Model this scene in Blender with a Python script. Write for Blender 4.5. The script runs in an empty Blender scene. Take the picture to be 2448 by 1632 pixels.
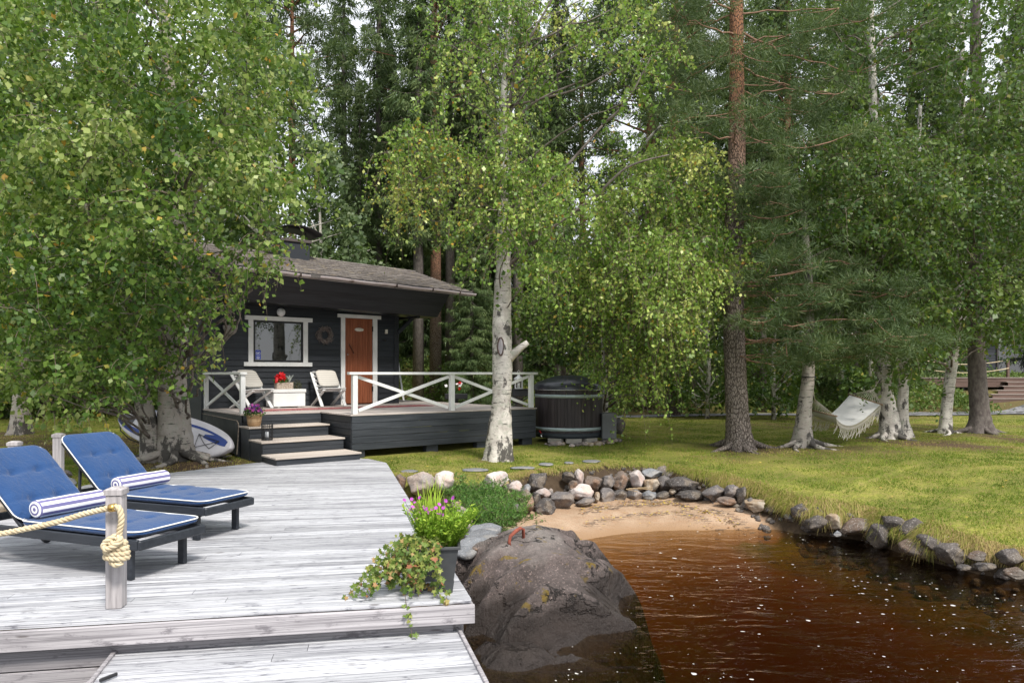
import bpy, math, random
import numpy as np
from mathutils import Vector, Matrix
R = math.radians
# ---------------------------------------------------------------- camera, sky, sun, exposure
F, HY, CX, CH = 1700.0, 893.0, 1224.0, 1.55          # focal length and horizon of the photograph, eye height
scn = bpy.context.scene
cam = bpy.data.cameras.new("camera")
camo = bpy.data.objects.new("camera", cam)
scn.collection.objects.link(camo)
camo.location = (0, 0, CH)
camo.rotation_euler = (R(90), 0, 0)
cam.sensor_width = 36
cam.lens = 36 * F / 2448
cam.shift_y = 77 / 2448
cam.clip_start = 0.05
cam.clip_end = 1000
scn.camera = camo

SUN_EL, SUN_AZ = 52, 150                              # azimuth clockwise from +Y
w = bpy.data.worlds.new("World"); scn.world = w; w.use_nodes = True
wn = w.node_tree.nodes; wl = w.node_tree.links; wn.clear()
sky = wn.new('ShaderNodeTexSky'); sky.sky_type = 'NISHITA'; sky.sun_disc = False
sky.sun_elevation = R(SUN_EL); sky.sun_rotation = R(SUN_AZ)
mixw = wn.new('ShaderNodeMix'); mixw.data_type = 'RGBA'; mixw.inputs[0].default_value = 0.86
mixw.inputs[7].default_value = (9.4, 9.7, 10.2, 1)     # high thin overcast
wl.new(sky.outputs[0], mixw.inputs[6])
bg = wn.new('ShaderNodeBackground'); bg.inputs[1].default_value = 0.105
wl.new(mixw.outputs[2], bg.inputs[0])
wo = wn.new('ShaderNodeOutputWorld'); wl.new(bg.outputs[0], wo.inputs[0])
sl = bpy.data.lights.new("sun", 'SUN'); sl.energy = 3.4; sl.angle = R(10); sl.color = (1, .95, .88)
so = bpy.data.objects.new("sun", sl); scn.collection.objects.link(so)
so.rotation_euler = (R(90 - SUN_EL), 0, R(180 - SUN_AZ))
scn.view_settings.view_transform = 'Standard'
scn.view_settings.look = 'None'
scn.view_settings.gamma = 1
scn.view_settings.exposure = 0.5
scn.cycles.max_bounces = 6
scn.cycles.diffuse_bounces = 3
scn.cycles.glossy_bounces = 3
scn.cycles.transmission_bounces = 3
scn.cycles.transparent_max_bounces = 8
scn.cycles.use_denoising = True
scn.cycles.caustics_reflective = False
scn.cycles.caustics_refractive = False
scn.cycles.sample_clamp_indirect = 4

rng = np.random.default_rng(7)
def at(px, py, Y):
    """world point that stands at depth Y where the photograph shows (px,py)"""
    return Vector(((px - CX) / F * Y, Y, CH - (py - HY) / F * Y))
def gnd(px, py, Z=0.0):
    Y = F * (CH - Z) / (py - HY)
    return Vector(((px - CX) / F * Y, Y, Z))
col = scn.collection
# ---------------------------------------------------------------- tagging
def tag(o, label=None, cat=None, group=None, kind=None):
    if label: o['label'] = label
    if cat: o['category'] = cat
    if group: o['group'] = group
    if kind: o['kind'] = kind
    return o
def empty(name, loc=(0, 0, 0), rz=0.0, label=None, cat=None, group=None):
    o = bpy.data.objects.new(name, None); col.objects.link(o)
    o.empty_display_size = .1
    o.location = loc; o.rotation_euler = (0, 0, rz)
    return tag(o, label, cat, group)
def copy_tree(o, parent=None):
    c = o.copy(); col.objects.link(c); c.parent = parent
    for ch in list(o.children): copy_tree(ch, c)
    return c
def np_obj(name, V, Fc, mat, parent=None, rnd=None, smooth=False):
    """mesh object from vertex array and (n,k) face array, k constant"""
    V = np.asarray(V, dtype=np.float32); Fc = np.asarray(Fc, dtype=np.int32)
    me = bpy.data.meshes.new(name)
    n, k = Fc.shape
    me.vertices.add(len(V)); me.vertices.foreach_set('co', V.ravel())
    me.loops.add(n * k); me.loops.foreach_set('vertex_index', Fc.ravel())
    me.polygons.add(n)
    me.polygons.foreach_set('loop_start', np.arange(0, n * k, k, dtype=np.int32))
    if smooth: me.polygons.foreach_set('use_smooth', np.ones(n, dtype=bool))
    if rnd is not None:
        a = me.attributes.new('rnd', 'FLOAT', 'FACE'); a.data.foreach_set('value', np.asarray(rnd, dtype=np.float32))
    me.update(calc_edges=True)
    me.materials.append(mat)
    o = bpy.data.objects.new(name, me); col.objects.link(o); o.parent = parent
    return o
# ---------------------------------------------------------------- mesh builder
class MB:
    def __init__(s): s.v = []; s.f = []; s.r = []; s.sm = []
    def add(s, vs, fs, r=None, smooth=False):
        b = len(s.v); s.v.extend([tuple(p) for p in vs])
        r = random.random() if r is None else r
        for f in fs: s.f.append(tuple(i + b for i in f)); s.r.append(r); s.sm.append(smooth)
        return s
    def box(s, x0, x1, y0, y1, z0, z1, r=None, M=None):
        vs = [Vector((x, y, z)) for z in (z0, z1) for y in (y0, y1) for x in (x0, x1)]
        if M is not None: vs = [M @ p for p in vs]
        return s.add(vs, [(0, 2, 3, 1), (4, 5, 7, 6), (0, 1, 5, 4), (2, 6, 7, 3), (0, 4, 6, 2), (1, 3, 7, 5)], r)
    def bbox(s, x0, x1, y0, y1, z0, z1, c=.01, r=None, M=None):
        """box with chamfered edges"""
        X, Y, Z = (x0, x1), (y0, y1), (z0, z1)
        c = min(c, (x1 - x0) * .45, (y1 - y0) * .45, (z1 - z0) * .45)
        vs = []; idx = {}
        for i in (0, 1):
            for j in (0, 1):
                for k in (0, 1):
                    sx, sy, sz = 1 - 2 * i, 1 - 2 * j, 1 - 2 * k
                    for ax in range(3):
                        p = [X[i] + sx * c, Y[j] + sy * c, Z[k] + sz * c]
                        p[ax] = (X[i], Y[j], Z[k])[ax]
                        idx[(i, j, k, ax)] = len(vs); vs.append(Vector(p))
        if M is not None: vs = [M @ p for p in vs]
        fs = []
        for ax in range(3):
            for e in (0, 1):
                o1, o2 = [a for a in range(3) if a != ax]
                q = []
                for (a, b) in ((0, 0), (1, 0), (1, 1), (0, 1)):
                    t = [0, 0, 0]; t[ax] = e; t[o1] = a; t[o2] = b
                    q.append(idx[(t[0], t[1], t[2], ax)])
                fs.append(q)
        for ax in range(3):
            o1, o2 = [a for a in range(3) if a != ax]
            for a in (0, 1):
                for b in (0, 1):
                    t0 = [0, 0, 0]; t0[o1] = a; t0[o2] = b; t1 = list(t0); t1[ax] = 1
                    fs.append([idx[(*t0, o1)], idx[(*t1, o1)], idx[(*t1, o2)], idx[(*t0, o2)]])
        for i in (0, 1):
            for j in (0, 1):
                for k in (0, 1): fs.append([idx[(i, j, k, 0)], idx[(i, j, k, 1)], idx[(i, j, k, 2)]])
        return s.add(vs, fs, r)
    def beam(s, p, q, wd, th, up=(0, 0, 1), r=None, c=.004, e0=0, e1=0):
        p = Vector(p); q = Vector(q); d = (q - p); L = d.length; d.normalize()
        up = Vector(up); sd = d.cross(up)
        if sd.length < 1e-4: sd = d.cross(Vector((1, 0, 0)))
        sd.normalize(); n = sd.cross(d)
        M = Matrix(((d.x, sd.x, n.x, p.x), (d.y, sd.y, n.y, p.y), (d.z, sd.z, n.z, p.z), (0, 0, 0, 1)))
        return s.bbox(-e0, L + e1, -wd / 2, wd / 2, -th / 2, th / 2, c, r, M)
    def tube(s, path, rad, n=8, cap=True, r=None, smooth=True, wob=0.0):
        path = [Vector(p) for p in path]; m = len(path)
        if not hasattr(rad, '__len__'): rad = [rad] * m
        vs = []; ref = None
        for i, p in enumerate(path):
            d = (path[min(i + 1, m - 1)] - path[max(i - 1, 0)]).normalized()
            if ref is None:
                ref = d.cross(Vector((.31, .93, .17))).normalized()
            ref = (ref - d * ref.dot(d)).normalized(); b = d.cross(ref)
            for k in range(n):
                a = 2 * math.pi * k / n
                rr = rad[i] * (1 + (random.uniform(-wob, wob) if wob else 0))
                vs.append(p + ref * (math.cos(a) * rr) + b * (math.sin(a) * rr))
        fs = [(i * n + k, i * n + (k + 1) % n, (i + 1) * n + (k + 1) % n, (i + 1) * n + k) for i in range(m - 1) for k in range(n)]
        if cap: fs += [tuple(range(n))[::-1], tuple((m - 1) * n + k for k in range(n))]
        return s.add(vs, fs, r, smooth)
    def lathe(s, prof, c=(0, 0, 0), n=24, r=None, smooth=True, M=None, capt=True, capb=True):
        c = Vector(c); vs = []
        for (rr, z) in prof:
            for k in range(n):
                a = 2 * math.pi * k / n
                p = c + Vector((rr * math.cos(a), rr * math.sin(a), z))
                vs.append(M @ p if M is not None else p)
        m = len(prof)
        fs = [(i * n + k, i * n + (k + 1) % n, (i + 1) * n + (k + 1) % n, (i + 1) * n + k) for i in range(m - 1) for k in range(n)]
        if capb: fs.append(tuple(range(n))[::-1])
        if capt: fs.append(tuple((m - 1) * n + k for k in range(n)))
        return s.add(vs, fs, r, smooth)
    def prism(s, poly, z0, z1, r=None):
        n = len(poly)
        vs = [Vector((x, y, z0)) for x, y in poly] + [Vector((x, y, z1)) for x, y in poly]
        return s.add(vs, [tuple(range(n))[::-1], tuple(range(n, 2 * n))] + [(i, (i + 1) % n, n + (i + 1) % n, n + i) for i in range(n)], r)
    def build(s, name, mat, parent=None, loc=None, rz=None):
        me = bpy.data.meshes.new(name)
        me.from_pydata(s.v, [], s.f)
        me.polygons.foreach_set('use_smooth', s.sm)
        a = me.attributes.new('rnd', 'FLOAT', 'FACE'); a.data.foreach_set('value', s.r)
        me.update(); me.materials.append(mat)
        o = bpy.data.objects.new(name, me); col.objects.link(o); o.parent = parent
        if loc is not None: o.location = loc
        if rz is not None: o.rotation_euler = (0, 0, rz)
        return o
# ---------------------------------------------------------------- materials
class NT:
    def __init__(s, name):
        s.m = bpy.data.materials.new(name); s.m.use_nodes = True
        s.n = s.m.node_tree.nodes; s.l = s.m.node_tree.links; s.n.clear()
        s.out = s.n.new('ShaderNodeOutputMaterial')
    def link(s, a, b): s.l.new(a, b)
    def coord(s, stretch=(1, 1, 1), src='Object'):
        t = s.n.new('ShaderNodeTexCoord'); m = s.n.new('ShaderNodeMapping'); m.inputs['Scale'].default_value = stretch
        s.link(t.outputs[src], m.inputs[0]); return m.outputs[0]
    def noise(s, vec, scale, detail=4, rough=.55, dist=0):
        n = s.n.new('ShaderNodeTexNoise'); n.inputs['Scale'].default_value = scale; n.inputs['Detail'].default_value = detail
        n.inputs['Roughness'].default_value = rough; n.inputs['Distortion'].default_value = dist
        s.link(vec, n.inputs['Vector']); return n.outputs['Fac']
    def vor(s, vec, scale, feature='F1', rand=1):
        n = s.n.new('ShaderNodeTexVoronoi'); n.feature = feature; n.inputs['Scale'].default_value = scale
        n.inputs['Randomness'].default_value = rand
        s.link(vec, n.inputs['Vector']); return n
    def ramp(s, fac, stops, interp='LINEAR'):
        r = s.n.new('ShaderNodeValToRGB'); r.color_ramp.interpolation = interp
        e = r.color_ramp.elements
        while len(e) < len(stops): e.new(.5)
        for i, (p, c) in enumerate(stops):
            e[i].position = p; e[i].color = (*c, 1) if hasattr(c, '__len__') else (c, c, c, 1)
        s.link(fac, r.inputs[0]); return r.outputs[0]
    def mix(s, fac, a, b, mode='MIX'):
        m = s.n.new('ShaderNodeMix'); m.data_type = 'RGBA'; m.blend_type = mode
        for v, i in ((fac, 0), (a, 6), (b, 7)):
            if isinstance(v, (int, float)): m.inputs[i].default_value = v if i == 0 else (v, v, v, 1)
            elif isinstance(v, tuple): m.inputs[i].default_value = (*v, 1)
            else: s.link(v, m.inputs[i])
        return m.outputs[2]
    def math(s, op, a, b=None):
        m = s.n.new('ShaderNodeMath'); m.operation = op
        for v, i in ((a, 0), (b, 1)):
            if v is None: continue
            if isinstance(v, (int, float)): m.inputs[i].default_value = v
            else: s.link(v, m.inputs[i])
        return m.outputs[0]
    def attr(s, name='rnd'):
        a = s.n.new('ShaderNodeAttribute'); a.attribute_name = name; return a.outputs['Fac']
    def orand(s): return s.n.new('ShaderNodeObjectInfo').outputs['Random']
    def xyz(s, vec):
        x = s.n.new('ShaderNodeSeparateXYZ'); s.link(vec, x.inputs[0]); return x.outputs
    def bump(s, h, strength=.3, dist=.01):
        b = s.n.new('ShaderNodeBump'); b.inputs['Strength'].default_value = strength; b.inputs['Distance'].default_value = dist
        s.link(h, b.inputs['Height']); return b.outputs[0]
    def bsdf(s, colr, rough=.6, normal=None, spec=.3, metal=0, out=True, sheen=0, coat=0):
        b = s.n.new('ShaderNodeBsdfPrincipled')
        if isinstance(colr, tuple): b.inputs['Base Color'].default_value = (*colr, 1)
        else: s.link(colr, b.inputs['Base Color'])
        if isinstance(rough, (int, float)): b.inputs['Roughness'].default_value = rough
        else: s.link(rough, b.inputs['Roughness'])
        b.inputs['Specular IOR Level'].default_value = spec
        b.inputs['Metallic'].default_value = metal
        if sheen: b.inputs['Sheen Weight'].default_value = sheen
        if coat: b.inputs['Coat Weight'].default_value = coat
        if normal is not None: s.link(normal, b.inputs['Normal'])
        if out: s.link(b.outputs[0], s.out.inputs[0])
        return b
def mat(name, c1, c2=None, scale=5, stretch=(1, 1, 1), lo=.35, hi=.65, rough=.65, bump=0, bdist=.01, bscale=None, rnd=0, orn=0,
        spec=.3, metal=0, detail=5, patch=None, sheen=0, coat=0):
    """principled surface with two noise-mixed colours, optional second patch colour (color, scale, lo, hi)"""
    t = NT(name); v = t.coord(stretch); c = c1; nz = None
    if c2 is not None:
        nz = t.noise(v, scale, detail); f = t.ramp(nz, [(lo, 0), (hi, 1)]); c = t.mix(f, c1, c2)
    if patch:
        pc, ps, pl, ph = patch
        c = t.mix(t.ramp(t.noise(t.coord(), ps, 4), [(pl, 0), (ph, 1)]), c, pc)
    if rnd:
        g = t.math('MULTIPLY_ADD', t.attr(), rnd); g.node.inputs[2].default_value = 1 - rnd / 2
        c = t.mix(1.0, c, g, 'MULTIPLY')
    if orn:
        g = t.math('MULTIPLY_ADD', t.orand(), orn); g.node.inputs[2].default_value = 1 - orn / 2
        c = t.mix(1.0, c, g, 'MULTIPLY')
    nr = None
    if bump:
        h = t.noise(v, bscale or scale * 3, 6); nr = t.bump(h, bump, bdist)
    t.bsdf(c, rough, nr, spec, metal, sheen=sheen, coat=coat)
    return t.m
def leafmat(name, stops, trans=.35, rough=.5, spec=.35):
    t = NT(name); c = t.ramp(t.attr(), stops)
    b = t.bsdf(c, rough, spec=spec, out=False)
    tr = t.n.new('ShaderNodeBsdfTranslucent'); t.link(t.mix(.35, c, (.26, .44, .03)), tr.inputs[0])
    m = t.n.new('ShaderNodeMixShader'); m.inputs[0].default_value = trans
    t.link(b.outputs[0], m.inputs[1]); t.link(tr.outputs[0], m.inputs[2]); t.link(m.outputs[0], t.out.inputs[0])
    return t.m
def dockmat(name, base=(.50, .49, .50), dark=(.10, .10, .12), light=(.50, .505, .525), warm=None):
    t = NT(name)
    v = t.coord((.5, 9, 9))
    a = t.noise(v, 3.0, 7, .7)
    c = t.mix(t.ramp(a, [(.27, 0), (.56, 1)]), dark, light)
    v2 = t.coord((1.5, 7, 3)); p = t.noise(v2, .8, 4)
    c = t.mix(t.ramp(p, [(.42, .15), (.62, .75)]), c, light)
    v3 = t.coord((2.2, 14, 6)); k = t.noise(v3, 2.6, 5, .7)
    c = t.mix(t.ramp(k, [(.55, 0), (.66, .85)]), c, dark)
    if warm: c = t.mix(.5, c, warm)
    g = t.math('MULTIPLY_ADD', t.attr(), .42); g.node.inputs[2].default_value = .76
    c = t.mix(1.0, c, g, 'MULTIPLY')
    kn = t.vor(t.coord((1.6, 8, 8)), 1.7); c = t.mix(t.ramp(kn.outputs['Distance'], [(.06, .75), (.13, 0)]), c, (.10, .085, .08))
    fine = t.noise(t.coord((.35, 60, 60)), 2, 3)
    c = t.mix(t.ramp(fine, [(.38, .7), (.54, 0)]), c, dark)
    t.bsdf(c, .8, t.bump(fine, .35, .004), .2)
    return t.m
def birchbark(name, white=(.66, .62, .56)):
    t = NT(name); v = t.coord()
    c = t.mix(t.ramp(t.noise(v, 5, 4), [(.35, 0), (.65, 1)]), white, (.42, .38, .34))
    lich = t.noise(v, 9, 6, .7)
    c = t.mix(t.ramp(lich, [(.52, 0), (.66, .8)]), c, (.30, .32, .25))
    z = t.noise(t.coord((3, 3, 22)), 1.6, 3, .6)
    c = t.mix(t.ramp(z, [(.60, 0), (.66, .9)]), c, (.05, .045, .04))
    p = t.noise(t.coord((1, 1, .55)), 4.2, 6, .7)
    zz = t.xyz(v)[2]; low = t.ramp(t.math('DIVIDE', zz, 4.0), [(0, .085), (.30, .0)]); p = t.math('ADD', p, low)
    c = t.mix(t.ramp(p, [(.56, 0), (.61, .92)]), c, (.055, .05, .045))
    h = t.noise(v, 22, 5)
    t.bsdf(c, .7, t.bump(h, .6, .02), .25)
    return t.m
def pinebark(name, low=(.20, .165, .14), dark=(.055, .043, .036), up=(.36, .16, .075), z0=4.5, z1=8.0):
    t = NT(name); v = t.coord((1, 1, .38))
    vv_ = t.mix(.12, v, t.n.new('ShaderNodeTexNoise').outputs['Color'], 'ADD'); vo = t.vor(vv_, 27, 'DISTANCE_TO_EDGE'); e = t.ramp(vo.outputs['Distance'], [(.0, 0), (.16, 1)])
    lowc = t.mix(t.noise(t.coord(), 12, 4), low, (.30, .26, .23))
    upc = t.mix(t.noise(t.coord(), 6, 4), up, (.20, .12, .08))
    zz = t.xyz(t.coord())[2]
    f = t.ramp(t.math('DIVIDE', zz, 12.0), [(z0 / 12, 0), (z1 / 12, 1)])
    c = t.mix(f, lowc, upc)
    c = t.mix(e, dark, c)
    t.bsdf(c, .9, t.bump(e, .7, .03), .1)
    return t.m
WHITE = mat('white_paint', (.78, .78, .77), (.66, .67, .66), 3, rough=.45, bump=.08, bscale=40, rnd=.08)
BLACKW = mat('black_stained_wood', (.018, .021, .027), (.030, .034, .041), 2.5, (.6, 8, 8), rough=.55, bump=.35, bscale=9, bdist=.004, rnd=.5, spec=.35)
SKIRT = mat('dark_skirt_wood', (.022, .026, .032), (.042, .047, .055), 2.5, (.6, 8, 8), rough=.5, bump=.35, bscale=9, bdist=.004, rnd=.5, spec=.35)
TREAD = mat('tread_wood', (.42, .36, .31), (.56, .50, .45), 3, (.5, 10, 10), rough=.75, bump=.2, bscale=12, rnd=.25)
DECKW = mat('terrace_boards', (.36, .31, .28), (.52, .47, .44), 3, (.5, 10, 10), rough=.75, bump=.2, bscale=12, rnd=.3)
DOCK = dockmat('weathered_dock_wood')
FASCIA = dockmat('weathered_fascia_wood', dark=(.14, .13, .14), light=(.40, .38, .39))
POSTW = mat('weathered_post_wood', (.28, .26, .26), (.45, .42, .42), 4, (9, 9, .6), rough=.85, bump=.5, bscale=8, bdist=.006, patch=((.09, .08, .08), 9, .66, .72))
BIRCH = birchbark('birch_bark'); BIRCHD = birchbark('old_birch_bark', (.34, .30, .26))
PINEB = pinebark('pine_bark'); PINEH = pinebark('slim_pine_bark', (.30, .22, .17), (.08, .05, .04), (.42, .19, .10), 2.5, 6.5)
SPRB = mat('spruce_bark', (.085, .07, .065), (.16, .14, .125), 14, (1, 1, .5), rough=.95, bump=.7, bscale=25, bdist=.02)
TWIG = mat('twig_bark', (.10, .065, .045), (.20, .16, .13), 8, rough=.8)
LIMB = mat('limb_bark', (.09, .07, .06), (.24, .21, .18), 6, rough=.85, bump=.5, bscale=20)
PLIMB = mat('pine_limb', (.20, .11, .07), (.32, .20, .14), 8, rough=.85)
BLACKM = mat('black_metal', (.015, .015, .017), rough=.4, spec=.5)
BRASS = mat('brass', (.55, .36, .12), rough=.35, metal=1)
CHROME = mat('steel', (.6, .6, .6), rough=.25, metal=1)
# ================================================================= LAND
WZ = -0.75
EDGE = np.array([(-14, 5, -.1), (-9, 7.2, -.1), (-6.6, 9.0, -.1), (-4.6, 10.6, -.1), (-2.3, 11.2, -.08), (-.97, 11.35, -.08), (-.32, 11.4, -.1), (.03, 11.5, -.1),
                 (1.08, 12.26, -.08), (2.0, 12.95, -.11), (2.83, 13.07, -.15), (3.46, 12.2, -.22), (3.97, 11.5, -.3), (4.31, 10.45, -.38),
                 (5.05, 10.0, -.42), (5.26, 9.0, -.45), (5.5, 8.36, -.48), (5.78, 8.03, -.5), (6.9, 6.8, -.5), (8.5, 4.5, -.5), (12, 0, -.5), (16, -8, -.5)], dtype=float)
def smooth01(t): t = np.clip(t, 0, 1); return t * t * (3 - 2 * t)
def vnoise(x, y, s, seed=0):
    """cheap smooth value noise"""
    x = np.asarray(x) * s; y = np.asarray(y) * s
    xi = np.floor(x).astype(int); yi = np.floor(y).astype(int); fx = x - xi; fy = y - yi
    fx = fx * fx * (3 - 2 * fx); fy = fy * fy * (3 - 2 * fy)
    def h(a, b):
        n = (a * 374761393 + b * 668265263 + seed * 974634777) & 0x7fffffff
        n = (n ^ (n >> 13)) * 1274126177 & 0x7fffffff
        return ((n ^ (n >> 16)) & 0xffff) / 65535.0
    return (h(xi, yi) * (1 - fx) + h(xi + 1, yi) * fx) * (1 - fy) + (h(xi, yi + 1) * (1 - fx) + h(xi + 1, yi + 1) * fx) * fy
def edge_sd(x, y):
    """signed distance to the lawn edge, positive on the water side; also the edge height and arc x"""
    x = np.asarray(x, float); y = np.asarray(y, float)
    best = np.full(x.shape, 1e9); sg = np.ones(x.shape); ez = np.zeros(x.shape); ex = np.zeros(x.shape)
    for i in range(len(EDGE) - 1):
        a = EDGE[i]; b = EDGE[i + 1]; dx, dy = b[0] - a[0], b[1] - a[1]; L2 = dx * dx + dy * dy
        t = np.clip(((x - a[0]) * dx + (y - a[1]) * dy) / L2, 0, 1)
        qx = a[0] + t * dx; qy = a[1] + t * dy; d = np.hypot(x - qx, y - qy)
        cr = dx * (y - a[1]) - dy * (x - a[0])
        m = d < best - 1e-9
        best = np.where(m, d, best); sg = np.where(m, np.where(cr < 0, 1.0, -1.0), sg)
        ez = np.where(m, a[2] + t * (b[2] - a[2]), ez); ex = np.where(m, qx, ex)
    return best * sg, ez, ex
def hgt(x, y):
    s, ez, ex = edge_sd(x, y)
    x = np.asarray(x, float); y = np.asarray(y, float)
    base = -.03 + .02 * (vnoise(x, y, .7) - .5)
    base = base + smooth01((y - 28 - 1.2 * (vnoise(x, y, .25, 3) - .5)) / 5) * (.9 + .9 * smooth01((4 - x) / 6)) + smooth01((y - 33) / 30) * 2.2 \
        + .35 * smooth01((y - 27) / 4) * (vnoise(x, y, .45, 5) - .4)
    base = base + .58 * np.exp(-((x + 6.75 + (y - 8.3) * .24) / .75) ** 2 - ((y - 8.3) / 2.0) ** 2)
    base = base - .05 * smooth01((x - 9) / 6) * smooth01((30 - y) / 6)
    fall = np.clip(1 - np.abs(s) / 4.6, 0, 1) ** 1.3
    lawn = base * (1 - fall) + np.where(x < -5.6, np.maximum(ez, base), ez) * fall
    left = smooth01((.1 - x) / .5)
    beach = (1 - left) * smooth01((4.45 - ex) / .4)      # sandy part of the shore
    q = np.maximum(s, 0)
    zb = np.where(q < .35, ez + (-.53 - ez) * smooth01(q / .35), -.53 - (q - .35) * .088 - np.maximum(q - 2.9, 0) * .22 - np.maximum(q - 4.2, 0) * .15)
    zr = ez - smooth01(q / .45) * (.95 + ez) - .20 * q
    zl = ez - .26 * smooth01(q / .5) - .13 * q - np.maximum(q - 1.6, 0) * .25
    zw = beach * zb + left * zl + (1 - np.clip(beach + left, 0, 1)) * zr
    zw = np.maximum(zw, -2.3 + .1 * vnoise(x, y, 1.3))
    z = np.where(s > 0, zw, lawn)
    e_ = (x + .2 - (4.9 - y) * .247); uu = (x + .28) * .984 + (y - 4.9) * .178; ww = -(x + .28) * .178 + (y - 4.9) * .984
    z = np.where((uu < .2) & (uu > -5.2) & (ww > -.1) & (ww < 8.3) & (x > -5.9 + (y - 9.9) * .9) & (uu < -.1 * ww + .05) & (y < 12.6 + .55 * (x + 2.2)), np.minimum(z, -.16), z)
    return z, s, beach
def hz(x, y): return float(hgt(np.array([x]), np.array([y]))[0][0])
xs = np.concatenate([np.arange(-70, -14, 2.0), np.arange(-14, -8, .4), np.arange(-8, 9, .085), np.arange(9, 22, .4), np.arange(22, 82, 2.0)])
ys = np.concatenate([np.arange(-8, 3, .5), np.arange(3, 14.5, .085), np.arange(14.5, 34, .35), np.arange(34, 100, 2.0)])
GX, GY = np.meshgrid(xs, ys)
GZ, GS, GB = hgt(GX, GY)
mk = (GS > .7) & (GZ < WZ + .12) | (GS > 1.2)
for _ in range(260):
    g = GZ.copy(); g[1:-1, 1:-1] = .25 * (GZ[:-2, 1:-1] + GZ[2:, 1:-1] + GZ[1:-1, :-2] + GZ[1:-1, 2:]); GZ = np.where(mk, g, GZ)
fine = (vnoise(GX, GY, 6, 9) - .5) * .018 + (vnoise(GX, GY, 2.3, 8) - .5) * .03
GZ = GZ + fine * np.where(GS > 0, .8, 1)
nx, ny = len(xs), len(ys)
ii = np.arange(nx * ny).reshape(ny, nx)
Fq = np.stack([ii[:-1, :-1], ii[:-1, 1:], ii[1:, 1:], ii[1:, :-1]], -1).reshape(-1, 4)
def ground_mat():
    t = NT('ground'); v = t.coord()
    g = t.mix(t.ramp(t.noise(v, 1.1, 5, .6), [(.38, 0), (.62, 1)]), (.14, .17, .028), (.29, .29, .06))
    g = t.mix(t.ramp(t.noise(v, 9, 5, .7), [(.4, 0), (.7, .7)]), g, (.27, .20, .09))
    g = t.mix(t.ramp(t.noise(v, 30, 3), [(.35, .5), (.6, 0)]), g, (.05, .06, .014))
    lit = t.mix(t.noise(v, 14, 5), (.05, .033, .02), (.14, .095, .06))
    c = t.mix(t.attr('litter'), g, lit)
    # sand, coarser bands of debris and damp sand
    sd = t.mix(t.ramp(t.noise(v, 3, 5), [(.35, 0), (.65, 1)]), (.34, .235, .155), (.44, .325, .23))
    sd = t.mix(t.ramp(t.noise(t.coord((1, 4, 4)), 6, 5, .7), [(.5, 0), (.72, .7)]), sd, (.36, .19, .10))
    sd = t.mix(t.ramp(t.noise(v, 60, 2), [(.35, .6), (.5, 0)]), sd, (.20, .13, .08))
    z = t.xyz(v)[2]
    wet = t.ramp(t.math('ADD', t.math('MULTIPLY', z, 1.0), 1.0), [(.26, 1), (.33, 0)])
    sd = t.mix(wet, sd, (.30, .19, .11))
    c = t.mix(t.attr('sand'), c, sd)
    soil = t.mix(t.noise(v, 12, 5), (.035, .025, .017), (.10, .07, .045))
    c = t.mix(t.attr('soil'), c, soil)
    t.bsdf(c, .9, t.bump(t.noise(v, 35, 5), .5, .02), .1)
    return t.m
gm = ground_mat()
ground = np_obj('ground', np.stack([GX, GY, GZ], -1).reshape(-1, 3), Fq, gm, smooth=True)
tag(ground, kind='structure')
def vattr(o, name, val):
    a = o.data.attributes.new(name, 'FLOAT', 'POINT'); a.data.foreach_set('value', np.asarray(val, dtype=np.float32).ravel())
def litter(x, y):
    """bare brown needle litter: under the trees on the right, under the birch on the left, in the wood"""
    n = vnoise(x, y, .8, 21) * .6 + vnoise(x, y, 2.4, 22) * .4
    l = np.zeros_like(x)
    for (cx, cy, r, k) in ((11.2, 16.8, 4.2, .95), (4.9, 15.0, .9, .8), (6.3, 15.2, .8, .7), (9.4, 17.3, 1.6, .9), (-6.0, 12.6, 1.7, 1.0), (-9.5, 15.5, 4.0, .85), (-13, 18, 3, .8), (-.35, 13.3, .6, .5)):
        l = np.maximum(l, k * smooth01((1.15 - np.hypot(x - cx, (y - cy) * 1.3) / r) * 1.5))
    l = np.maximum(l, .62 * smooth01((y - 12.6) / 2.5) * smooth01((x - 2.2) / 2) * smooth01((vnoise(x, y, .42, 77) - .42) * 4))
    l = np.where(y > 29, np.maximum(l, .65), l)
    return np.clip(l * smooth01((n - .22) * 3.2) + .12 * smooth01((n - .55) * 5), 0, 1)
GL = litter(GX, GY)
vattr(ground, 'litter', GL)
sandw = np.where(GS > .12, np.where(GB > .3, 1, smooth01((GS - 1.0) / .5)), 0)
vattr(ground, 'sand', np.clip(sandw, 0, 1))
vattr(ground, 'soil', smooth01((GX + .1) / .3) * smooth01((GS + .02) / .06) * smooth01((.42 - GS) / .1) + np.where((GS > .3) & (GB < .3) & (GZ > WZ), .6, 0))
# ---------------------------------------------------------------- water
t = NT('water')
vv = t.coord((1, 2.2, 1)); wv = t.noise(vv, 1.7, 3, .5, .6); w2 = t.noise(t.coord((1.2, 3.4, 1)), 6, 3, .5, .4)
hh = t.math('ADD', t.math('MULTIPLY', wv, 1.0), t.math('MULTIPLY', w2, .22))
nrm = t.bump(hh, .55, .07)
gl = t.n.new('ShaderNodeBsdfGlossy'); gl.inputs['Roughness'].default_value = .04; t.link(nrm, gl.inputs['Normal'])
tp = t.n.new('ShaderNodeBsdfTransparent'); tp.inputs[0].default_value = (.93, .84, .70, 1)
fr = t.n.new('ShaderNodeFresnel'); fr.inputs[0].default_value = 1.33; t.link(nrm, fr.inputs['Normal'])
ms = t.n.new('ShaderNodeMixShader'); t.link(fr.outputs[0], ms.inputs[0]); t.link(tp.outputs[0], ms.inputs[1]); t.link(gl.outputs[0], ms.inputs[2])
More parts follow.
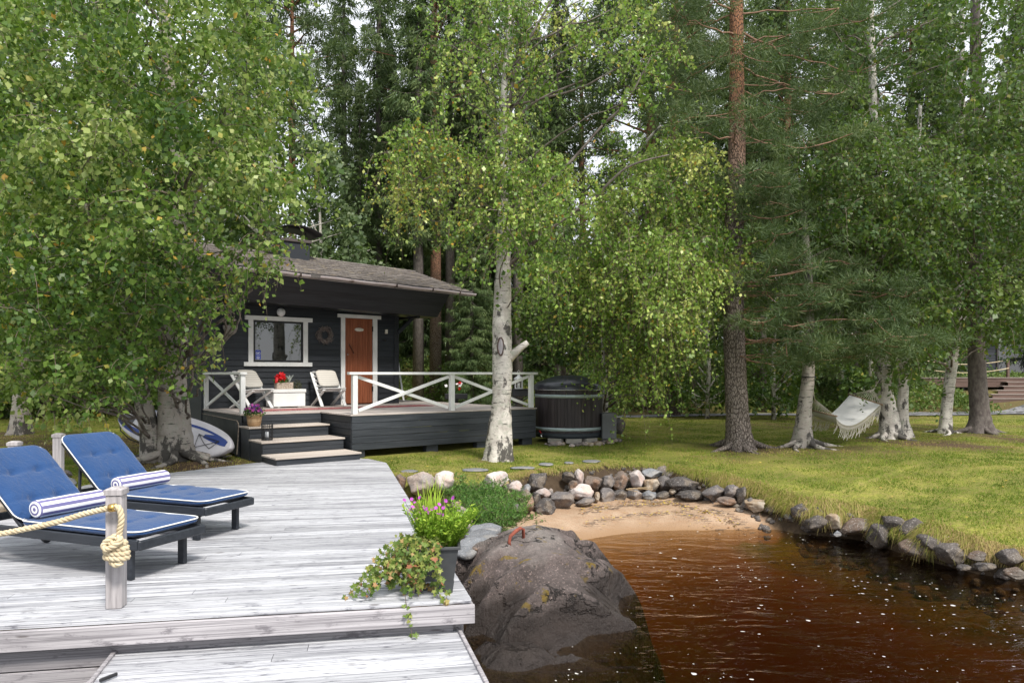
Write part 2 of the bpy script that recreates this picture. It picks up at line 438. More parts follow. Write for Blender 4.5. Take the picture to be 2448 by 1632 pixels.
t.link(ms.outputs[0], t.out.inputs[0])
va = t.n.new('ShaderNodeVolumeAbsorption'); va.inputs[0].default_value = (.65, .465, .13, 1); va.inputs[1].default_value = 2.6
t.link(va.outputs[0], t.out.inputs[1])
WATER = t.m
b = MB(); b.box(-16, 22, -8, 12.4, -4.2, WZ); tag(b.build('water', WATER), kind='structure')
# foam flecks drifting on the water
fv, ff = [], []
r_ = np.random.default_rng(3)
k = 0
while k < 850:
    x = r_.uniform(-.2, 9); y = r_.uniform(3, 10.4)
    z, s, bb = hgt(np.array([x]), np.array([y]))
    if z[0] > WZ - .02: continue
    if r_.random() > .08 + 1.5 * vnoise(np.array([x * .8 + y * .7]), np.array([y * 2.2 + x]), .9, 4)[0] ** 3: continue
    L = r_.gamma(1.8, .0040) + .002; W_ = L * r_.uniform(.4, .9); a = r_.normal(-.5, .5)
    n = 7; bse = len(fv)
    for j in range(n):
        th = 2 * math.pi * j / n; p = (math.cos(th) * L * r_.uniform(.7, 1.2), math.sin(th) * W_ * r_.uniform(.7, 1.2))
        fv.append((x + p[0] * math.cos(a) - p[1] * math.sin(a), y + p[0] * math.sin(a) + p[1] * math.cos(a), WZ + .004))
    ff.append(tuple(range(bse, bse + n))); k += 1
FOAM = mat('foam', (.58, .56, .52), rough=.6)
fo = np_obj('foam', fv, ff, FOAM); tag(fo, 'small white foam flecks drifting on the brown water', 'foam', kind='stuff')
# foam line and swash where the water meets the sand
# ---------------------------------------------------------------- rocks
def ico(n):
    import bmesh
    bm = bmesh.new(); bmesh.ops.create_icosphere(bm, subdivisions=n, radius=1)
    V = np.array([v.co[:] for v in bm.verts]); Fc = np.array([[v.index for v in f.verts] for f in bm.faces]); bm.free()
    return V, Fc
IC3 = ico(4); IC2 = ico(3); RV0, RF0 = ico(2)
def rock_verts(seed, size, ang=.5, ico_=None, rough=1.0):
    V, Fc = ico_ if ico_ is not None else IC3
    r = np.random.default_rng(seed); V = V.copy()
    # planar facets
    for k in range(11):
        n = r.normal(size=3); n /= np.linalg.norm(n); d = r.uniform(.50, .88) if ang > .3 else r.uniform(.80, 1.0)
        h = V @ n; m = h > d
        V[m] -= np.outer((h[m] - d) * (.80 + .2 * ang), n)
    ph = r.uniform(0, 100, 3)
    u = V * 2.1 + ph
    nz = vnoise(u[:, 0], u[:, 1] + u[:, 2] * 1.7, 1.0, seed) - .5
    u2 = V * 6 + ph; nz2 = vnoise(u2[:, 0] + u2[:, 2], u2[:, 1] - u2[:, 2], 1.0, seed + 1) - .5
    u3 = V * 13 + ph; nz3 = vnoise(u3[:, 0] - u3[:, 2], u3[:, 1] + u3[:, 2], 1.0, seed + 2) - .5
    V *= (1 + .20 * nz * rough + .08 * nz2 * rough + .03 * nz3 * rough)[:, None]
    V = V - V.mean(0); ex_ = np.abs(V).max(0); V = V / ex_
    return V * np.array(size) * .5, Fc
def rockmat(name, a, b_, c=None, spots=(.08, .07, .07)):
    t = NT(name); v = t.coord()
    x = t.mix(t.ramp(t.noise(v, 5, 6, .65), [(.35, 0), (.65, 1)]), a, b_)
    x = t.mix(t.ramp(t.noise(v, 38, 4, .7), [(.55, 0), (.7, .75)]), x, spots)
    if c: x = t.mix(t.ramp(t.noise(v, 3.3, 4), [(.52, 0), (.62, .85)]), x, c)
    x = t.mix(t.ramp(t.noise(v, 60, 3), [(.30, .5), (.42, 0)]), x, (.6, .56, .52))
    g = t.math('MULTIPLY_ADD', t.orand(), .35); g.node.inputs[2].default_value = .82
    x = t.mix(1.0, x, g, 'MULTIPLY')
    t.bsdf(x, .85, t.bump(t.noise(v, 16, 7, .7), .7, .03), .25)
    return t.m
RK = {'white': rockmat('white_granite', (.58, .52, .49), (.42, .36, .34), (.50, .38, .33), (.22, .19, .18)),
      'pink': rockmat('pink_granite', (.38, .31, .27), (.27, .22, .19), (.22, .20, .19)),
      'brown': rockmat('brown_granite', (.21, .16, .13), (.13, .105, .09), (.24, .15, .10)),
      'grey': rockmat('grey_granite', (.17, .155, .15), (.10, .09, .09), (.24, .20, .17)),
      'dark': rockmat('dark_granite', (.09, .08, .075), (.055, .05, .05), (.17, .14, .11), (.03, .03, .03)),
      'tan': rockmat('tan_granite', (.40, .30, .20), (.27, .20, .14), (.46, .40, .32)),
      'wetgrey': rockmat('damp_grey_granite', (.12, .105, .095), (.07, .06, .055), (.16, .135, .11)), 'wetbrown': rockmat('damp_brown_granite', (.14, .10, .075), (.08, .06, .048), (.15, .13, .11)),
      'slate': rockmat('grey_slate', (.21, .22, .235), (.135, .14, .15), (.27, .26, .25))}
def rock(name, px, py, w_, h_, Y, kind, seed, label, ang=.5, rot=0.0, dep=1.0, cat='stone', sink=0.0, group=None, ico_=None):
    p = at(px, py, Y); W_ = w_ * Y / F * 1.10; H_ = h_ * Y / F * 1.12
    D_ = .5 * (W_ + H_) * 1.05 * dep
    V, Fc = rock_verts(seed, (W_, D_, H_), ang, ico_)
    c, s_ = math.cos(rot), math.sin(rot); x = V[:, 0].copy(); z = V[:, 2].copy()
    V[:, 0] = x * c + z * s_; V[:, 2] = -x * s_ + z * c
    o = np_obj(name, V, Fc, RK[kind], smooth=True); o.location = p + Vector((0, D_ * .25, -sink))
    me = o.data
    tag(o, label, cat, group)
    return o
# the stones of the shore wall: (px, py, w, h, depth, kind, label)
def yedge(px):
    ep = CX + EDGE[:, 0] / EDGE[:, 1] * F
    m = (EDGE[:, 1] > 2) & (EDGE[:, 0] > -5)
    return float(np.interp(px, ep[m], EDGE[m, 1]))
def pye(px):
    ep = CX + EDGE[:, 0] / EDGE[:, 1] * F; y = HY + (CH - EDGE[:, 2]) / EDGE[:, 1] * F
    m = (EDGE[:, 1] > 2) & (EDGE[:, 0] > -5)
    return float(np.interp(px, ep[m], y[m]))
G1 = 'stones of the shore wall'
STONES = [
 (954,1154,31,44,'brown','brown upright stone wedged against the edge of the dock',.5),
 (1003,1157,68,58,'pink','largest pale boulder in the row, rust streaked, next to the dock',.7),
 (1061,1151,46,45,'white','smooth round whitish stone right beside the large streaked boulder',.1),
 (1183,1153,64,42,'white','broad pale pink stone above the juniper at the left end of the wall',.6),
 (1233,1166,33,30,'white','small rounded whitish stone right of the broad pale pink one',.1),
 (1258,1171,24,26,'slate','small blue grey stone between the rounded white one and the turf',.6),
 (1221,1197,38,30,'tan','yellowish stone at the right tip of the juniper',.6),
 (1286,1153,48,40,'dark','dark mossy block just under the turf left of the bare soil notch',.8),
 (1300,1181,40,28,'white','tilted white wedge of stone under the dark mossy block',.6),
 (1255,1205,50,58,'brown','tall rust faced stone standing at the left end of the beach',.8),
 (1281,1193,22,34,'dark','narrow dark stone squeezed between the rust faced one and its neighbour',.6),
 (1305,1214,52,42,'dark','dark moss spotted stone at the left foot of the wall on the sand',.7),
 (1317,1177,12,18,'pink','tiny pinkish stone right of the tilted white wedge',.3),
 (1343,1195,58,40,'grey','dark grey humped stone left of the big egg shaped white one',.5),
 (1358,1139,28,30,'dark','dark cracked stone under the turf left of the upright pale one',.7),
 (1372,1160,22,22,'brown','small reddish stone above the big egg shaped white one',.5),
 (1385,1141,22,36,'white','upright pale egg shaped stone at the top of the wall',.1),
 (1392,1178,58,37,'white','big egg shaped white stone in the middle of the wall',.1),
 (1400,1201,46,19,'grey','flat grey stone lying on the sand under the big white one',.5),
 (1428,1188,13,25,'tan','little cream coloured stone standing on its end',.2),
 (1418,1156,42,38,'brown','square brown stone right of the upright pale egg shaped one',.8),
 (1453,1154,34,36,'grey','round grey stone with a pale vein in the upper row',.4),
 (1451,1187,40,36,'grey','triangular grey stone on the sand right of the cream coloured one',.9),
 (1485,1151,40,46,'brown','tall brown block left of the white pointed stone',.8),
 (1481,1186,46,28,'dark','dark low stone under the tall brown block',.4),
 (1524,1147,40,42,'white','pointed pinkish white stone, brightest in the wall',.8),
 (1520,1184,42,28,'grey','low grey brown stone with dry stalks lying on top',.6),
 (1561,1133,47,21,'slate','flat grey green stone lying topmost right of the white pointed one',.9),
 (1561,1160,38,35,'tan','blocky tan stone under the flat grey green one',.8),
 (1555,1186,36,22,'slate','small bluish stone at the foot of the blocky tan one',.4),
 (1591,1159,32,38,'grey','angular reddish grey stone at the right end of the stacked part',.8),
 (1587,1184,36,18,'dark','flat dark stone at the foot of the angular reddish grey one',.4),
 (1610,1175,18,13,'tan','small mossy stone just left of the long dark rock',.4),
 (1634,1159,72,34,'dark','long dark rock under the overhanging turf',.6),
 (1654,1186,64,24,'dark','long flat dark rock on the sand under the long dark one',.3),
 (1710,1180,58,35,'grey','broad dark grey rock in the curve of the shore',.4),
 (1753,1175,32,28,'grey','round dark grey stone right of the broad one in the curve',.2),
 (1741,1199,46,20,'brown','low brown stone half sunk in the beach sand',.4),
 (1775,1186,22,48,'dark','thin upright dark stone where the turf bank begins',.5),
 (1793,1206,30,28,'grey','stubby grey stone right of the thin upright one',.5),
 (1812,1209,52,32,'tan','brownish oblong stone below the turf bank',.5),
 (1858,1214,52,28,'dark','mossy flat rock half buried under the turf bank',.4),
 (1922,1222,48,32,'dark','dark mossy boulder at the right end of the beach',.6),
 (1885,1235,20,13,'slate','little grey stone lying on the wet sand',.4),
 (1961,1226,30,28,'dark','black shaded stone in the gap of the bank',.4),
 (1957,1254,60,38,'grey','sloping grey brown rock at the waterline where the beach ends',.5),
 (1998,1247,46,42,'tan','tan topped round rock above the waterline',.5),
 (2003,1277,18,14,'slate','small grey pointed stone in the water below the tan topped rock',.8),
 (2036,1234,22,16,'grey','small grey stone tucked under the turf fringe',.4),
 (2052,1266,74,44,'brown','long brown slanting rock at the waterline',.6),
 (2078,1255,36,26,'grey','rounded grey stone behind the long brown slanting rock',.3),
 (2112,1285,48,56,'grey','upright flat faced grey rock standing in the water',.9),
 (2150,1264,60,62,'grey','left half of the big split boulder under the turf',.7),
 (2190,1268,52,54,'grey','pale angular right half of the big split boulder',.9),
 (2197,1315,68,38,'brown','low brown rock in the water under the split boulder',.5),
 (2180,1299,28,18,'tan','little sandy stone on top of the low brown rock',.4),
 (2236,1304,64,42,'grey','leaning grey slab beside the split boulder',.7),
 (2265,1288,20,18,'tan','small pale stone in the dark hollow above the leaning slab',.4),
 (2284,1327,66,48,'grey','rounded dark grey rock in the water right of the leaning slab',.4),
 (2344,1331,46,20,'brown','flat brown rock under the hanging grass',.5),
 (2310,1358,32,14,'dark','wet stone barely breaking the water',.3),
 (2360,1356,46,20,'dark','black wet rock in the shade of the hanging grass',.4),
 (2424,1334,50,40,'grey','large grey rock at the right edge of the photograph',.6),
 (2432,1372,44,24,'brown','wet brown rock in the water at the right edge',.5),
]
for i, (px, py, w_, h_, kd, lb, ang) in enumerate(STONES):
    ye = yedge(px); kk = .0095 if px < 1850 else .006
    Y = ye - (.30 if px < 1850 else .16) - max(py - pye(px), 0) * kk
    if px < 1100: Y = {954: 10.95, 1003: 10.85, 1061: 10.9}[px]
    if px > 1800 and kd in ('grey', 'brown'): kd = 'wet' + kd
    rock('shore_stone', px, py, w_, h_, Y, kd, 100 + i, lb, ang, rot=random.Random(i).uniform(-.25, .25), dep=1.25, group=G1)
for i, (px, py, w_, h_, kd, lb, Y) in enumerate([
    (1102, 1226, 38, 28, 'pink', 'pink rock left of the juniper', 9.3), (1118, 1244, 22, 17, 'tan', 'small tan stone under the pink rock', 8.9),
    (1113, 1259, 26, 19, 'pink', 'pale stone behind the flower planter leaves', 8.7), (1088, 1207, 24, 15, 'tan', 'mossy stone on the slope beside the dock', 9.9),
    (1220, 1219, 50, 27, 'grey', 'grey rock between juniper and boulder', 9.6), (1136, 1314, 18, 12, 'brown', 'small brown stone on the lowest slate slab', 7.3)]):
    rock('stone', px, py, w_, h_, Y, kd, 300 + i, lb, .6, group='stones by the juniper')
# rubble and gravel packed between the stones
gv, gf, gr_ = [], [], []; r_ = np.random.default_rng(5); nb = 0
for k in range(620):
    i = r_.choice(np.arange(6, 18)); t_ = r_.random(); a, b_ = EDGE[i], EDGE[i + 1]; d = b_[:2] - a[:2]; d = d / np.linalg.norm(d)
    s_ = r_.uniform(.08, .62); x, y = a[0] + (b_[0] - a[0]) * t_ + d[1] * s_, a[1] + (b_[1] - a[1]) * t_ - d[0] * s_
    V, Fc = rock_verts(900 + k % 24, tuple(r_.gamma(3, .022) * np.array([1.2, 1, .8]) + .02), .6, (RV0, RF0)); z = hz(x, y)
    gv.append(V + np.array([x, y, z + .005])); gf.append(Fc + nb); nb += len(V); gr_.append(np.full(len(Fc), r_.random()))
tag(np_obj('shore_gravel', np.concatenate(gv), np.concatenate(gf), RK['wetgrey'], rnd=np.concatenate(gr_)), 'small rubble packed between the larger shore stones', 'gravel', kind='stuff')
# slate slabs stacked as rough steps
for i, (px, py, w_, h_, Y, lb) in enumerate([(1158, 1270, 72, 24, 8.35, 'topmost grey slate slab of the rough steps'), (1152, 1287, 76, 18, 8.0, 'second grey slate slab of the rough steps'),
    (1134, 1306, 80, 22, 7.6, 'third grey slate slab, widest, of the rough steps'), (1112, 1324, 50, 14, 7.25, 'lowest grey slate slab against the boulder')]):
    p = at(px, py, Y); W_ = w_ * Y / F * 1.15
    V, Fc = rock_verts(400 + i, (W_, W_ * .95, .09), .3, IC2, .6)
    V[:, 2] = np.clip(V[:, 2] * 1.6, -.038, .034) + .006 * np.sin(V[:, 0] * 30)
    o = np_obj('slate_slab', V, Fc, RK['slate'], smooth=False); o.location = p + Vector((0, W_ * .2, 0)); o.rotation_euler = (R(6), R(-4), .3 * i)
    tag(o, lb, 'stone', 'slate steps')
# ---------------------------------------------------------------- big boulder
def boulder_mat():
    t = NT('boulder_rock'); v = t.coord()
    c = t.mix(t.ramp(t.noise(v, 3.2, 6, .65), [(.35, 0), (.65, 1)]), (.070, .055, .050), (.165, .13, .12))
    c = t.mix(t.ramp(t.noise(v, 42, 4, .75), [(.56, 0), (.68, .8)]), c, (.42, .32, .29))
    c = t.mix(t.ramp(t.noise(v, 85, 3), [(.34, .7), (.45, 0)]), c, (.05, .045, .045))
    z = t.xyz(v)[2]; top = t.math('ADD', z, t.math('MULTIPLY', t.noise(v, 2.2, 5), .55))
    c = t.mix(t.ramp(top, [(.04, 0), (.26, .6)]), c, (.36, .33, .30))          # pale lichen crust on the top
    mo = t.noise(t.coord((1, 1.8, 1)), 4.6, 5, .6)
    c = t.mix(t.ramp(mo, [(.61, 0), (.66, .9)]), c, t.mix(t.noise(v, 30, 4), (.26, .15, .02), (.11, .10, .02)))
    ce = t.ramp(t.math('ABSOLUTE', t.math('SUBTRACT', t.noise(t.coord((.6, 1.3, 1.0)), 1.3, 7, .62), .5)), [(0, 0), (.010, 1)])
    c = t.mix(ce, (.02, .018, .016), c)
    wt = t.ramp(t.math('ADD', t.math('ADD', z, 1.0), t.math('MULTIPLY', t.noise(v, 2.5, 4), .28)), [(.62, 1), (.76, 0)])  # wet rock near the waterline
    c = t.mix(wt, c, t.mix(t.noise(v, 6, 4), (.022, .017, .015), (.055, .042, .036)))
    rgh = t.mix(wt, .85, .33)
    h = t.math('ADD', t.noise(v, 7, 8, .7), t.math('MULTIPLY', ce, .3))
    t.bsdf(c, rgh, t.bump(h, 1.0, .09), .4)
    return t.m
BOULD = boulder_mat(); HEAPS = {}
def heap_z(name, x, y):
    X, Y, Z = HEAPS[name]; i = np.argmin((X - x) ** 2 + (Y - y) ** 2); return float(Z.ravel()[i])
def heap(name, cx, cy, rx0, rx1, ry0, ry1, ztop, zbot, seed, n=150, pw=2.4, ridge=(.1, .25), ex=.62):
    g = np.linspace(-1.06, 1.06, n); U, Vv = np.meshgrid(g, g)
    X = np.where(U < 0, U * rx0, U * rx1); Y = np.where(Vv < 0, Vv * ry0, Vv * ry1)
    wr = 1 + .14 * (vnoise(U, Vv, 1.8, seed) - .5) * 2
    r = (np.abs(U) ** pw + np.abs(Vv) ** pw) ** (1 / pw) * wr
    h = np.clip(1 - r ** 2.1, 0, 1) ** ex
    Z = zbot + (ztop - zbot) * h
    a = ridge[0] * (vnoise(X + 3, Y * 1.2, 2.0, seed + 1) - .5) + .06 * (np.abs(vnoise(X, Y, 3.7, seed + 2) - .5) - .2) + .035 * (vnoise(X, Y, 9, seed + 6) - .5) + .016 * (vnoise(X, Y, 21, seed + 3) - .5)
    # stepped fracture planes running down towards the water
    st = (X * .55 - Y * .8 + .35 * vnoise(X, Y, 1.2, seed + 4)) * 2.2; fr_ = st - np.floor(st)
    a += ridge[1] * (np.clip(fr_ * 1.15, 0, 1) ** 3 - .4) * smooth01((-.12 - Z) / .35)
    Z = Z + a * np.clip(h * 3, 0, 1)
    Z = np.where(h <= 0, zbot - .6 - np.clip(r - 1, 0, 1) * 3, Z)
    ii = np.arange(n * n).reshape(n, n)
    Fc = np.stack([ii[:-1, :-1], ii[:-1, 1:], ii[1:, 1:], ii[1:, :-1]], -1).reshape(-1, 4)
    HEAPS[name] = (X + cx, Y + cy, Z)
    o = np_obj(name, np.stack([X + cx, Y + cy, Z], -1).reshape(-1, 3), Fc, BOULD, smooth=True)
    return o
bo = heap('boulder', .25, 7.5, 1.35, 1.42, 2.30, 1.5, -.12, -1.6, 11, n=240, pw=2.2, ridge=(.12, .26), ex=.80)
tag(bo, 'huge rounded grey boulder with orange moss between the dock and the brown water', 'boulder')
b2 = heap('wet_rock', .02, 5.75, .55, .62, .42, .5, -.60, -1.3, 31, n=90, ridge=(.12, .05))
tag(b2, 'low wet black rock awash in front of the huge boulder', 'rock')
b = MB()
pth = [at(1219, 1303, 7.1) + Vector((0, 0, -.08)), at(1217, 1292, 7.12), at(1220, 1280, 7.16), at(1232, 1272, 7.2), at(1243, 1266, 7.26), at(1249, 1268, 7.3), at(1251, 1280, 7.34) + Vector((0, 0, -.06))]
pth = []
for (dx, dz) in ((0, -.05), (-.008, .02), (.004, .07), (.055, .10), (.105, .115), (.135, .09), (.140, -.04)):
    x_, y_ = -.02 + dx, 7.12 + dx * 1.1; pth.append(Vector((x_, y_, heap_z('boulder', x_, y_) + dz)))
b.tube(pth, [.017, .017, .018, .02, .018, .017, .016], 8)
tag(b.build('mooring_hook', mat('rusty_iron', (.30, .085, .05), (.17, .05, .035), 30, rough=.85, bump=.5, bscale=60)), 'rusty red iron mooring hook set in the top of the boulder', 'hook')
# ---------------------------------------------------------------- stepping stones and path
for i, (px, py, w_, h_, lb) in enumerate([(1135, 1119, 66, 7, 'flat stepping stone nearest the dock in the lawn'), (1250, 1114, 64, 5, 'flat stepping stone in the lawn in front of the centre birch'),
    (1305, 1107, 36, 6, 'small stepping stone in the lawn right of the centre birch'), (1360, 1103, 24, 4, 'tiny stepping stone in the lawn before the hot tub'), (1414, 1098, 46, 6, 'dark stepping stone in the lawn farthest right'),
    (978, 1124, 44, 6, 'stepping stone above the whitish round boulder')]):
    p = gnd(px, py, -.04); p.z = hz(p.x, p.y) + .018; W_ = w_ * p.y / F
    V, Fc = rock_verts(450 + i, (W_, h_ * p.y ** 2 / F / CH, .05), .3, IC2, .8); V[:, 2] = np.clip(V[:, 2], -.03, .012)
    o = np_obj('stepping_stone', V, Fc, RK['slate'], smooth=False); o.location = p; tag(o, lb, 'stepping stone', 'stepping stones in the lawn')
pv = []
cl = [(-2, 27.2), (1, 26.4), (4, 26.0), (7, 26.9), (9, 27.2), (12, 27.0), (16, 27.6), (20, 28.6), (24, 29.8), (32, 30.5)]
cx_ = np.interp(np.linspace(0, 9, 120), range(10), [c[0] for c in cl]); cy_ = np.interp(np.linspace(0, 9, 120), range(10), [c[1] for c in cl])
V = []
for x, y in zip(cx_, cy_):
    for o_ in (-.5, -.17, .17, .5):
        V.append((x, y + o_ * 1.3, hz(x, y + o_ * 1.3) + .035))
Fc = [(i * 4 + j, (i + 1) * 4 + j, (i + 1) * 4 + j + 1, i * 4 + j + 1) for i in range(119) for j in range(3)]
pt = np_obj('path', V, Fc, mat('path_slate', (.17, .17, .18), (.28, .28, .29), 6, rough=.8, bump=.4, patch=((.09, .09, .09), 3, .5, .55)), smooth=False)
tag(pt, kind='structure')
# ================================================================= DOCK
DA = math.atan2(.178, .984)                       # direction of the boards
du = Vector((math.cos(DA), math.sin(DA), 0)); dv = Vector((-math.sin(DA), math.cos(DA), 0))
D0 = gnd(1127, 1431, 0)                           # near right corner
def dl(p): q = Vector(p) - D0; return (q.dot(du), q.dot(dv))   # world -> dock frame
def dw(x, y, z=0): return D0 + du * x + dv * y + Vector((0, 0, z))
poly = [(-.28, 4.9), (-2.19, 12.4), (-2.6, 12.95), (-3.4, 13.4), (-4.5, 12.35), (-5.45, 11.0), (-5.95, 9.9), (-5.02, 4.06), (-8.8, 3.36), (-8.5, 1.8)]
main = [dl((x, y, 0)) for x, y in [(-.28, 4.9), (-2.19, 12.4), (-2.6, 12.95), (-3.4, 13.4), (-4.5, 12.35), (-5.45, 11.0), (-5.95, 9.9)]]
main.append((-4.85, 0)); main[0] = (0, 0)
def span(pl, y):
    xs_ = []
    for i in range(len(pl)):
        (x0, y0), (x1, y1) = pl[i], pl[(i + 1) % len(pl)]
        if (y0 <= y < y1) or (y1 <= y < y0): xs_.append(x0 + (y - y0) / (y1 - y0) * (x1 - x0))
    return (min(xs_), max(xs_)) if len(xs_) > 1 else None
def decking(pl, y0, y1, zt, bw=.118, gap=.009, th=.028, over=.0):
    m = MB(); y = y0; rr = random.Random(5)
    while y < y1:
        a, b_ = y + .002, min(y + bw - gap, y1)
        s0 = span(pl, a + .01); s1 = span(pl, b_ - .01)
        if s0 and s1:
            l0, r0, l1, r1 = s0[0], s0[1] + over, s1[0], s1[1] + over
            z = zt + rr.uniform(-.0012, .0012); rv = rr.random()
            # bevelled board with mitred ends, split in two lengths
            cut = rr.uniform(.3, .7) * (r0 - l0) + l0
            for (p0, q0, p1, q1, rv) in (((l0, cut - .002, l1, cut - .002, rv), (cut + .002, r0, cut + .002, r1, rr.random())) if rr.random() < .22 else ((l0, r0, l1, r1, rv),)):
                vs = []
                for (xx0, xx1) in ((p0, p1), (q0, q1)):
                    vs += [(xx0, a, z - th), (xx0, a, z - .004), (xx0 + (xx1 - xx0) * .04, a + .004, z), (xx1 - (xx1 - xx0) * .04, b_ - .004, z), (xx1, b_, z - .004), (xx1, b_, z - th)]
                fs = [(i, i + 6, (i + 1) % 6 + 6, (i + 1) % 6) for i in range(6)] + [(0, 1, 2, 3, 4, 5), (11, 10, 9, 8, 7, 6)]
                m.add(vs, fs, rv)
        y += bw
    return m
dock = empty('upper_dock', D0, DA, 'weathered grey timber dock deck carrying the two blue loungers', 'dock')
decking(main, 0, 9.4, 0).build('decking', DOCK, dock)
m = MB(); m.bbox(-4.95, .02, -.034, -.001, -.158, -.031, .004); m.build('front_board', FASCIA, dock)
m = MB()
for i in range(len(main) - 1):
    if i == len(main): break
    a, b_ = Vector((*main[i], 0)), Vector((*main[i + 1], 0)); m.beam(a + Vector((0, 0, -.095)), b_ + Vector((0, 0, -.095)), .03, .126, r=.5)
m.build('edge_board', FASCIA, dock)
m = MB(); m.bbox(-4.9, -.12, .05, .08, -.31, -.180, .004, .3); m.bbox(-4.9, -2.0, .05, .08, -.45, -.318, .004, .7); m.bbox(-4.9, -2.0, .052, .082, -.59, -.458, .004, .2)
m.build('skirt_board', FASCIA, dock)
for (x, y) in ((-.10, .085), (-.35, 3.0), (-.9, 5.5), (-4.6, .2)):
    m = MB(); m.bbox(x - .055, x + .055, y, y + .11, -1.6 if y < 6 else -.6, -.03 if y > .1 else -.159, .006); m.build('support_post', POSTW, dock)
lowp = [dl((*gnd(1090, 1499, -.23)[:2], 0)), dl((*gnd(1157, 1632, -.23)[:2], 0)), dl((-.02, 3.4, 0)), dl((-2.55, 3.0, 0)), dl((*gnd(222, 1632, -.23)[:2], 0)), dl((*gnd(285, 1552, -.23)[:2], 0))]
ldock = empty('lower_dock', D0, DA, 'lower step of the dock in the foreground, wide pale boards', 'dock')
lowp2 = [(lowp[0][0], .09), lowp[0], lowp[1], lowp[2], lowp[3], lowp[4], lowp[5], (lowp[5][0] + .03, .09)]
decking(lowp2, -1.75, .09, -.23, .135, .006).build('decking', DOCK, ldock)
m = MB(); m.beam((lowp[0][0] + .012, .09, -.25), (lowp[1][0] + .012, lowp[1][1], -.25), .026, .075, r=.8); m.beam((lowp[1][0] + .012, lowp[1][1] - .001, -.25), (lowp[2][0] + .012, lowp[2][1], -.25), .026, .075, r=.8)
m.build('edge_board', FASCIA, ldock)
m = MB(); m.beam((lowp[5][0] - .012, .09, -.25), (lowp[4][0] - .012, lowp[4][1], -.25), .026, .075, r=.4); m.beam((lowp[4][0] - .012, lowp[4][1] - .001, -.25), (lowp[3][0] - .012, lowp[3][1], -.25), .026, .075, r=.4)
m.build('edge_board', FASCIA, ldock)
q = gnd(262, 1622, -.222)
m = MB(); m.beam(q + Vector((-.03, -.05, .012)), q + Vector((.02, .045, .012)), .016, .02, c=.004)
tag(m.build('cleat', BLACKM), 'small black metal cleat screwed to the lower dock', 'cleat')
# ---------------------------------------------------------------- rope posts
def rope_post(p, label, h=.82, wd=.10):
    e = empty('rope_post', p, .14, label, 'post', 'posts along the dock')
    m = MB(); m.bbox(-wd / 2, wd / 2, -wd / 2, wd / 2, .001, h - .05, .006); m.build('shaft', POSTW, e)
    m = MB(); w2 = wd / 2 + .008
    m.add([(-w2, -w2, h - .05), (w2, -w2, h - .05), (w2, w2, h - .05), (-w2, w2, h - .05), (-w2, -w2, h - .015), (w2, -w2, h - .015), (w2, w2, h - .015), (-w2, w2, h - .015), (-w2 + .03, -w2 + .03, h), (w2 - .03, -w2 + .03, h), (w2 - .03, w2 - .03, h), (-w2 + .03, w2 - .03, h)],
          [(3, 2, 1, 0), (0, 1, 5, 4), (1, 2, 6, 5), (2, 3, 7, 6), (3, 0, 4, 7), (4, 5, 9, 8), (5, 6, 10, 9), (6, 7, 11, 10), (7, 4, 8, 11), (8, 9, 10, 11)])
    m.build('cap', POSTW, e)
    return e
pp = gnd(278, 1450, 0)
rp = rope_post(pp, 'weathered grey post in the foreground with a knotted rope', .80)
rope_post(Vector((-5.74, 9.0, 0)), 'grey post behind the farther blue lounger', .80)
rope_post(Vector((-5.56, 7.95, 0)), 'grey post behind the nearer blue lounger', .80)
# brass eye and rope
ROPE = mat('cream_rope', (.52, .42, .27), (.64, .55, .38), 14, rough=.9, bump=.6, bscale=220, bdist=.003, spec=.1)
def rope_mb(m, path, R0=.0165, pitch=.085, sub=10, strand=.0108, start=0.0):
    P = [Vector(p) for p in path]
    # resample with Catmull-Rom
    Q = []
    for i in range(len(P) - 1):
        p0, p1, p2, p3 = P[max(i - 1, 0)], P[i], P[i + 1], P[min(i + 2, len(P) - 1)]
        for j in range(sub):
            t = j / sub
            Q.append(.5 * ((2 * p1) + (p2 - p0) * t + (2 * p0 - 5 * p1 + 4 * p2 - p3) * t * t + (3 * p1 - p0 - 3 * p2 + p3) * t ** 3))
    Q.append(P[-1])
    for s in range(3):
        ph = start + s * 2 * math.pi / 3; pts = []; ref = None; dist = 0
        for i, p in enumerate(Q):
            d = (Q[min(i + 1, len(Q) - 1)] - Q[max(i - 1, 0)]).normalized()
            if ref is None: ref = d.cross(Vector((.2, .9, .37))).normalized()
            ref = (ref - d * ref.dot(d)).normalized(); b_ = d.cross(ref)
            if i: dist += (p - Q[i - 1]).length
            a = ph + dist / pitch * 2 * math.pi
            pts.append(p + ref * (math.cos(a) * R0 * .62) + b_ * (math.sin(a) * R0 * .62))
        m.tube(pts, strand, 7, r=.5)
def eyept(px, py, Y=None): return at(px, py, Y if Y else pp.y - .09)
eye = eyept(278, 1213, pp.y - .075)
yr = pp.y - .105
m = MB()
p2 = dw(-3.9, .06); rope_post(p2, 'grey post at the far left holding the other end of the thick rope', .80)
left = [p2 + Vector((.05, -.06, .60)), p2 + Vector((.14, -.07, .56)), at(-230, 1292, 4.36), at(-120, 1294, 4.42), at(-40, 1283, yr - .10), at(60, 1264, yr - .05), at(140, 1246, yr - .02), at(200, 1228, yr), at(255, 1215, yr), at(278, 1212, yr)]
rope_mb(m, left, sub=14)
down = [at(276, 1211, yr), at(284, 1214, yr), at(289, 1228, yr), at(290, 1246, yr), at(286, 1268, yr), at(284, 1290, yr)]
rope_mb(m, down)
ro = m.build('rope', ROPE)
tag(ro, 'thick cream twisted rope strung to the foreground post and knotted', 'rope')
m = MB()
kc = at(279, 1318, yr - .012)
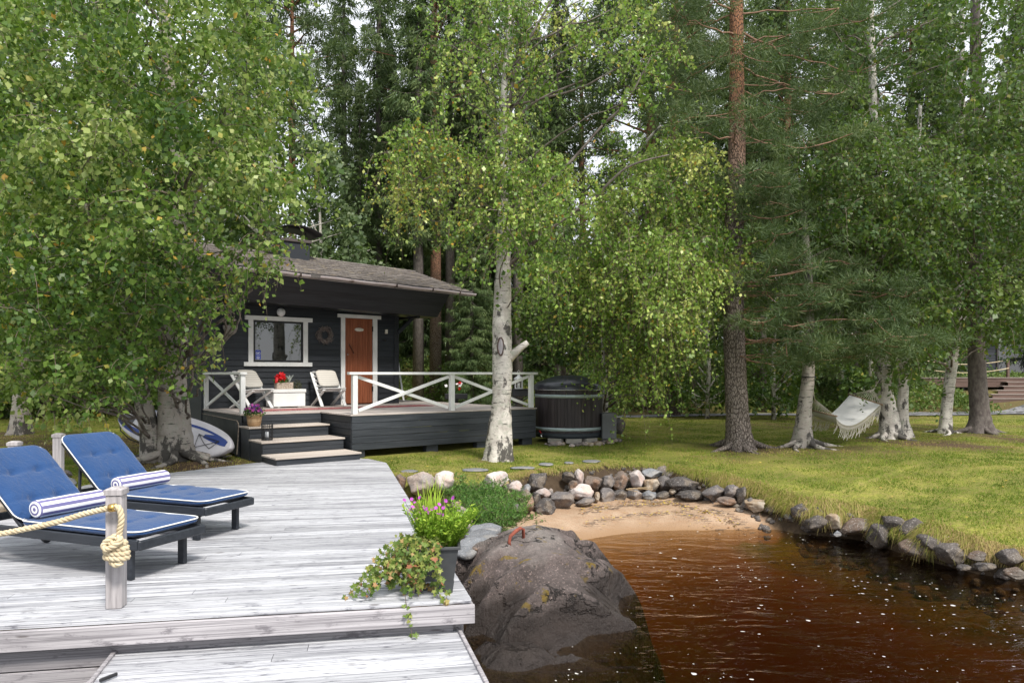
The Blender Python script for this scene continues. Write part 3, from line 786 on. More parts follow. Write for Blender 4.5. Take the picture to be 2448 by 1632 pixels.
def coil(rx, ry, z0, z1, turns, n=26, ph=0, tilt=.0):
    o = []
    for i in range(int(n * turns) + 1):
        a = ph + 2 * math.pi * i / n; tt = i / (n * turns)
        o.append(kc + Vector((rx * math.cos(a), ry * math.sin(a), z0 + (z1 - z0) * tt + tilt * math.cos(a))))
    return o
for (rx, z, ti, ph) in ((.050, .062, -.012, .3), (.060, .030, -.010, 1.2), (.066, -.003, -.008, 2.2), (.067, -.036, -.004, .9)):
    rope_mb(m, coil(rx, .042, z, z + .004, 1.0, 16, ph, ti), sub=4, strand=.0112)
rope_mb(m, [kc + Vector(v) for v in ((.01, -.02, .11), (-.03, -.045, .085), (-.055, -.05, .055), (-.03, -.062, .03), (.03, -.06, .06), (.05, -.045, .09), (.02, -.03, .10))], sub=6)
rope_mb(m, [kc + Vector(v) for v in ((-.02, -.02, -.03), (-.01, -.03, -.065), (.02, -.03, -.075), (.045, -.02, -.06))], sub=6)
m.build('knot', ROPE, ro)
m = MB()
ring = [eye + Vector((.014 * math.cos(a), -.02 + .0, .014 * math.sin(a) + .016)) for a in np.linspace(0, 2 * math.pi, 17)]
m.tube(ring, .0035, 6); m.tube([eye + Vector((0, .03, .012)), eye + Vector((0, -.012, .012))], .006, 8)
m.tube([eyept(262, 1214, yr), eyept(276, 1212, yr)], .0265, 14)
tag(m.build('rope_eye', BRASS), 'brass eye and ferrule holding the rope on the foreground post', 'rope fitting')
# ---------------------------------------------------------------- sun loungers
BLUE = None
t = NT('blue_canvas'); v = t.coord()
c = t.mix(t.noise(v, 4, 3), (.015, .050, .145), (.023, .068, .185))
wv = t.noise(t.coord((300, 300, 300)), 1, 2)
cr = t.noise(t.coord((3, 7, 7)), 2.6, 5, .6, 1.4)
t.bsdf(c, .8, t.bump(t.math('ADD', t.math('MULTIPLY', cr, 1.0), t.math('MULTIPLY', wv, .06)), .6, .022), .15, sheen=.25); BLUE = t.m
CREAM = mat('white_piping', (.78, .78, .75), rough=.6)
LBLK = mat('dark_lounger_wood', (.016, .02, .027), (.03, .035, .044), 4, (1, 8, 8), rough=.45, bump=.2, rnd=.3, spec=.4)
def cushion(L, W_, T, buttons, seed, nx=64, ny=40):
    """tufted pad, x along, y across, bottom at z=0: returns verts, faces and the seam outline"""
    V = []; Fc = []; r = random.Random(seed)
    def prof(u): return (1 - min(1, abs(u)) ** 7) ** .5
    g1 = [(-math.cos(math.pi * i / nx)) for i in range(nx + 1)]; g2 = [(-math.cos(math.pi * j / ny)) for j in range(ny + 1)]
    ro_ = .10
    def xy(u, w_):
        x = u * L / 2; y = w_ * W_ / 2                      # round the plan corners
        ax, ay = L / 2 - abs(x), W_ / 2 - abs(y)
        if ax < ro_ and ay < ro_:
            dx, dy = ro_ - ax, ro_ - ay; mx = max(dx, dy); d = math.hypot(dx, dy)
            if d > 0: dx, dy = dx * mx / d, dy * mx / d
            x = math.copysign(L / 2 - ro_ + dx, x); y = math.copysign(W_ / 2 - ro_ + dy, y)
        return x, y
    for side in (1, -1):
        for i, u in enumerate(g1):
            for j, w_ in enumerate(g2):
                x, y = xy(u, w_); e = prof(u) * prof(w_)
                h = T * .5 * e
                if side > 0:
                    for (bx, by) in buttons:
                        d = math.hypot(x - bx, (y - by)); h -= .030 * math.exp(-(d / .035) ** 2) + .009 * math.exp(-(d / .10) ** 2)
                    for bx in set(b_[0] for b_ in buttons): h -= .010 * math.exp(-((x - bx) / .022) ** 2) * prof(w_)
                    h += .004 * math.sin(y * 60 + 3 * math.sin(x * 9)) * math.exp(-((W_ / 2 - abs(y)) / .05) ** 2) * e
                    h += .020 * e * (vnoise(np.array([x * 3 + seed]), np.array([y * 3]), 1.5, seed)[0] - .5)
                V.append((x, y, T / 2 + side * h))
    n2 = (nx + 1) * (ny + 1)
    for i in range(nx):
        for j in range(ny):
            a = i * (ny + 1) + j; q = (a, a + ny + 1, a + ny + 2, a + 1)
            Fc.append(q); Fc.append(tuple(x + n2 for x in q[::-1]))
    seam = []
    N = 24
    for (u0, w0, u1, w1) in ((-1, -1, 1, -1), (1, -1, 1, 1), (1, 1, -1, 1), (-1, 1, -1, -1)):
        for k in range(N):
            t_ = -math.cos(math.pi * k / N) * .5 + .5
            seam.append(xy(u0 + (u1 - u0) * t_, w0 + (w1 - w0) * t_))
    return V, Fc, seam
def make_lounger(p, ang, back, label, blabel):
    """local frame: x from the hinge to the foot end, y across from near to far, z up from the dock"""
    e = empty('sun_lounger', p, ang, label, 'sun lounger', 'blue cushioned sun loungers on the dock')
    SL, BL, W_ = 1.24, .83, .62
    m = MB(); Z0, Z1 = .245, .315
    for y in (-.012, W_ - .018): m.bbox(-.78, SL + .03, y, y + .03, Z0, Z1 + .005, .005)
    m.bbox(SL + .031, SL + .06, -.012, W_ + .012, Z0 + .0, Z1 + .003, .01); m.bbox(-.81, -.781, -.012, W_ + .012, Z0, Z1, .006)
    m.bbox(SL - .03, SL + .028, .02, W_ - .02, Z0 + .035, Z0 + .05, .003)
    m.build('frame', LBLK, e)
    m = MB()
    for k in range(11): m.bbox(.02 + k * .105, .10 + k * .105, .021, W_ - .021, Z1 - .018, Z1 - .002, .003)
    m.build('seat_slats', LBLK, e)
    for (x, y) in ((SL - .12, .035), (SL - .12, W_ - .085)):
        m = MB(); m.bbox(x - .03, x + .04, y, y + .04, .001, Z0 + .03, .006)
        m.prism([(0, 0), (.075, 0), (.075, .012), (.03, .05), (0, .05)], 0, .03)
        m.v[-10:] = [(x - .065 + .0 + vx[0] * 1.9, y + .006 + vx[2], Z0 + .0 - vx[1]) for vx in m.v[-10:]]
        m.build('leg', LBLK, e)
    for (x, y) in ((-.62, .035), (-.62, W_ - .085)):
        m = MB(); m.bbox(x - .03, x + .04, y, y + .04, .06, Z0 + .03, .006); m.build('leg', LBLK, e)
    Mx = Matrix.Rotation(R(90), 4, 'X')
    for y in (-.045, W_ + .015):
        m = MB(); m.lathe([(.02, -.014), (.075, -.014), (.082, -.006), (.082, .006), (.075, .014), (.02, .014)], (0, 0, 0), 22, M=Matrix.Translation((-.60, y + .015, .083)) @ Mx)
        m.build('wheel', BLACKM, e)
    # back panel hinged at x=0
    Mb = Matrix.Translation((0, 0, Z1)) @ Matrix.Rotation(-(math.pi - back), 4, 'Y') @ Matrix.Diagonal((1, 1, -1, 1))
    m = MB()
    for y in (.02, W_ - .05): m.bbox(0, BL - .02, y, y + .03, -.03, .0, .004, M=Mb)
    for k in range(7): m.bbox(.05 + k * .105, .13 + k * .105, .051, W_ - .051, -.014, -.002, .003, M=Mb)
    m.build('backrest', LBLK, e)
    for yy in (.06, W_ - .06):
        m = MB(); q = Mb @ Vector((.5, yy, -.03)); m.beam(q, (q.x - .02, yy, Z0 + .02), .025, .025); m.build('prop', LBLK, e)
    T = .085
    V, Fc, seam = cushion(SL + .05, W_ + .02, T, [(-.34, .11), (-.34, -.11), (-.03, .11), (-.03, -.11), (.30, .11), (.30, -.11)], 3)
    off = Vector((SL / 2 + .005, W_ / 2, Z1)); s = np_obj('seat_cushion', [Vector(v) + off for v in V], Fc, BLUE, e, smooth=True)
    m = MB(); pts = [Vector((x, y, T * .72)) + off for x, y in seam]; m.tube(pts + [pts[0]], .0062, 6, False); m.build('piping', CREAM, s)
    V, Fc, seam = cushion(BL, W_ + .02, T, [(-.22, .11), (-.22, -.11), (.10, .11), (.10, -.11)], 5)
    # flip so the padded face looks forward/up
    Mc = Mb @ Matrix.Translation((BL / 2 + .03, W_ / 2, .0)) @ Matrix.Scale(1, 4)
    s = np_obj('back_cushion', [Mc @ Vector((x, y, -z) if False else (x, y, z)) for x, y, z in V], Fc, BLUE, e, smooth=True)
    m = MB(); pts = [Mc @ Vector((x, y, T * .45)) for x, y in seam]; m.tube(pts + [pts[0]], .0062, 6, False); m.build('piping', CREAM, s)
    return e, Z1 + T
# striped bolsters
t = NT('striped_cotton'); v = t.coord(); o_ = t.xyz(v)
ang_ = t.math('ARCTAN2', o_[2], o_[1]); st = t.math('SINE', t.math('MULTIPLY', ang_, 8.0))
c1_ = t.ramp(st, [(0, (.82, .82, .82)), (.03, (.16, .15, .30))])
rad = t.math('SQRT', t.math('ADD', t.math('POWER', o_[1], 2.0), t.math('POWER', o_[2], 2.0)))
c2_ = t.ramp(t.math('SINE', t.math('MULTIPLY', rad, 170.0)), [(0, (.82, .82, .82)), (.03, (.16, .15, .30))])
endm = t.math('GREATER_THAN', t.math('ABSOLUTE', o_[0]), .288)
c = t.mix(endm, c1_, c2_)
t.bsdf(c, .85, t.bump(t.noise(v, 9, 4), .4, .02), .1); STRIPE = t.m
def bolster(p, ang, label, tilt=0):
    m = MB(); prof = []
    L, r = .61, .084
    for i in range(8): a = math.pi / 2 * i / 7; prof.append((r - .028 + .028 * math.sin(a) if i else .001, -L / 2 + .028 - .028 * math.cos(a)))
    prof += [(r * 1.0, -L / 4), (r * 1.03, 0), (r * .99, L / 4)]
    for i in range(8)[::-1]: a = math.pi / 2 * i / 7; prof.append((r - .028 + .028 * math.sin(a) if i else .001, L / 2 - .028 + .028 * math.cos(a)))
    m.lathe(prof, n=40, M=Matrix.Rotation(R(90), 4, 'Y'))
    o = m.build('bolster_pillow', STRIPE, loc=p); o.scale = (1, .95, .84); o.rotation_euler = (.3, tilt, ang); tag(o, label, 'pillow', 'striped bolsters'); return o
LA = math.atan2(-.357, .934)
h1 = gnd(60, 1243, .38); h1 = h1 - Vector((.934, -.357, 0)) * .06; e1, zt = make_lounger(Vector((h1.x, h1.y, 0)), LA, R(40), 'blue cushioned sun lounger nearest the rope post', '')
h2 = Vector((-4.01, 6.98, 0)); e2, _ = make_lounger(h2, LA, R(42), 'blue cushioned sun lounger farther from the water, behind the first', '')
wdir = Vector((.357, .934, 0)); edir = Vector((.934, -.357, 0))
bolster(Vector((h1.x, h1.y, zt + .065)) + wdir * .33 + edir * .13, LA + R(90), 'blue and white striped bolster on the nearer lounger')
bolster(Vector((h2.x, h2.y, zt + .065)) + wdir * .33 + edir * .13, LA + R(90), 'blue and white striped bolster on the farther lounger')
# lichen-grey stones heaped outside the dock behind the loungers
rr = random.Random(8)
for k in range(95):
    y = rr.uniform(6.2, 10.4); x = -6.5 - (y - 8.3) * .24 + rr.gauss(0, .38); s = rr.uniform(.12, .30)
    if x > -5.25 - (y - 7.0) * .24 - .2: continue
    V, Fc = rock_verts(600 + k, (s * 1.2, s, s * .7), .5, IC2)
    o = np_obj('lichen_stone', V, Fc, RK[rr.choice(['grey', 'tan', 'pink', 'slate'])], smooth=True); o.location = (x, y, hz(x, y) + .04)
    tag(o, 'lichen grey stone on the heap outside the dock behind the loungers', 'stone', 'stones heaped behind the loungers')
# ================================================================= CABIN AND TERRACE (local frame: a along the facade, y away from the camera, b = -y)
CA = math.atan2(.613, .79)
O = Vector((-6.80, 15.65, 0)); cu = Vector((math.cos(CA), math.sin(CA), 0)); cw = Vector((math.sin(CA), -math.cos(CA), 0))
def L(a, b, z=0): return O + cu * a + cw * b + Vector((0, 0, z))
TZ = .78
cab = empty('cabin', O, CA, 'black timber sauna cabin with white window frame and red brown door', 'cabin')
WT = 3.10; AW = 4.78; DP = 4.0
def lapwall(m, x0, x1, z0, z1, holes=(), face=0.0, step=.135, axis='x', sgn=1):
    """overlapping horizontal boards on the plane y=face; each board leans out at its foot"""
    z = z0
    while z < z1 - .01:
        zt = min(z + step, z1); segs = [(x0, x1)]
        for (h0, h1, hz0, hz1) in holes:
            if zt > hz0 + .01 and z < hz1 - .01:
                ns = []
                for (s0, s1) in segs:
                    if h0 > s0: ns.append((s0, min(h0, s1)))
                    if h1 < s1: ns.append((max(h1, s0), s1))
                segs = [q for q in ns if q[1] - q[0] > .01]
        for (s0, s1) in segs:
            f0, f1 = face - .030 * sgn, face - .010 * sgn
            if axis == 'x': vs = [(s0, f0, z), (s1, f0, z), (s1, f1, zt + .012), (s0, f1, zt + .012), (s0, face + .01 * sgn, z), (s1, face + .01 * sgn, z), (s1, face + .01 * sgn, zt + .012), (s0, face + .01 * sgn, zt + .012)]
            else: vs = [(f0, s0, z), (f0, s1, z), (f1, s1, zt + .012), (f1, s0, zt + .012), (face + .01 * sgn, s0, z), (face + .01 * sgn, s1, z), (face + .01 * sgn, s1, zt + .012), (face + .01 * sgn, s0, zt + .012)]
            m.add(vs, [(0, 1, 2, 3), (4, 7, 6, 5), (0, 4, 5, 1), (3, 2, 6, 7), (0, 3, 7, 4), (1, 5, 6, 2)])
        z += step
WIN = (1.078, 2.254, 1.84, 2.78); DOOR = (3.326, 4.079, TZ + .02, 2.94)
m = MB(); lapwall(m, 0, AW, TZ + .005, WT + .1, [WIN, DOOR]); lapwall(m, 0, AW, -.05, TZ - .15, step=.135)
m.build('front_wall', BLACKW, cab)
m = MB(); lapwall(m, .04, DP, -.05, WT + .3, [(1.85, 2.75, 1.85, 2.65)], face=0.0, axis='y'); m.build('side_wall', BLACKW, cab)
m = MB(); lapwall(m, .04, DP, -.05, WT + .3, face=AW, axis='y', sgn=-1); lapwall(m, 0, AW, -.05, WT + .3, face=DP, sgn=-1); m.build('back_wall', BLACKW, cab)
m = MB(); m.box(.05, AW - .05, .12, DP - .05, .0, WT, .2); m.build('core', mat('dark_interior', (.012, .012, .014), rough=.9), cab)
for x, x2 in ((-.035, -.052), (AW - .085, AW + .0355)): m = MB(); m.bbox(x, x + .12, -.05, -.032, -.05, WT + .08, .004); m.bbox(x2, x2 + .018, -.0505, .08, -.05, WT + .08, .004); m.build('corner_board', BLACKW, cab)
# ---- window
wn_ = MB(); wn_.bbox(.965, 1.078, -.062, -.028, 1.818, 2.78, .004); wn_.bbox(2.254, 2.368, -.062, -.028, 1.818, 2.78, .004)
wn_.bbox(.885, 2.482, -.068, -.028, 2.781, 2.882, .004); wn_.bbox(.865, 2.475, -.068, -.028, 1.722, 1.817, .004)
wf = wn_.build('window', WHITE, cab)
m = MB(); fr = (1.079, 2.253, 1.819, 2.779); k = .045
m.bbox(fr[0], fr[0] + k, -.046, -.0, fr[2], fr[3], .004); m.bbox(fr[1] - k, fr[1], -.046, -.0, fr[2], fr[3], .004)
m.bbox(fr[0] + k, fr[1] - k, -.045, -.0, fr[3] - k, fr[3], .004); m.bbox(fr[0] + k, fr[1] - k, -.045, -.0, fr[2], fr[2] + k, .004)
m.build('sash', mat('black_paint', (.012, .013, .016), rough=.35), wf)
GLASS = mat('window_glass', (.012, .014, .015), rough=.015, spec=1.0, coat=1.0)
m = MB(); m.box(fr[0] + k, fr[1] - k, -.030, -.022, fr[2] + k, fr[3] - k); m.build('pane', GLASS, wf)
BLUES = mat('sticker_blue', (.012, .045, .42), rough=.4); WST = mat('sticker_white', (.75, .77, .8), rough=.5)
m = MB(); m.box(1.135, 1.250, -.0335, -.0312, 1.885, 2.095); st_ = m.build('sticker', BLUES, wf)
m = MB(); cx0, cz0 = 1.192, 2.02
for q in range(28):
    a0, a1 = 2 * math.pi * q / 28, 2 * math.pi * (q + 1) / 28
    m.add([(cx0 + r_ * math.cos(a), -.0352, cz0 + r_ * math.sin(a)) for a in (a0, a1) for r_ in (.042, .049)], [(0, 1, 3, 2)])
Mc = Matrix.Translation((cx0, -.0356, cz0 + .004)) @ Matrix.Rotation(R(-25), 4, 'Y')
m.box(-.028, .020, 0, .001, -.010, .012, M=Mc); m.box(.020, .030, 0, .001, -.006, .008, M=Mc); m.box(-.004, .004, 0, .001, -.026, -.011, M=Mc)
for zz, wd in ((1.945, .04), (1.930, .034), (1.914, .04), (1.898, .026)): m.box(cx0 - wd, cx0 + wd, -.0352, -.0344, zz - .004, zz + .003)
m.build('sticker_print', WST, wf)
# ---- door
m = MB(); m.bbox(3.215, 3.325, -.064, -.028, TZ + .0, 2.939, .004); m.bbox(4.080, 4.205, -.064, -.028, TZ, 2.939, .004); m.bbox(3.125, 4.312, -.070, -.028, 2.940, 3.030, .004)
m.build('door_frame', WHITE, cab)
DOORM = mat('red_brown_door', (.20, .055, .022), (.27, .085, .037), 3, (8, 8, .7), rough=.5, bump=.25, bscale=8, rnd=.18, spec=.4)
m = MB(); x = 3.327
m.box(3.326, 4.079, -.018, .02, TZ + .02, 2.938, .2)
while x < 4.06: m.bbox(x, min(x + .066, 4.078), -.030, -.019, TZ + .035, 2.92, .004); x += .0685
dr = m.build('door', DOORM, cab)
m = MB(); m.tube([(3.43, -.055, 2.28), (3.45, -.075, 2.24), (3.53, -.08, 2.10), (3.555, -.055, 2.06)], [.012, .014, .014, .012], 10); m.build('handle', mat('handle_wood', (.10, .03, .015), rough=.35), dr)
m = MB(); m.lathe([(.016, 0), (.016, .02), (.011, .03)], (0, 0, 0), 14, M=Matrix.Translation((3.40, -.030, 2.03)) @ Matrix.Rotation(R(90), 4, 'X')); m.lathe([(.012, 0), (.012, .02)], (0, 0, 0), 12, M=Matrix.Translation((3.43, -.030, 2.285)) @ Matrix.Rotation(R(90), 4, 'X')); m.lathe([(.012, 0), (.012, .02)], (0, 0, 0), 12, M=Matrix.Translation((3.555, -.030, 2.06)) @ Matrix.Rotation(R(90), 4, 'X')); m.build('lock', CHROME, dr)
for zz in (2.62, 1.1):
    m = MB(); m.bbox(4.055, 4.085, -.072, -.045, zz, zz + .13, .004); m.build('hinge', BLACKM, dr)
m = MB()
ov = [(3.71 + .125 * math.cos(2 * math.pi * q / 28), 2.655 + .045 * math.sin(2 * math.pi * q / 28)) for q in range(28)]
m.add([(x, -.0345, z) for x, z in ov] + [(x, -.044, z) for x, z in ov], [tuple(range(28)), tuple(range(28, 56))[::-1]] + [(i, (i + 1) % 28, 28 + (i + 1) % 28, 28 + i) for i in range(28)])
sg = m.build('door_sign', mat('birch_slice', (.62, .56, .48), (.50, .44, .37), 30, rough=.7), dr)
m = MB(); m.tube([(3.66, -.041, 2.695), (3.71, -.036, 2.78), (3.76, -.041, 2.695)], .003, 5); m.build('sign_cord', TWIG, dr)
tc = bpy.data.curves.new('sign_lettering', 'FONT'); tc.body = 'Sauna'; tc.size = .085; tc.extrude = .0012; tc.align_x = 'CENTER'; tc.align_y = 'CENTER'
to = bpy.data.objects.new('tmp', tc); col.objects.link(to); bpy.context.view_layer.update()
me_ = bpy.data.meshes.new_from_object(to.evaluated_get(bpy.context.evaluated_depsgraph_get())); bpy.data.objects.remove(to)
lt = bpy.data.objects.new('sign_lettering', me_); col.objects.link(lt); lt.parent = dr; lt.location = (3.715, -.0455, 2.652); lt.rotation_euler = (R(90), 0, 0)
me_.materials.clear(); me_.materials.append(mat('cream_letters', (.80, .78, .72), rough=.6))
# ---- side window
m = MB(); 
for (y0, y1, z0, z1) in ((1.75, 1.85, 1.85, 2.65), (2.75, 2.85, 1.85, 2.65), (1.66, 2.94, 2.651, 2.75), (1.66, 2.94, 1.75, 1.849)): m.bbox(-.066, -.028, y0, y1, z0, z1, .004)
sw = m.build('window', WHITE, cab)
m = MB(); m.box(-.02, -.012, 1.851, 2.749, 1.851, 2.649); m.build('pane', GLASS, sw)
# ---- roof: rows of hexagon shingles on a boarded slope
def rz(a): return (3.2 - a) * .025
RB0, RZ0, RB1, RZ1, RA0, RA1 = 1.42, 3.72, -1.6, 4.60, -.75, 6.22
SH = mat('asphalt_shingle', (.115, .10, .092), (.20, .18, .165), 9, rough=.95, bump=.6, bscale=90, rnd=.5, patch=((.25, .21, .15), 5, .58, .68), spec=.1)
def rp_(a, b_, off=0.0):
    t_ = (b_ - RB1) / (RB0 - RB1) if b_ > RB1 else (RB1 - b_) / (RB0 - RB1)
    return Vector((a, -b_, RZ1 + (RZ0 - RZ1) * t_ + rz(a) + off))
m = MB()
for sgn in (0, 1):
    nb = 22 if sgn == 0 else 6
    for i in range(nb):
        f0, f1 = i / nb, (i + 1.5) / nb
        b0 = (RB0 + (RB1 - RB0) * f0) if sgn == 0 else RB1 * 2 - (RB0 + (RB1 - RB0) * f0)
        b1 = (RB0 + (RB1 - RB0) * min(f1, 1)) if sgn == 0 else RB1 * 2 - (RB0 + (RB1 - RB0) * min(f1, 1))
        x = RA0 - (.15 if i % 2 else 0)
        wd = .30
        while x < RA1:
            x0, x1 = max(x, RA0), min(x + wd - .012, RA1)
            if x1 - x0 > .03:
                o0, o1 = .017 + random.uniform(0, .006), .002
                pts = [rp_(x0, b0 + (b1 - b0) * .12, o0), rp_(x0 + (x1 - x0) * .28, b0, o0), rp_(x0 + (x1 - x0) * .72, b0, o0), rp_(x1, b0 + (b1 - b0) * .12, o0), rp_(x1, b1, o1), rp_(x0, b1, o1)]
                low = [p - Vector((0, 0, .016)) for p in pts[:4]]
                m.add(pts + low, [(0, 1, 2, 3, 4, 5), (0, 6, 7, 1), (1, 7, 8, 2), (2, 8, 9, 3)])
            x += wd
m.build('shingles', SH, cab)
m = MB()
for i in range(23):
    x0 = RA0 + i * (RA1 - RA0) / 23; m.add([rp_(x0, RB1 + .12, .022), rp_(x0 + .325, RB1 + .12, .022), rp_(x0 + .325, RB1, .034), rp_(x0, RB1, .03), rp_(x0, RB1 - .12, .022), rp_(x0 + .325, RB1 - .12, .022)], [(0, 1, 2, 3), (3, 2, 5, 4)])
m.build('ridge_cap', SH, cab)
m = MB()
e_ = [rp_(RA0, RB0 - .01, -.004), rp_(RA1, RB0 - .01, -.004), rp_(RA1, RB1, -.004), rp_(RA0, RB1, -.004)]
dn = Vector((0, 0, -.09)); m.add(e_ + [p + dn for p in e_], [(0, 1, 2, 3), (4, 7, 6, 5), (0, 4, 5, 1), (1, 5, 6, 2), (0, 3, 7, 4)])
BB = RB1 * 2 - RB0
e_ = [rp_(RA0, RB1, -.004), rp_(RA1, RB1, -.004), rp_(RA1, BB, -.004), rp_(RA0, BB, -.004)]
m.add(e_ + [p + dn for p in e_], [(0, 1, 2, 3), (4, 7, 6, 5), (2, 6, 7, 3), (1, 5, 6, 2), (0, 3, 7, 4)])
m.build('roof', BLACKW, cab)
# boxed eave: sloping front boards, flat underside, end caps
m = MB(); P0 = Vector((0, -.66, 3.09)); P1 = Vector((0, -1.30, 3.66)); EA0, EA1 = -.55, 5.62
nbd = 5
for i in range(nbd):
    q0 = P0.lerp(P1, i / nbd); q1 = P0.lerp(P1, (i + 1) / nbd)
    vs = []
    for a in (EA0, EA1):
        d = Vector((0, 0, rz(a)))
        vs += [Vector((a, q0.y - .012, q0.z - .004)) + d, Vector((a, q1.y, q1.z)) + d, Vector((a, q1.y + .03, q1.z + .01)) + d, Vector((a, q0.y + .03, q0.z + .02)) + d]
    m.add(vs, [(0, 1, 5, 4), (1, 2, 6, 5), (2, 3, 7, 6), (3, 0, 4, 7), (0, 3, 2, 1), (4, 5, 6, 7)])
m.build('eave_front', BLACKW, cab)
m = MB(); 
vs = []
for a in (EA0, EA1):
    d = Vector((0, 0, rz(a))); vs += [Vector((a, -.655, 3.085)) + d, Vector((a, -.012, 3.085)) + d, Vector((a, -.012, 3.11)) + d, Vector((a, -.655, 3.11)) + d]
m.add(vs, [(0, 1, 5, 4), (1, 2, 6, 5), (2, 3, 7, 6), (3, 0, 4, 7), (0, 3, 2, 1), (4, 5, 6, 7)])
for a in (EA0 + .001, EA1 - .001):
    d = Vector((0, 0, rz(a))); m.add([Vector((a, -.64, 3.11)) + d, Vector((a, -1.27, 3.67)) + d, Vector((a, 1.2, 4.2)) + d, Vector((a, 1.2, 3.11)) + d], [(0, 1, 2, 3)])
m.build('soffit', mat('glossy_black_soffit', (.016, .018, .021), (.026, .028, .032), 3, (.6, 8, 8), rough=.32, spec=.5), cab)
m = MB(); m.beam((AW + .02, -.06, 2.62), (AW + .46, -.06, 3.03), .09, .085, (0, 1, 0)); m.beam((AW + .35, -.55, 3.02), (AW + .35, 2, 3.02), .09, .06); m.build('brace', BLACKW, cab)
# gutter
GUT = mat('grey_pink_gutter', (.50, .43, .44), (.62, .55, .56), 4, (.7, 5, 5), rough=.35, spec=.5, patch=((.12, .08, .06), 2.0, .62, .7))
m = MB(); vs = []; fs = []; ng = 9; na = 24
for k_ in range(na + 1):
    a = RA0 + .05 + (RA1 - RA0) * k_ / na * 1.0; sag = .008 * math.sin(k_ * 1.3)
    for j in range(ng + 1):
        th = math.pi * j / ng; vs.append(Vector((a, -RB0 - .052 - .055 * math.cos(th), RZ0 - .035 - .058 * math.sin(th) + rz(a) + sag)))
for k_ in range(na):
    for j in range(ng): i0 = k_ * (ng + 1) + j; fs.append((i0, i0 + 1, i0 + ng + 2, i0 + ng + 1))
fs.append(tuple(range(ng + 1))); fs.append(tuple(na * (ng + 1) + j for j in range(ng + 1))[::-1])
m.add(vs, fs, .5, True); gt = m.build('gutter', GUT, cab)
m = MB()
for a in (1.6, 3.95, 4.95, 5.75): m.bbox(a, a + .045, -RB0 - .113, -RB0 + .02, RZ0 - .10 + rz(a), RZ0 - .02 + rz(a), .006)
m.build('gutter_bracket', mat('dark_bracket', (.05, .035, .03), rough=.6), gt)
m = MB(); a = 1.85; m.bbox(a, a + .22, -RB0 - .116, -RB0 - .1, RZ0 - .102 + rz(a), RZ0 - .03 + rz(a), .004); m.build('gutter_joint', mat('gutter_joint_metal', (.10, .09, .085), rough=.6), gt)
m = MB(); vs = []
for a in (RA0 + .02, RA1 - .02):
    d = Vector((0, 0, rz(a))); vs += [Vector((a, -RB0 + .012, RZ0 - .11)) + d, Vector((a, -RB0 + .012, RZ0 + .0)) + d]
m.add(vs, [(0, 2, 3, 1)]); m.build('eave_board', GUT, cab)
# chimney with a curved cowl
ch = empty('chimney', (2.45, 1.25, -.17)); ch.parent = cab
m = MB(); m.bbox(-.36, .36, -.33, .33, 4.2, 5.02, .01); m.build('stack', mat('chimney_sheet', (.03, .034, .042), rough=.5), ch)
m = MB(); m.bbox(-.40, .40, -.37, .37, 5.021, 5.10, .01); m.build('collar', mat('chimney_collar', (.09, .075, .07), rough=.7), ch)
m = MB()
for (x, y) in ((-.28, -.25), (.28, -.25), (-.28, .25), (.28, .25)): m.tube([(x, y, 5.10), (x, y, 5.30)], .012, 6)
m.build('cowl_leg', BLACKM, ch)
m = MB(); vs = []; fs = []
for i in range(13):
    u = -1 + i / 6; x = .66 * u; z = 5.24 + .18 * (1 - u * u)
    vs += [(x, -.5, z), (x, .5, z), (x, -.5, z + .012), (x, .5, z + .012)]
for i in range(12):
    b0 = i * 4; fs += [(b0, b0 + 1, b0 + 5, b0 + 4), (b0 + 2, b0 + 6, b0 + 7, b0 + 3), (b0, b0 + 4, b0 + 6, b0 + 2), (b0 + 1, b0 + 3, b0 + 7, b0 + 5)]
m.add(vs, fs, .5, True); m.build('cowl', BLACKM, ch)
# ---- things on the facade
m = MB(); m.lathe([(.001, 0), (.055, .006), (.09, .03), (.102, .065), (.09, .105), (.055, .13), (.001, .14)], n=24, M=Matrix.Translation(L(1.70, .035, 2.985)) @ Matrix.Rotation(CA, 4, 'Z') @ Matrix.Rotation(R(90), 4, 'X'))
tag(m.build('wall_lamp', mat('opal_glass', (.72, .73, .75), rough=.25, spec=.5)), 'round white globe lamp on the black wall above the window', 'lamp')
m = MB(); r2 = random.Random(2)
for k in range(260):
    a = r2.uniform(0, 2 * math.pi); ra = r2.uniform(.10, .17); da = r2.uniform(.5, 1.1) * r2.choice((1, 1, -1)); rb = ra + r2.uniform(-.02, .10)
    c0 = Vector((2.79, 0, 2.49)); yy = -.035 - r2.uniform(0, .06)
    p0 = c0 + Vector((ra * math.cos(a), yy, ra * math.sin(a))); p1 = c0 + Vector(((ra + rb) / 2 * math.cos(a + da * .5), yy - .01, (ra + rb) / 2 * math.sin(a + da * .5))); p2 = c0 + Vector((rb * math.cos(a + da), yy - .015, rb * math.sin(a + da)))
    m.tube([p0, p1, p2], .0042, 3, False)
wr = m.build('wreath', mat('dry_twigs', (.16, .13, .12), (.28, .24, .22), 20, rough=.9), loc=O, rz=CA); tag(wr, 'wreath of dry grey twigs hanging between window and door', 'wreath')
m = MB(); p = L(4.46, .035, 2.63); Mx = Matrix.Translation(p) @ Matrix.Rotation(CA, 4, 'Z')
m.bbox(-.035, .035, -.05, 0, -.05, .06, .008, M=Mx); tag(m.build('outdoor_socket', mat('cream_plastic', (.62, .58, .50), rough=.5)), 'small cream socket box on the wall right of the door', 'socket')
m = MB(); Mx = Matrix.Translation(L(4.40, .035, 2.42)) @ Matrix.Rotation(CA, 4, 'Z')
m.bbox(-.05, .05, -.012, 0, -.02, .02, .004, M=Mx)
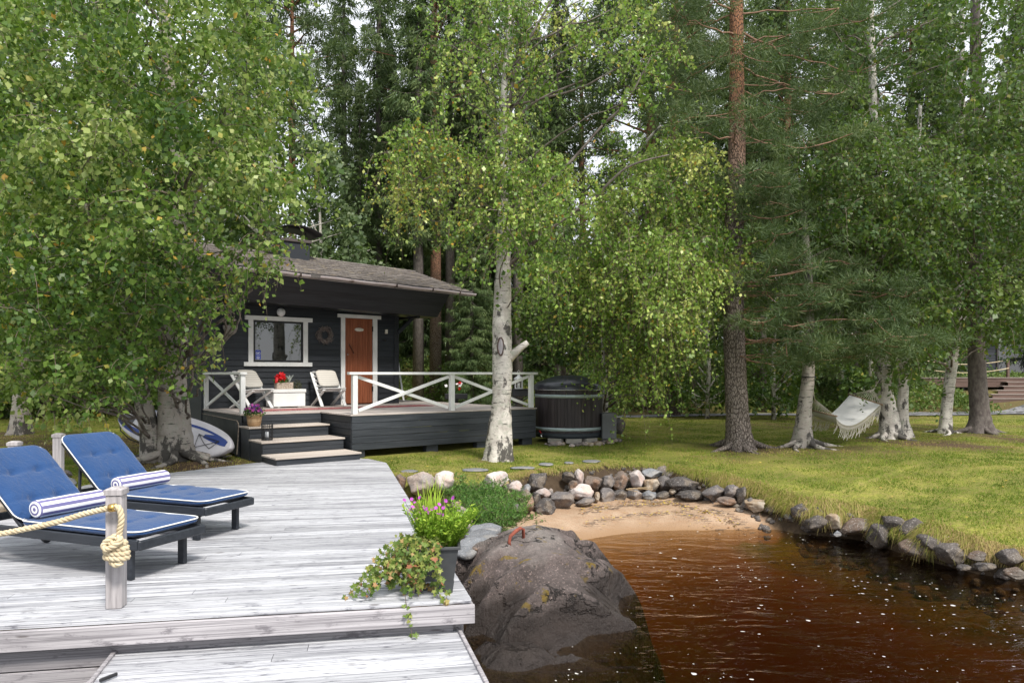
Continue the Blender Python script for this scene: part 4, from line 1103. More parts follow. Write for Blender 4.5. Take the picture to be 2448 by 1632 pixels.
for x in (-.035, 0, .035): m.tube([Mx @ Vector((x, -.012, 0)), Mx @ Vector((x, -.05, -.02)), Mx @ Vector((x, -.055, .015))], .006, 6)
tag(m.build('coat_hooks', BLACKM), 'black iron hooks under the socket box', 'hook')
# hanging basket
hb = empty('hanging_basket', L(.52, .22, 2.42), CA, 'grey wicker basket with pale pink flowers hanging at the left end of the wall', 'basket')
m = MB(); m.lathe([(.07, 0), (.12, .05), (.15, .13), (.16, .20)], n=20, capt=False)
m.build('basket', mat('grey_wicker', (.20, .18, .17), (.32, .30, .28), 40, (1, 1, 3), rough=.9, bump=.8, bscale=60), hb)
m = MB()
for a in (0, 2.1, 4.2): m.tube([(.15 * math.cos(a), .15 * math.sin(a), .2), (0, 0, .62)], .003, 4)
m.tube([(0, 0, .62), (0, .10, .66), (0, .2, .64)], .008, 6); m.build('hanger', BLACKM, hb)
def florets(m, cs, s, n=5, rr=None, r=None, up=None):
    """small rounded-petal flowers at the centres cs"""
    rr = rr or random.Random(1)
    for c in cs:
        c = Vector(c); N = Vector((rr.gauss(0, .6), -.8 + rr.gauss(0, .4), rr.gauss(.5, .5))).normalized() if up is None else (Vector(up) + Vector((rr.gauss(0, .3), rr.gauss(0, .3), rr.gauss(0, .3)))).normalized()
        a = N.orthogonal().normalized(); b_ = N.cross(a); rv = rr.random() if r is None else r; s_ = s * rr.uniform(.7, 1.15)
        for k in range(n):
            t0 = 2 * math.pi * k / n + rr.uniform(-.15, .15); d = a * math.cos(t0) + b_ * math.sin(t0); e = N.cross(d)
            m.add([c, c + d * s_ * .55 + e * s_ * .34 + N * s_ * .12, c + d * s_ + N * s_ * .18, c + d * s_ * .55 - e * s_ * .34 + N * s_ * .12], [(0, 1, 2, 3)], rv)
def leaflets(m, cs, s, rr, asp=.38, up=.5):
    for c in cs:
        c = Vector(c); d = Vector((rr.gauss(0, 1), rr.gauss(0, 1), rr.gauss(up, .7))).normalized(); e = d.orthogonal().normalized(); e.rotate(Matrix.Rotation(rr.uniform(0, 6.3), 3, d)); n_ = d.cross(e); s_ = s * rr.uniform(.6, 1.2)
        m.add([c, c + d * s_ * .5 + e * s_ * asp + n_ * s_ * .08, c + d * s_, c + d * s_ * .5 - e * s_ * asp + n_ * s_ * .08], [(0, 1, 2, 3)], rr.random())
def blob(rr, c, rx, ry, rz_, n, lo=.0):
    o = []
    while len(o) < n:
        v = Vector((rr.uniform(-1, 1), rr.uniform(-1, 1), rr.uniform(lo, 1)))
        if v.length <= 1: o.append(Vector(c) + Vector((v.x * rx, v.y * ry, v.z * rz_)))
    return o
POTLEAF = leafmat('pot_leaves', [(0, (.03, .075, .018)), (.6, (.07, .15, .03)), (1, (.14, .22, .06))], .2)
PALEP = mat('pale_pink_petals', (.62, .42, .46), rough=.6, rnd=.3)
rr = random.Random(4)
m = MB(); leaflets(m, blob(rr, (0, 0, .22), .17, .17, .16, 220), .05, rr); m.build('foliage', POTLEAF, hb)
m = MB(); florets(m, blob(rr, (-.02, -.05, .25), .16, .14, .17, 26), .03, rr=rr); m.build('flowers', PALEP, hb)
# ================================================================= TERRACE
terr = empty('terrace', O, CA, 'raised wooden terrace with dark horizontal skirt boards round the cabin', 'terrace')
A1, B1, A2, B2, BR = 1.59, 2.72, 6.10, 4.13, -4.6
m = MB(); rr = random.Random(6); bw = .12; y = 0
b_ = B2
while b_ > BR:
    segs = []
    if b_ > B1 + .02: segs = [(A1, A2)]
    elif b_ > .06: segs = [(-.02, A2)]
    else: segs = [(AW + .05, A2)]
    for (s0, s1) in segs:
        cut = rr.uniform(.3, .7) * (s1 - s0) + s0
        for (p, q) in ((s0 - .02 if s0 == A1 else s0, cut - .002), (cut + .002, s1 + .025)):
            m.bbox(p, q, -b_, -b_ + bw - .008, TZ - .028, TZ + rr.uniform(-.001, .001), .003, rr.random())
    b_ -= bw
m.build('decking', DECKW, terr)
m = MB()
def skirt(m, p0, p1, z0, z1, out, n):
    h = (z1 - z0) / n; p0 = Vector(p0); p1 = Vector(p1)
    for i in range(n):
        a = z0 + i * h; m.beam((p0.x, p0.y, a + h / 2), (p1.x, p1.y, a + h / 2), .022 + .003 * (i % 2), h - .006, c=.003)
skirt(m, (A1 + .01, -B2 + .014, 0), (A2 - .01, -B2 + .014, 0), .10, TZ - .034, 0, 5)
skirt(m, (A1 + .012, -B1 - .012, 0), (A1 + .012, -B2 + .03, 0), .02, TZ - .034, 0, 6)
skirt(m, (.03, -B1 + .014, 0), (A1 - .004, -B1 + .014, 0), .02, TZ - .034, 0, 6)
skirt(m, (.0, -.03, 0), (.0, -B1 + .0, 0), .3, TZ - .034, 0, 3)
skirt(m, (A2 - .012, -B2 + .03, 0), (A2 - .012, -BR, 0), .10, TZ - .034, 0, 5)
m.build('skirt_boards', SKIRT, terr)
for (a, b_) in ((1.75, 4.0), (3.4, 3.98), (4.65, 3.98), (5.9, 3.98), (5.9, 1), (5.9, -2), (.1, 2.5), (3, 2)): m = MB(); m.bbox(a - .14, a + .14, -b_ - .08, -b_ + .08, -.25, .16 if b_ > 3 else .6, .01); m.build('footing', SKIRT, terr)
# ---- steps
stp = empty('terrace_steps', O, CA, 'dark wooden steps with three pale treads leading from the dock to the terrace', 'steps')
TR = [(.563, 3.28), (.347, 3.98), (.13, 4.68)]; SA0, SA1 = -.02, 1.50
for i, (z, b_) in enumerate(TR):
    bp = B1 if i == 0 else TR[i - 1][1]
    m = MB(); nbp = 3; wd_ = (b_ - bp + .02) / nbp
    for k in range(nbp): m.bbox(SA0 - .03, SA1 + .02, -(bp + (k + 1) * wd_) - .0 + .004, -(bp + k * wd_) - .002, z - .028, z + .001 * k, .004)
    m.build('tread', TREAD, stp)
    m = MB(); zb = -.0 if i == 2 else TR[i + 1][0] + .001
    h = (z - .03 - zb) ; n_ = 2 if h > .15 else 1
    for q in range(n_): m.bbox(SA0, SA1, -b_ + .012, -b_ + .034, zb + q * h / n_ + .001, zb + (q + 1) * h / n_ - .003, .003)
    m.build('riser', SKIRT, stp)
    for (x0, x1) in ((SA0 - .001, SA0 + .024), (SA1 - .025, SA1 - .001)):
        m = MB(); m.bbox(x0, x1, -b_ + .036, -bp - .012, -.03 if i else -.05, z - .031, .003); m.build('side_board', SKIRT, stp)
# black hatch leaning against the terrace side
m = MB(); Mx = Matrix.Translation(Vector((-.05, -.06, .02))) @ Matrix.Rotation(R(-90), 4, 'Z') @ Matrix.Rotation(R(-4), 4, 'X')
pl = [(0, 0), (2.62, 0), (2.62, .50), (2.58, .585), (2.48, .63), (0, .66)]
m.add([Mx @ Vector((x, -.02, z)) for x, z in pl] + [Mx @ Vector((x, .0, z)) for x, z in pl], [(0, 1, 2, 3, 4, 5), (11, 10, 9, 8, 7, 6)] + [(i, i + 6, (i + 1) % 6 + 6, (i + 1) % 6) for i in range(6)])
hp = m.build('hatch', mat('scuffed_black_panel', (.020, .024, .027), (.035, .038, .04), 3, rough=.6, patch=((.10, .09, .07), 7, .66, .7)), loc=O, rz=CA); tag(hp, 'large scuffed black panel leaning on its long side against the terrace behind the board', 'panel')
m = MB()
for i in range(1, 5): m.beam(Mx @ Vector((pl[i][0], -.028, pl[i][1])), Mx @ Vector((pl[i + 1][0], -.028, pl[i + 1][1])), .008, .02, (1, 0, 0), c=.002)
m.build('worn_edge', mat('worn_edge', (.34, .28, .22), (.16, .14, .12), 20, rough=.8), hp)
# ---- railings
def rail_section(parent, p, q, h, both=True, tw=.05):
    """X braces between two posts"""
    p = Vector(p); q = Vector(q); d = (q - p).normalized()
    m = MB(); m.beam(p + d * .05 + Vector((0, 0, .07)), q - d * .05 + Vector((0, 0, h - .09)), .030, .062, c=.003); m.build('diagonal_brace', WHITE, parent)
    n = Vector((-d.y, d.x, 0)) * .0305
    m = MB(); m.beam(p + d * .05 + Vector((0, 0, h - .09)) + n, q - d * .05 + Vector((0, 0, .07)) + n, .030, .062, c=.003); m.build('diagonal_brace', WHITE, parent)
RH = .80
rl = empty('terrace_railing', O, CA, 'long white front railing with crossed braces along the terrace edge', 'railing')
PA = [1.68, 3.87, 6.0]; pb = B2 - .07
for a in PA:
    m = MB(); m.bbox(a - .05, a + .05, -pb - .045, -pb + .045, TZ + .002, TZ + RH - .05, .005); m.build('post', WHITE, rl)
for i in range(2): rail_section(rl, (PA[i] + .03, -pb, TZ), (PA[i + 1] - .03, -pb, TZ), RH)
m = MB(); m.bbox(PA[0] - .13, PA[2] + .16, -pb - .065, -pb + .055, TZ + RH - .049, TZ + RH + .0, .006); m.build('top_rail', WHITE, rl)
rs = empty('terrace_railing', O, CA, 'short white railing with one cross at the left end of the terrace', 'railing')
for b_ in (.07, B1 - .10):
    m = MB(); m.bbox(.0, .09, -b_ - .045, -b_ + .045, TZ + .002, TZ + RH - .05, .005); m.build('post', WHITE, rs)
rail_section(rs, (.045, -.10, TZ), (.045, -B1 + .13, TZ), RH)
m = MB(); m.bbox(-.02, .11, -B1 + .02, -.01, TZ + RH - .049, TZ + RH, .006); m.build('top_rail', WHITE, rs)
# ================================================================= THINGS ON THE TERRACE
CUSH = mat('striped_beige_cushion', (.50, .47, .42), (.38, .36, .32), 1, rough=.9)
t = NT('beige_stripe'); z = t.xyz(t.coord())[2]; sn = t.math('SINE', t.math('MULTIPLY', z, 130))
t.bsdf(t.ramp(sn, [(.35, (.56, .53, .48)), (.65, (.40, .38, .35))]), .9, t.bump(t.noise(t.coord(), 12, 3), .3, .01), .1); CUSH = t.m
def deck_chair(p, ang, label):
    """x = across the seat, -y = forward"""
    e = empty('deck_chair', p, ang, label, 'chair', 'white folding chairs on the terrace')
    W2 = .28
    for s in (-1, 1):
        x = s * W2
        m = MB(); m.beam((x, -.36, .012), (x, .34, .80), .030, .075, (1, 0, 0), c=.006); m.build('back_frame', WHITE, e)
        x = s * (W2 - .034)
        m = MB(); m.beam((x, .38, .012), (x, -.40, .40), .030, .07, (1, 0, 0), c=.006); m.build('seat_frame', WHITE, e)
    m = MB()
    for k in range(6): y = -.42 + k * .078; m.bbox(-W2 - .0, W2 + .0, y, y + .07, .425 - k * .008, .443 - k * .008, .004)
    m.build('seat', WHITE, e)
    m = MB(); 
    for f in (.42, .56, .70, .84, .96):
        c = Vector((0, -.36 + .70 * f, .012 + .788 * f)); m.beam(c + Vector((-W2, -.03, .03)), c + Vector((W2, -.03, .03)), .06, .018, (0, .75, .66))
    m.build('back_slats', WHITE, e)
    V, Fc, sm_ = cushion(.50, .50, .07, [], 9, 24, 24)
    Mx = Matrix.Translation((0, .06, .64)) @ Matrix.Rotation(R(48.4), 4, 'X')
    np_obj('cushion', [Mx @ Vector(v) for v in V], Fc, CUSH, e, smooth=True)
    return e
deck_chair(Vector((-5.78, 15.75, TZ)), R(58), 'white folding chair with beige cushion behind the short railing')
deck_chair(Vector((-4.36, 16.85, TZ)), R(36), 'white folding chair with beige striped cushion beside the door')
chest = empty('chest', O, CA, 'white painted wooden chest against the cabin wall between the two chairs', 'chest')
m = MB(); m.bbox(1.30, 2.03, -.75, -.25, TZ + .03, TZ + .335, .006); m.build('box', WHITE, chest)
m = MB(); m.bbox(1.285, 2.045, -.765, -.24, TZ + .345, TZ + .42, .006); m.build('lid', WHITE, chest)
m = MB(); [m.bbox(x, x + .06, y, y + .05, TZ + .001, TZ + .03, .004) for x in (1.4, 1.87) for y in (-.72, -.33)]; m.build('feet', WHITE, chest)
m = MB(); m.beam((1.296, -.47, TZ + .22), (1.296, -.53, TZ + .22), .01, .06); m.tube([(1.28, -.46, TZ + .22), (1.265, -.47, TZ + .17), (1.265, -.53, TZ + .17), (1.28, -.54, TZ + .22)], .006, 6); m.build('handle', CHROME, chest)
fb = empty('flower_box', L(1.62, .50, TZ + .42), CA, 'birch bark box of red flowers and silvery heather on the white chest', 'flower box')
m = MB(); m.bbox(-.19, .19, -.09, .09, .001, .15, .006); m.build('box', mat('bark_box', (.50, .43, .36), (.24, .18, .14), 30, (1, 1, 2), rough=.9, bump=.6), fb)
RED = mat('red_petals', (.62, .008, .012), (.42, .004, .01), 20, rough=.5, rnd=.4)
rr = random.Random(5)
m = MB(); leaflets(m, blob(rr, (-.06, 0, .14), .17, .11, .14, 160), .06, rr); m.build('foliage', POTLEAF, fb)
m = MB(); florets(m, blob(rr, (-.08, -.02, .20), .13, .10, .17, 110), .036, rr=rr); florets(m, blob(rr, (-.18, -.03, .15), .05, .06, .06, 12), .03, rr=rr); m.build('red_flowers', RED, fb)
SILV = mat('silver_leaves', (.42, .46, .42), rough=.8, rnd=.4)
m = MB()
for k in range(70):
    a = rr.uniform(0, 6.3); l = rr.uniform(.1, .2); d = Vector((math.cos(a) * .5, math.sin(a) * .5, 1)).normalized(); m.tube([(.12, -.02, .14), Vector((.12, -.02, .14)) + d * l], .004, 3, False, r=rr.random())
m.build('silver_heather', SILV, fb)
m = MB(); leaflets(m, blob(rr, (.30, .0, .0), .13, .12, .21, 420), .03, rr, .3); 
hp2 = m.build('heather', leafmat('heather_leaves', [(0, (.03, .04, .02)), (.7, (.06, .07, .03)), (1, (.14, .09, .06))], .1), loc=L(1.62, .50, TZ + .42), rz=CA); tag(hp2, 'dark green tuft of heather on the right end of the white chest', 'plant')
# rag rug
t = NT('rag_rug'); v = t.coord((14, 1, 1)); nz = t.noise(v, 2.6, 5, .8)
cc = t.ramp(nz, [(.30, (.035, .02, .05)), (.40, (.30, .03, .04)), (.48, (.50, .30, .26)), (.54, (.28, .03, .05)), (.60, (.10, .05, .12)), (.68, (.50, .42, .38))])
t.bsdf(cc, .95, t.bump(t.noise(t.coord((60, 8, 8)), 1, 3), .8, .01), .05)
m = MB(); n = 60
for i in range(n):
    x0 = .35 + i * (4.35 / n); m.box(x0, x0 + 4.35 / n - .004, -2.0, -1.35, TZ + .004, TZ + .012 + random.uniform(0, .004))
rg = m.build('rag_rug', t.m, loc=O, rz=CA); tag(rg, 'long red and purple striped rag rug on the terrace boards', 'rug')
# flower pot on the top step
fp = empty('flower_pot', L(.14, 3.02), 0, 'tan wicker pot of purple flowers on the top step', 'flower pot')
fp.location.z = TR[0][0] + .003
m = MB(); m.lathe([(.105, 0), (.115, .03), (.13, .12), (.14, .20), (.148, .205), (.148, .235), (.13, .235), (.125, .19)], n=28)
m.build('pot', mat('woven_pot', (.46, .28, .14), (.60, .42, .25), 6, (1, 1, 9), rough=.85, bump=.6, bscale=30), fp)
m = MB()
for zz in (.035, .07, .16): m.lathe([(.1085 + zz * .16 + .0, zz), (.117 + zz * .16, zz + .004), (.117 + zz * .16, zz + .010), (.1085 + zz * .16, zz + .014)], n=28, capt=False, capb=False)
m.build('pot_hoops', mat('pot_hoop', (.34, .20, .10), rough=.8), fp)
rr = random.Random(6)
m = MB(); leaflets(m, blob(rr, (0, 0, .20), .20, .20, .20, 420), .045, rr); m.build('foliage', POTLEAF, fp)
PURP = leafmat('purple_petals', [(0, (.10, .02, .28)), (.5, (.22, .03, .30)), (.6, (.42, .03, .22)), (1, (.50, .10, .40))], .15)
m = MB(); florets(m, blob(rr, (.03, -.06, .27), .18, .14, .16, 60), .034, rr=rr); m.build('flowers', PURP, fp)
# lantern on the middle step
ln = empty('lantern', L(.17, 3.64), .3, 'black barred candle lantern on the middle step', 'lantern'); ln.location.z = TR[1][0] + .003
m = MB(); m.lathe([(.098, 0), (.10, .012), (.095, .018)], n=24)
for k in range(16): a = 2 * math.pi * k / 16; m.beam((.092 * math.cos(a), .092 * math.sin(a), .012), (.098 * math.cos(a), .098 * math.sin(a), .30), .007, .012, (math.cos(a), math.sin(a), 0), c=.001)
for zz in (.05, .24): m.lathe([(.094, zz), (.101, zz), (.101, zz + .008), (.094, zz + .008)], n=24, capt=False, capb=False)
m.tube([(-.09, 0, .29), (-.06, 0, .40), (0, 0, .44), (.06, 0, .40), (.09, 0, .29)], .003, 5); m.build('cage', BLACKM, ln)
m = MB(); m.lathe([(.033, .02), (.033, .15), (.01, .152)], n=20); m.build('candle', mat('pale_candle', (.55, .57, .60), rough=.4), ln)
# black planter with red and white flowers beyond the terrace
q = at(1090, 960, 21.4); q.z = hz(q.x, q.y)
pl_ = empty('raised_planter', q, CA * .2, 'black rectangular planter on a foot with red and white flowers beyond the terrace', 'planter')
zt_ = 1.55 - 46 * 21.4 / 1700; 
m = MB(); m.bbox(-.34, .34, -.16, .16, zt_ - .16, zt_, .01); m.build('trough', BLACKM, pl_)
m = MB(); m.bbox(-.06, .06, -.08, .08, .0, zt_ - .161, .006); m.build('foot', BLACKM, pl_)
rr = random.Random(9)
m = MB(); leaflets(m, blob(rr, (.0, 0, zt_), .30, .15, .22, 300), .05, rr, .25); m.build('foliage', POTLEAF, pl_)
m = MB(); florets(m, [(-.18, -.05, zt_ + .36), (.12, -.05, zt_ + .33), (.10, -.04, zt_ + .16), (-.16, 0, zt_ + .31), (.07, 0, zt_ + .30)], .07, rr=rr); m.build('red_flowers', RED, pl_)
m = MB(); florets(m, [(-.30, -.05, zt_ + .24), (.03, -.05, zt_ + .29), (.12, -.04, zt_ + .25), (.16, 0, zt_ + .30)], .06, rr=rr); m.build('white_flowers', mat('white_petals', (.75, .72, .72), rough=.6), pl_)
# white pole leaning behind the cabin corner
m = MB(); m.beam(at(965, 957, 19.3), at(949, 850, 19.9), .05, .03, c=.004); tag(m.build('leaning_pole', WHITE), 'thin white pole leaning beside the right corner of the cabin', 'pole')
# black side table with a white lantern by the tub
tb = empty('side_table', Vector((at(1243, 965, 16.9).x, 16.9, TZ)), .2, 'black side table with crossed legs beside the hot tub', 'table')
m = MB(); m.bbox(-.24, .24, -.2, .2, .385, .41, .006); m.build('top', BLACKM, tb)
m = MB(); m.bbox(-.22, .22, -.18, .18, .24, .38, .006); m.build('drawer', BLACKM, tb)
for y in (-.17, .17):
    m = MB(); m.beam((-.2, y, .012), (.2, y, .235), .025, .03, (0, 1, 0)); m.beam((.2, y + .026, .012), (-.2, y + .026, .235), .025, .03, (0, 1, 0)); m.build('crossed_legs', BLACKM, tb)
wl_ = empty('lantern', Vector((at(1240, 930, 16.9).x, 16.9, TZ + .412)), .1, 'white lantern standing on the black side table', 'lantern')
m = MB(); m.bbox(-.09, .09, -.09, .09, 0, .02, .004)
for (x, y) in ((-.08, -.08), (.08, -.08), (.08, .08), (-.08, .08)): m.bbox(x - .008, x + .008, y - .008, y + .008, .02, .22, .002)
m.lathe([(.13, .22), (.10, .26), (.04, .30), (.03, .33), (.012, .345)], n=4); m.tube([(-.03, 0, .34), (-.03, 0, .41), (0, 0, .44), (.03, 0, .41), (.03, 0, .34)], .006, 5); m.build('case', WHITE, wl_)
m = MB(); m.lathe([(.035, .021), (.035, .14)], n=16); m.build('candle', CREAM, wl_)
# ---------------------------------------------------------------- hot tub
tc_ = Vector((1.34, 16.85, 0)); TRD = .80
tub = empty('hot_tub', tc_, 0, 'round dark wooden hot tub with two steel hoops and a black domed lid', 'hot tub')
m = MB(); ns = 64
for k in range(ns):
    a0, a1 = 2 * math.pi * k / ns, 2 * math.pi * (k + 1) / ns - .006
    vs = []
    for z in (.20, 1.17):
        for (rr_, a) in ((TRD, a0), (TRD, a1), (TRD - .03, a1), (TRD - .03, a0)): vs.append((rr_ * math.cos(a), rr_ * math.sin(a), z))
    m.add(vs, [(0, 1, 5, 4), (1, 2, 6, 5), (2, 3, 7, 6), (3, 0, 4, 7), (3, 2, 1, 0), (4, 5, 6, 7)])
m.build('staves', mat('tub_staves', (.028, .022, .024), (.05, .04, .042), 3, (7, 7, .7), rough=.55, bump=.3, rnd=.6, spec=.35), tub)
m = MB(); m.lathe([(TRD - .005, .08), (TRD - .005, .198)], n=48); m.lathe([(TRD - .035, .2), (TRD - .035, 1.17)], n=48); m.build('base_ring', mat('tub_base', (.035, .042, .05), rough=.5), tub)
HOOP = mat('galvanised_hoop', (.36, .44, .45), (.46, .54, .55), 5, rough=.4, metal=.35)
for zz in (.245, 1.00):
    m = MB(); m.lathe([(TRD + .001, zz), (TRD + .006, zz), (TRD + .006, zz + .075), (TRD + .001, zz + .075)], n=64, capt=False, capb=False); m.build('hoop', HOOP, tub)
m = MB(); m.lathe([(TRD + .03, 1.172), (TRD + .035, 1.19), (TRD + .02, 1.28), (TRD - .06, 1.35), (TRD - .30, 1.44), (.3, 1.50), (.001, 1.51)], n=56, capt=False); m.build('lid', mat('vinyl_lid', (.030, .032, .042), rough=.28, spec=.6), tub)
m = MB(); m.lathe([(TRD + .036, 1.172), (TRD + .04, 1.172), (TRD + .04, 1.185), (TRD + .036, 1.185)], n=56, capt=False, capb=False); m.build('lid_rim', CHROME, tub)
m = MB(); q = Vector((-.62, -.62, .16)); m.tube([q, q + Vector((-.06, -.12, 0)), q + Vector((-.05, -.14, -.05))], .022, 8); m.build('drain_valve', CHROME, tub)
m = MB(); q = Vector((-.68, -.74, .20)); m.beam(q, q + Vector((-.04, -.01, .07)), .02, .012); m.build('valve_handle', mat('red_handle', (.55, .02, .02), rough=.4), tub)
m = MB(); 
for (a, w2) in ((-2.05, .16), (-1.5, .18), (-.95, .16)):
    Mx = Matrix.Translation((TRD * .95 * math.cos(a), TRD * .95 * math.sin(a), 0)) @ Matrix.Rotation(a + math.pi / 2, 4, 'Z'); m.bbox(-w2, w2, -.08, .1, -.02, .079, .006, M=Mx)
tag(m.build('concrete_paver', mat('concrete', (.30, .28, .25), (.38, .35, .31), 12, rough=.9)), 'concrete pavers carrying the hot tub', 'paver').location = tc_
m = MB(); m.bbox(-.17, .17, -.18, .18, .0, .60, .012); q = at(1455, 1042, 16.4)
bx_ = m.build('heater_box', mat('grey_sheet_metal', (.12, .125, .13), (.16, .165, .17), 3, rough=.5), loc=Vector((q.x, 16.6, .04)), rz=.12); tag(bx_, 'plain grey metal box standing right of the hot tub', 'box')
V, Fc = rock_verts(77, (.34, .34, .42), .3, IC2); o = np_obj('stone', V, Fc, RK['grey'], smooth=True); o.location = at(1480, 1018, 17.6); tag(o, 'grey boulder peeping out behind the grey metal box', 'stone')
rr = random.Random(12)
for k in range(46):
    a = rr.uniform(-2.3, -.15) if k < 34 else rr.uniform(-.6, -.1); rad = TRD + rr.uniform(.02, .26) + (.25 * rr.random() if k > 28 else 0); s = rr.uniform(.07, .17)
    V, Fc = rock_verts(700 + k, (s * 1.2, s, s * .75), .3, IC2)
    x, y = tc_.x + rad * math.cos(a), tc_.y + rad * math.sin(a)
    o = np_obj('round_stone', V, Fc, RK[rr.choice(['tan', 'white', 'pink', 'grey', 'tan'])], smooth=True); o.location = (x, y, hz(x, y) + s * .22)
    tag(o, 'fist sized round stone packed round the foot of the hot tub', 'stone', 'round stones at the foot of the hot tub')
# ---------------------------------------------------------------- paddle board lying on its edge
pn = Vector((-5.13, 13.2, .12)); ptl = Vector((-8.02, 14.55, .66)); ax = (ptl - pn); BLn = ax.length; ax.normalize()
up = Vector((-.12, .62, .78)); up = (up - ax * up.dot(ax)).normalized(); nn = ax.cross(up).normalized()
if nn.y > 0: nn = -nn
sup = empty('paddle_board', (0, 0, 0), 0, 'white and blue inflatable paddle board resting on its edge behind the left birch', 'paddle board')
V, Fc = [], []; nu, nv = 70, 28
def halfw(u): return .39 * max(0, 1 - abs(2 * u - 1) ** 2.6) ** .62
for i in range(nu + 1):
    u = .5 - .5 * math.cos(math.pi * i / nu); hw = halfw(u)
    for j in range(nv):
        th = 2 * math.pi * j / nv; cx1 = math.copysign(abs(math.cos(th)) ** .45, math.cos(th)); sx1 = math.copysign(abs(math.sin(th)) ** .8, math.sin(th))
        rock_ = .10 * (max(0, .25 - u) / .25) ** 2
        V.append(pn + ax * (u * BLn) + up * (cx1 * hw) + nn * (sx1 * min(.062, hw + .002) - rock_ * -1))
for i in range(nu):
    for j in range(nv): Fc.append((i * nv + j, i * nv + (j + 1) % nv, (i + 1) * nv + (j + 1) % nv, (i + 1) * nv + j))
body = np_obj('hull', V, Fc, mat('board_white', (.66, .64, .67), (.58, .56, .60), 2, rough=.35), sup, smooth=True)
def panel(name, pts, mt, lift=.066, rocker=True):
    m = MB()
    for quad in pts:
        m.add([pn + ax * (u * BLn) + up * (v_ * halfw(u)) + nn * (lift + .10 * (max(0, .25 - u) / .25) ** 2) for u, v_ in quad], [tuple(range(len(quad)))])
    return m.build(name, mt, sup)
BB_ = mat('board_blue', (.012, .045, .24), rough=.4); BG = mat('board_grey_pad', (.09, .09, .10), (.13, .13, .14), 20, rough=.8)
def strip(u0, u1, f0, f1, n=24): return [[(u0 + (u1 - u0) * i / n, f0(i / n)), (u0 + (u1 - u0) * (i + 1) / n, f0((i + 1) / n)), (u0 + (u1 - u0) * (i + 1) / n, f1((i + 1) / n)), (u0 + (u1 - u0) * i / n, f1(i / n))] for i in range(n)]
panel('blue_stripe', strip(.07, .55, lambda t: .42 + .10 * math.sin(t * 3), lambda t: .55 + .10 * math.sin(t * 3)), BB_)
panel('blue_nose_patch', strip(.05, .26, lambda t: -.15 + .3 * t, lambda t: .50 - .16 * t + .1 * math.sin(3.14 * t)), BB_)
panel('blue_side', strip(.35, .97, lambda t: -.78, lambda t: -.35 - .1 * math.sin(3 * t)), BB_)
panel('blue_tail_band', strip(.60, .84, lambda t: .1, lambda t: .60), BB_)
panel('traction_pad', strip(.845, .985, lambda t: -.7, lambda t: .30 + .2 * t), BG)
tc = bpy.data.curves.new('board_letters', 'FONT'); tc.body = 'REEF'; tc.size = .115; tc.extrude = .001
to = bpy.data.objects.new('tmp', tc); col.objects.link(to); bpy.context.view_layer.update()
me_ = bpy.data.meshes.new_from_object(to.evaluated_get(bpy.context.evaluated_depsgraph_get())); bpy.data.objects.remove(to); me_.materials.clear(); me_.materials.append(BB_)
lt = bpy.data.objects.new('board_lettering', me_); col.objects.link(lt); lt.parent = sup
xa = -ax; za = nn; ya = za.cross(xa); lt.matrix_world = Matrix(((xa.x, ya.x, za.x, 0), (xa.y, ya.y, za.y, 0), (xa.z, ya.z, za.z, 0), (0, 0, 0, 1))); lt.matrix_world.translation = pn + ax * (.80 * BLn) + up * .235 + nn * .068
m = MB()
for (u0, v0, u1, v1) in ((.12, .2, .27, -.5), (.27, -.5, .30, .25), (.30, .25, .16, -.45), (.16, -.45, .12, .2), (.12, .2, .30, .25)):
    m.tube([pn + ax * (u * BLn) + up * (v_ * halfw(u)) + nn * (.075 + .10 * (max(0, .25 - u) / .25) ** 2) for u, v_ in ((u0, v0), ((u0 + u1) / 2, (v0 + v1) / 2 - .03), (u1, v1))], .006, 5)
m.build('bungee_cord', BLACKM, sup)
m = MB(); q = pn + ax * (BLn * .965) + nn * .08 - up * .05
m.tube([q, q + Vector((.05, -.05, -.25)), q + Vector((.25, -.08, -.42)), q + Vector((.55, -.1, -.52)), q + Vector((.8, -.05, -.55))], .012, 7); m.build('leash', BLACKM, sup)
m = MB(); m.bbox(-.35, .35, -.12, .12, 0, .40, .02); o = m.build('trestle', SKIRT, loc=Vector((-7.1, 14.35, -.02)), rz=-.4); tag(o, 'low dark block holding up the tail of the paddle board', 'block')
# ================================================================= TREES
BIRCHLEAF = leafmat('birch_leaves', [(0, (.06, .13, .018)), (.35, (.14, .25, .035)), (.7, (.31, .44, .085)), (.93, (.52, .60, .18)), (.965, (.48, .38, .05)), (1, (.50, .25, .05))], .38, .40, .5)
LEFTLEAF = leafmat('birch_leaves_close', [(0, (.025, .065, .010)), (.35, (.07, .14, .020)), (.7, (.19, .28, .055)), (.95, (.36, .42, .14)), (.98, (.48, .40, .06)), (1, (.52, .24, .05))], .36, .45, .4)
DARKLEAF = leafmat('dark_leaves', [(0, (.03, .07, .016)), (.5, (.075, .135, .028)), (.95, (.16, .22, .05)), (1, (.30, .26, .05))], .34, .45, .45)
GREYLEAF = leafmat('grey_green_leaves', [(0, (.055, .09, .04)), (.5, (.12, .175, .075)), (1, (.22, .27, .13))], .34, .5, .4)
PINEN = leafmat('pine_needles', [(0, (.035, .062, .024)), (.5, (.075, .115, .045)), (1, (.14, .17, .07))], .2, .6, .25)
SPRUCEN = leafmat('spruce_needles', [(0, (.04, .068, .026)), (.5, (.085, .13, .047)), (1, (.16, .20, .075))], .2, .6, .2)
def unit(v): return v / (np.linalg.norm(v, axis=-1, keepdims=True) + 1e-9)
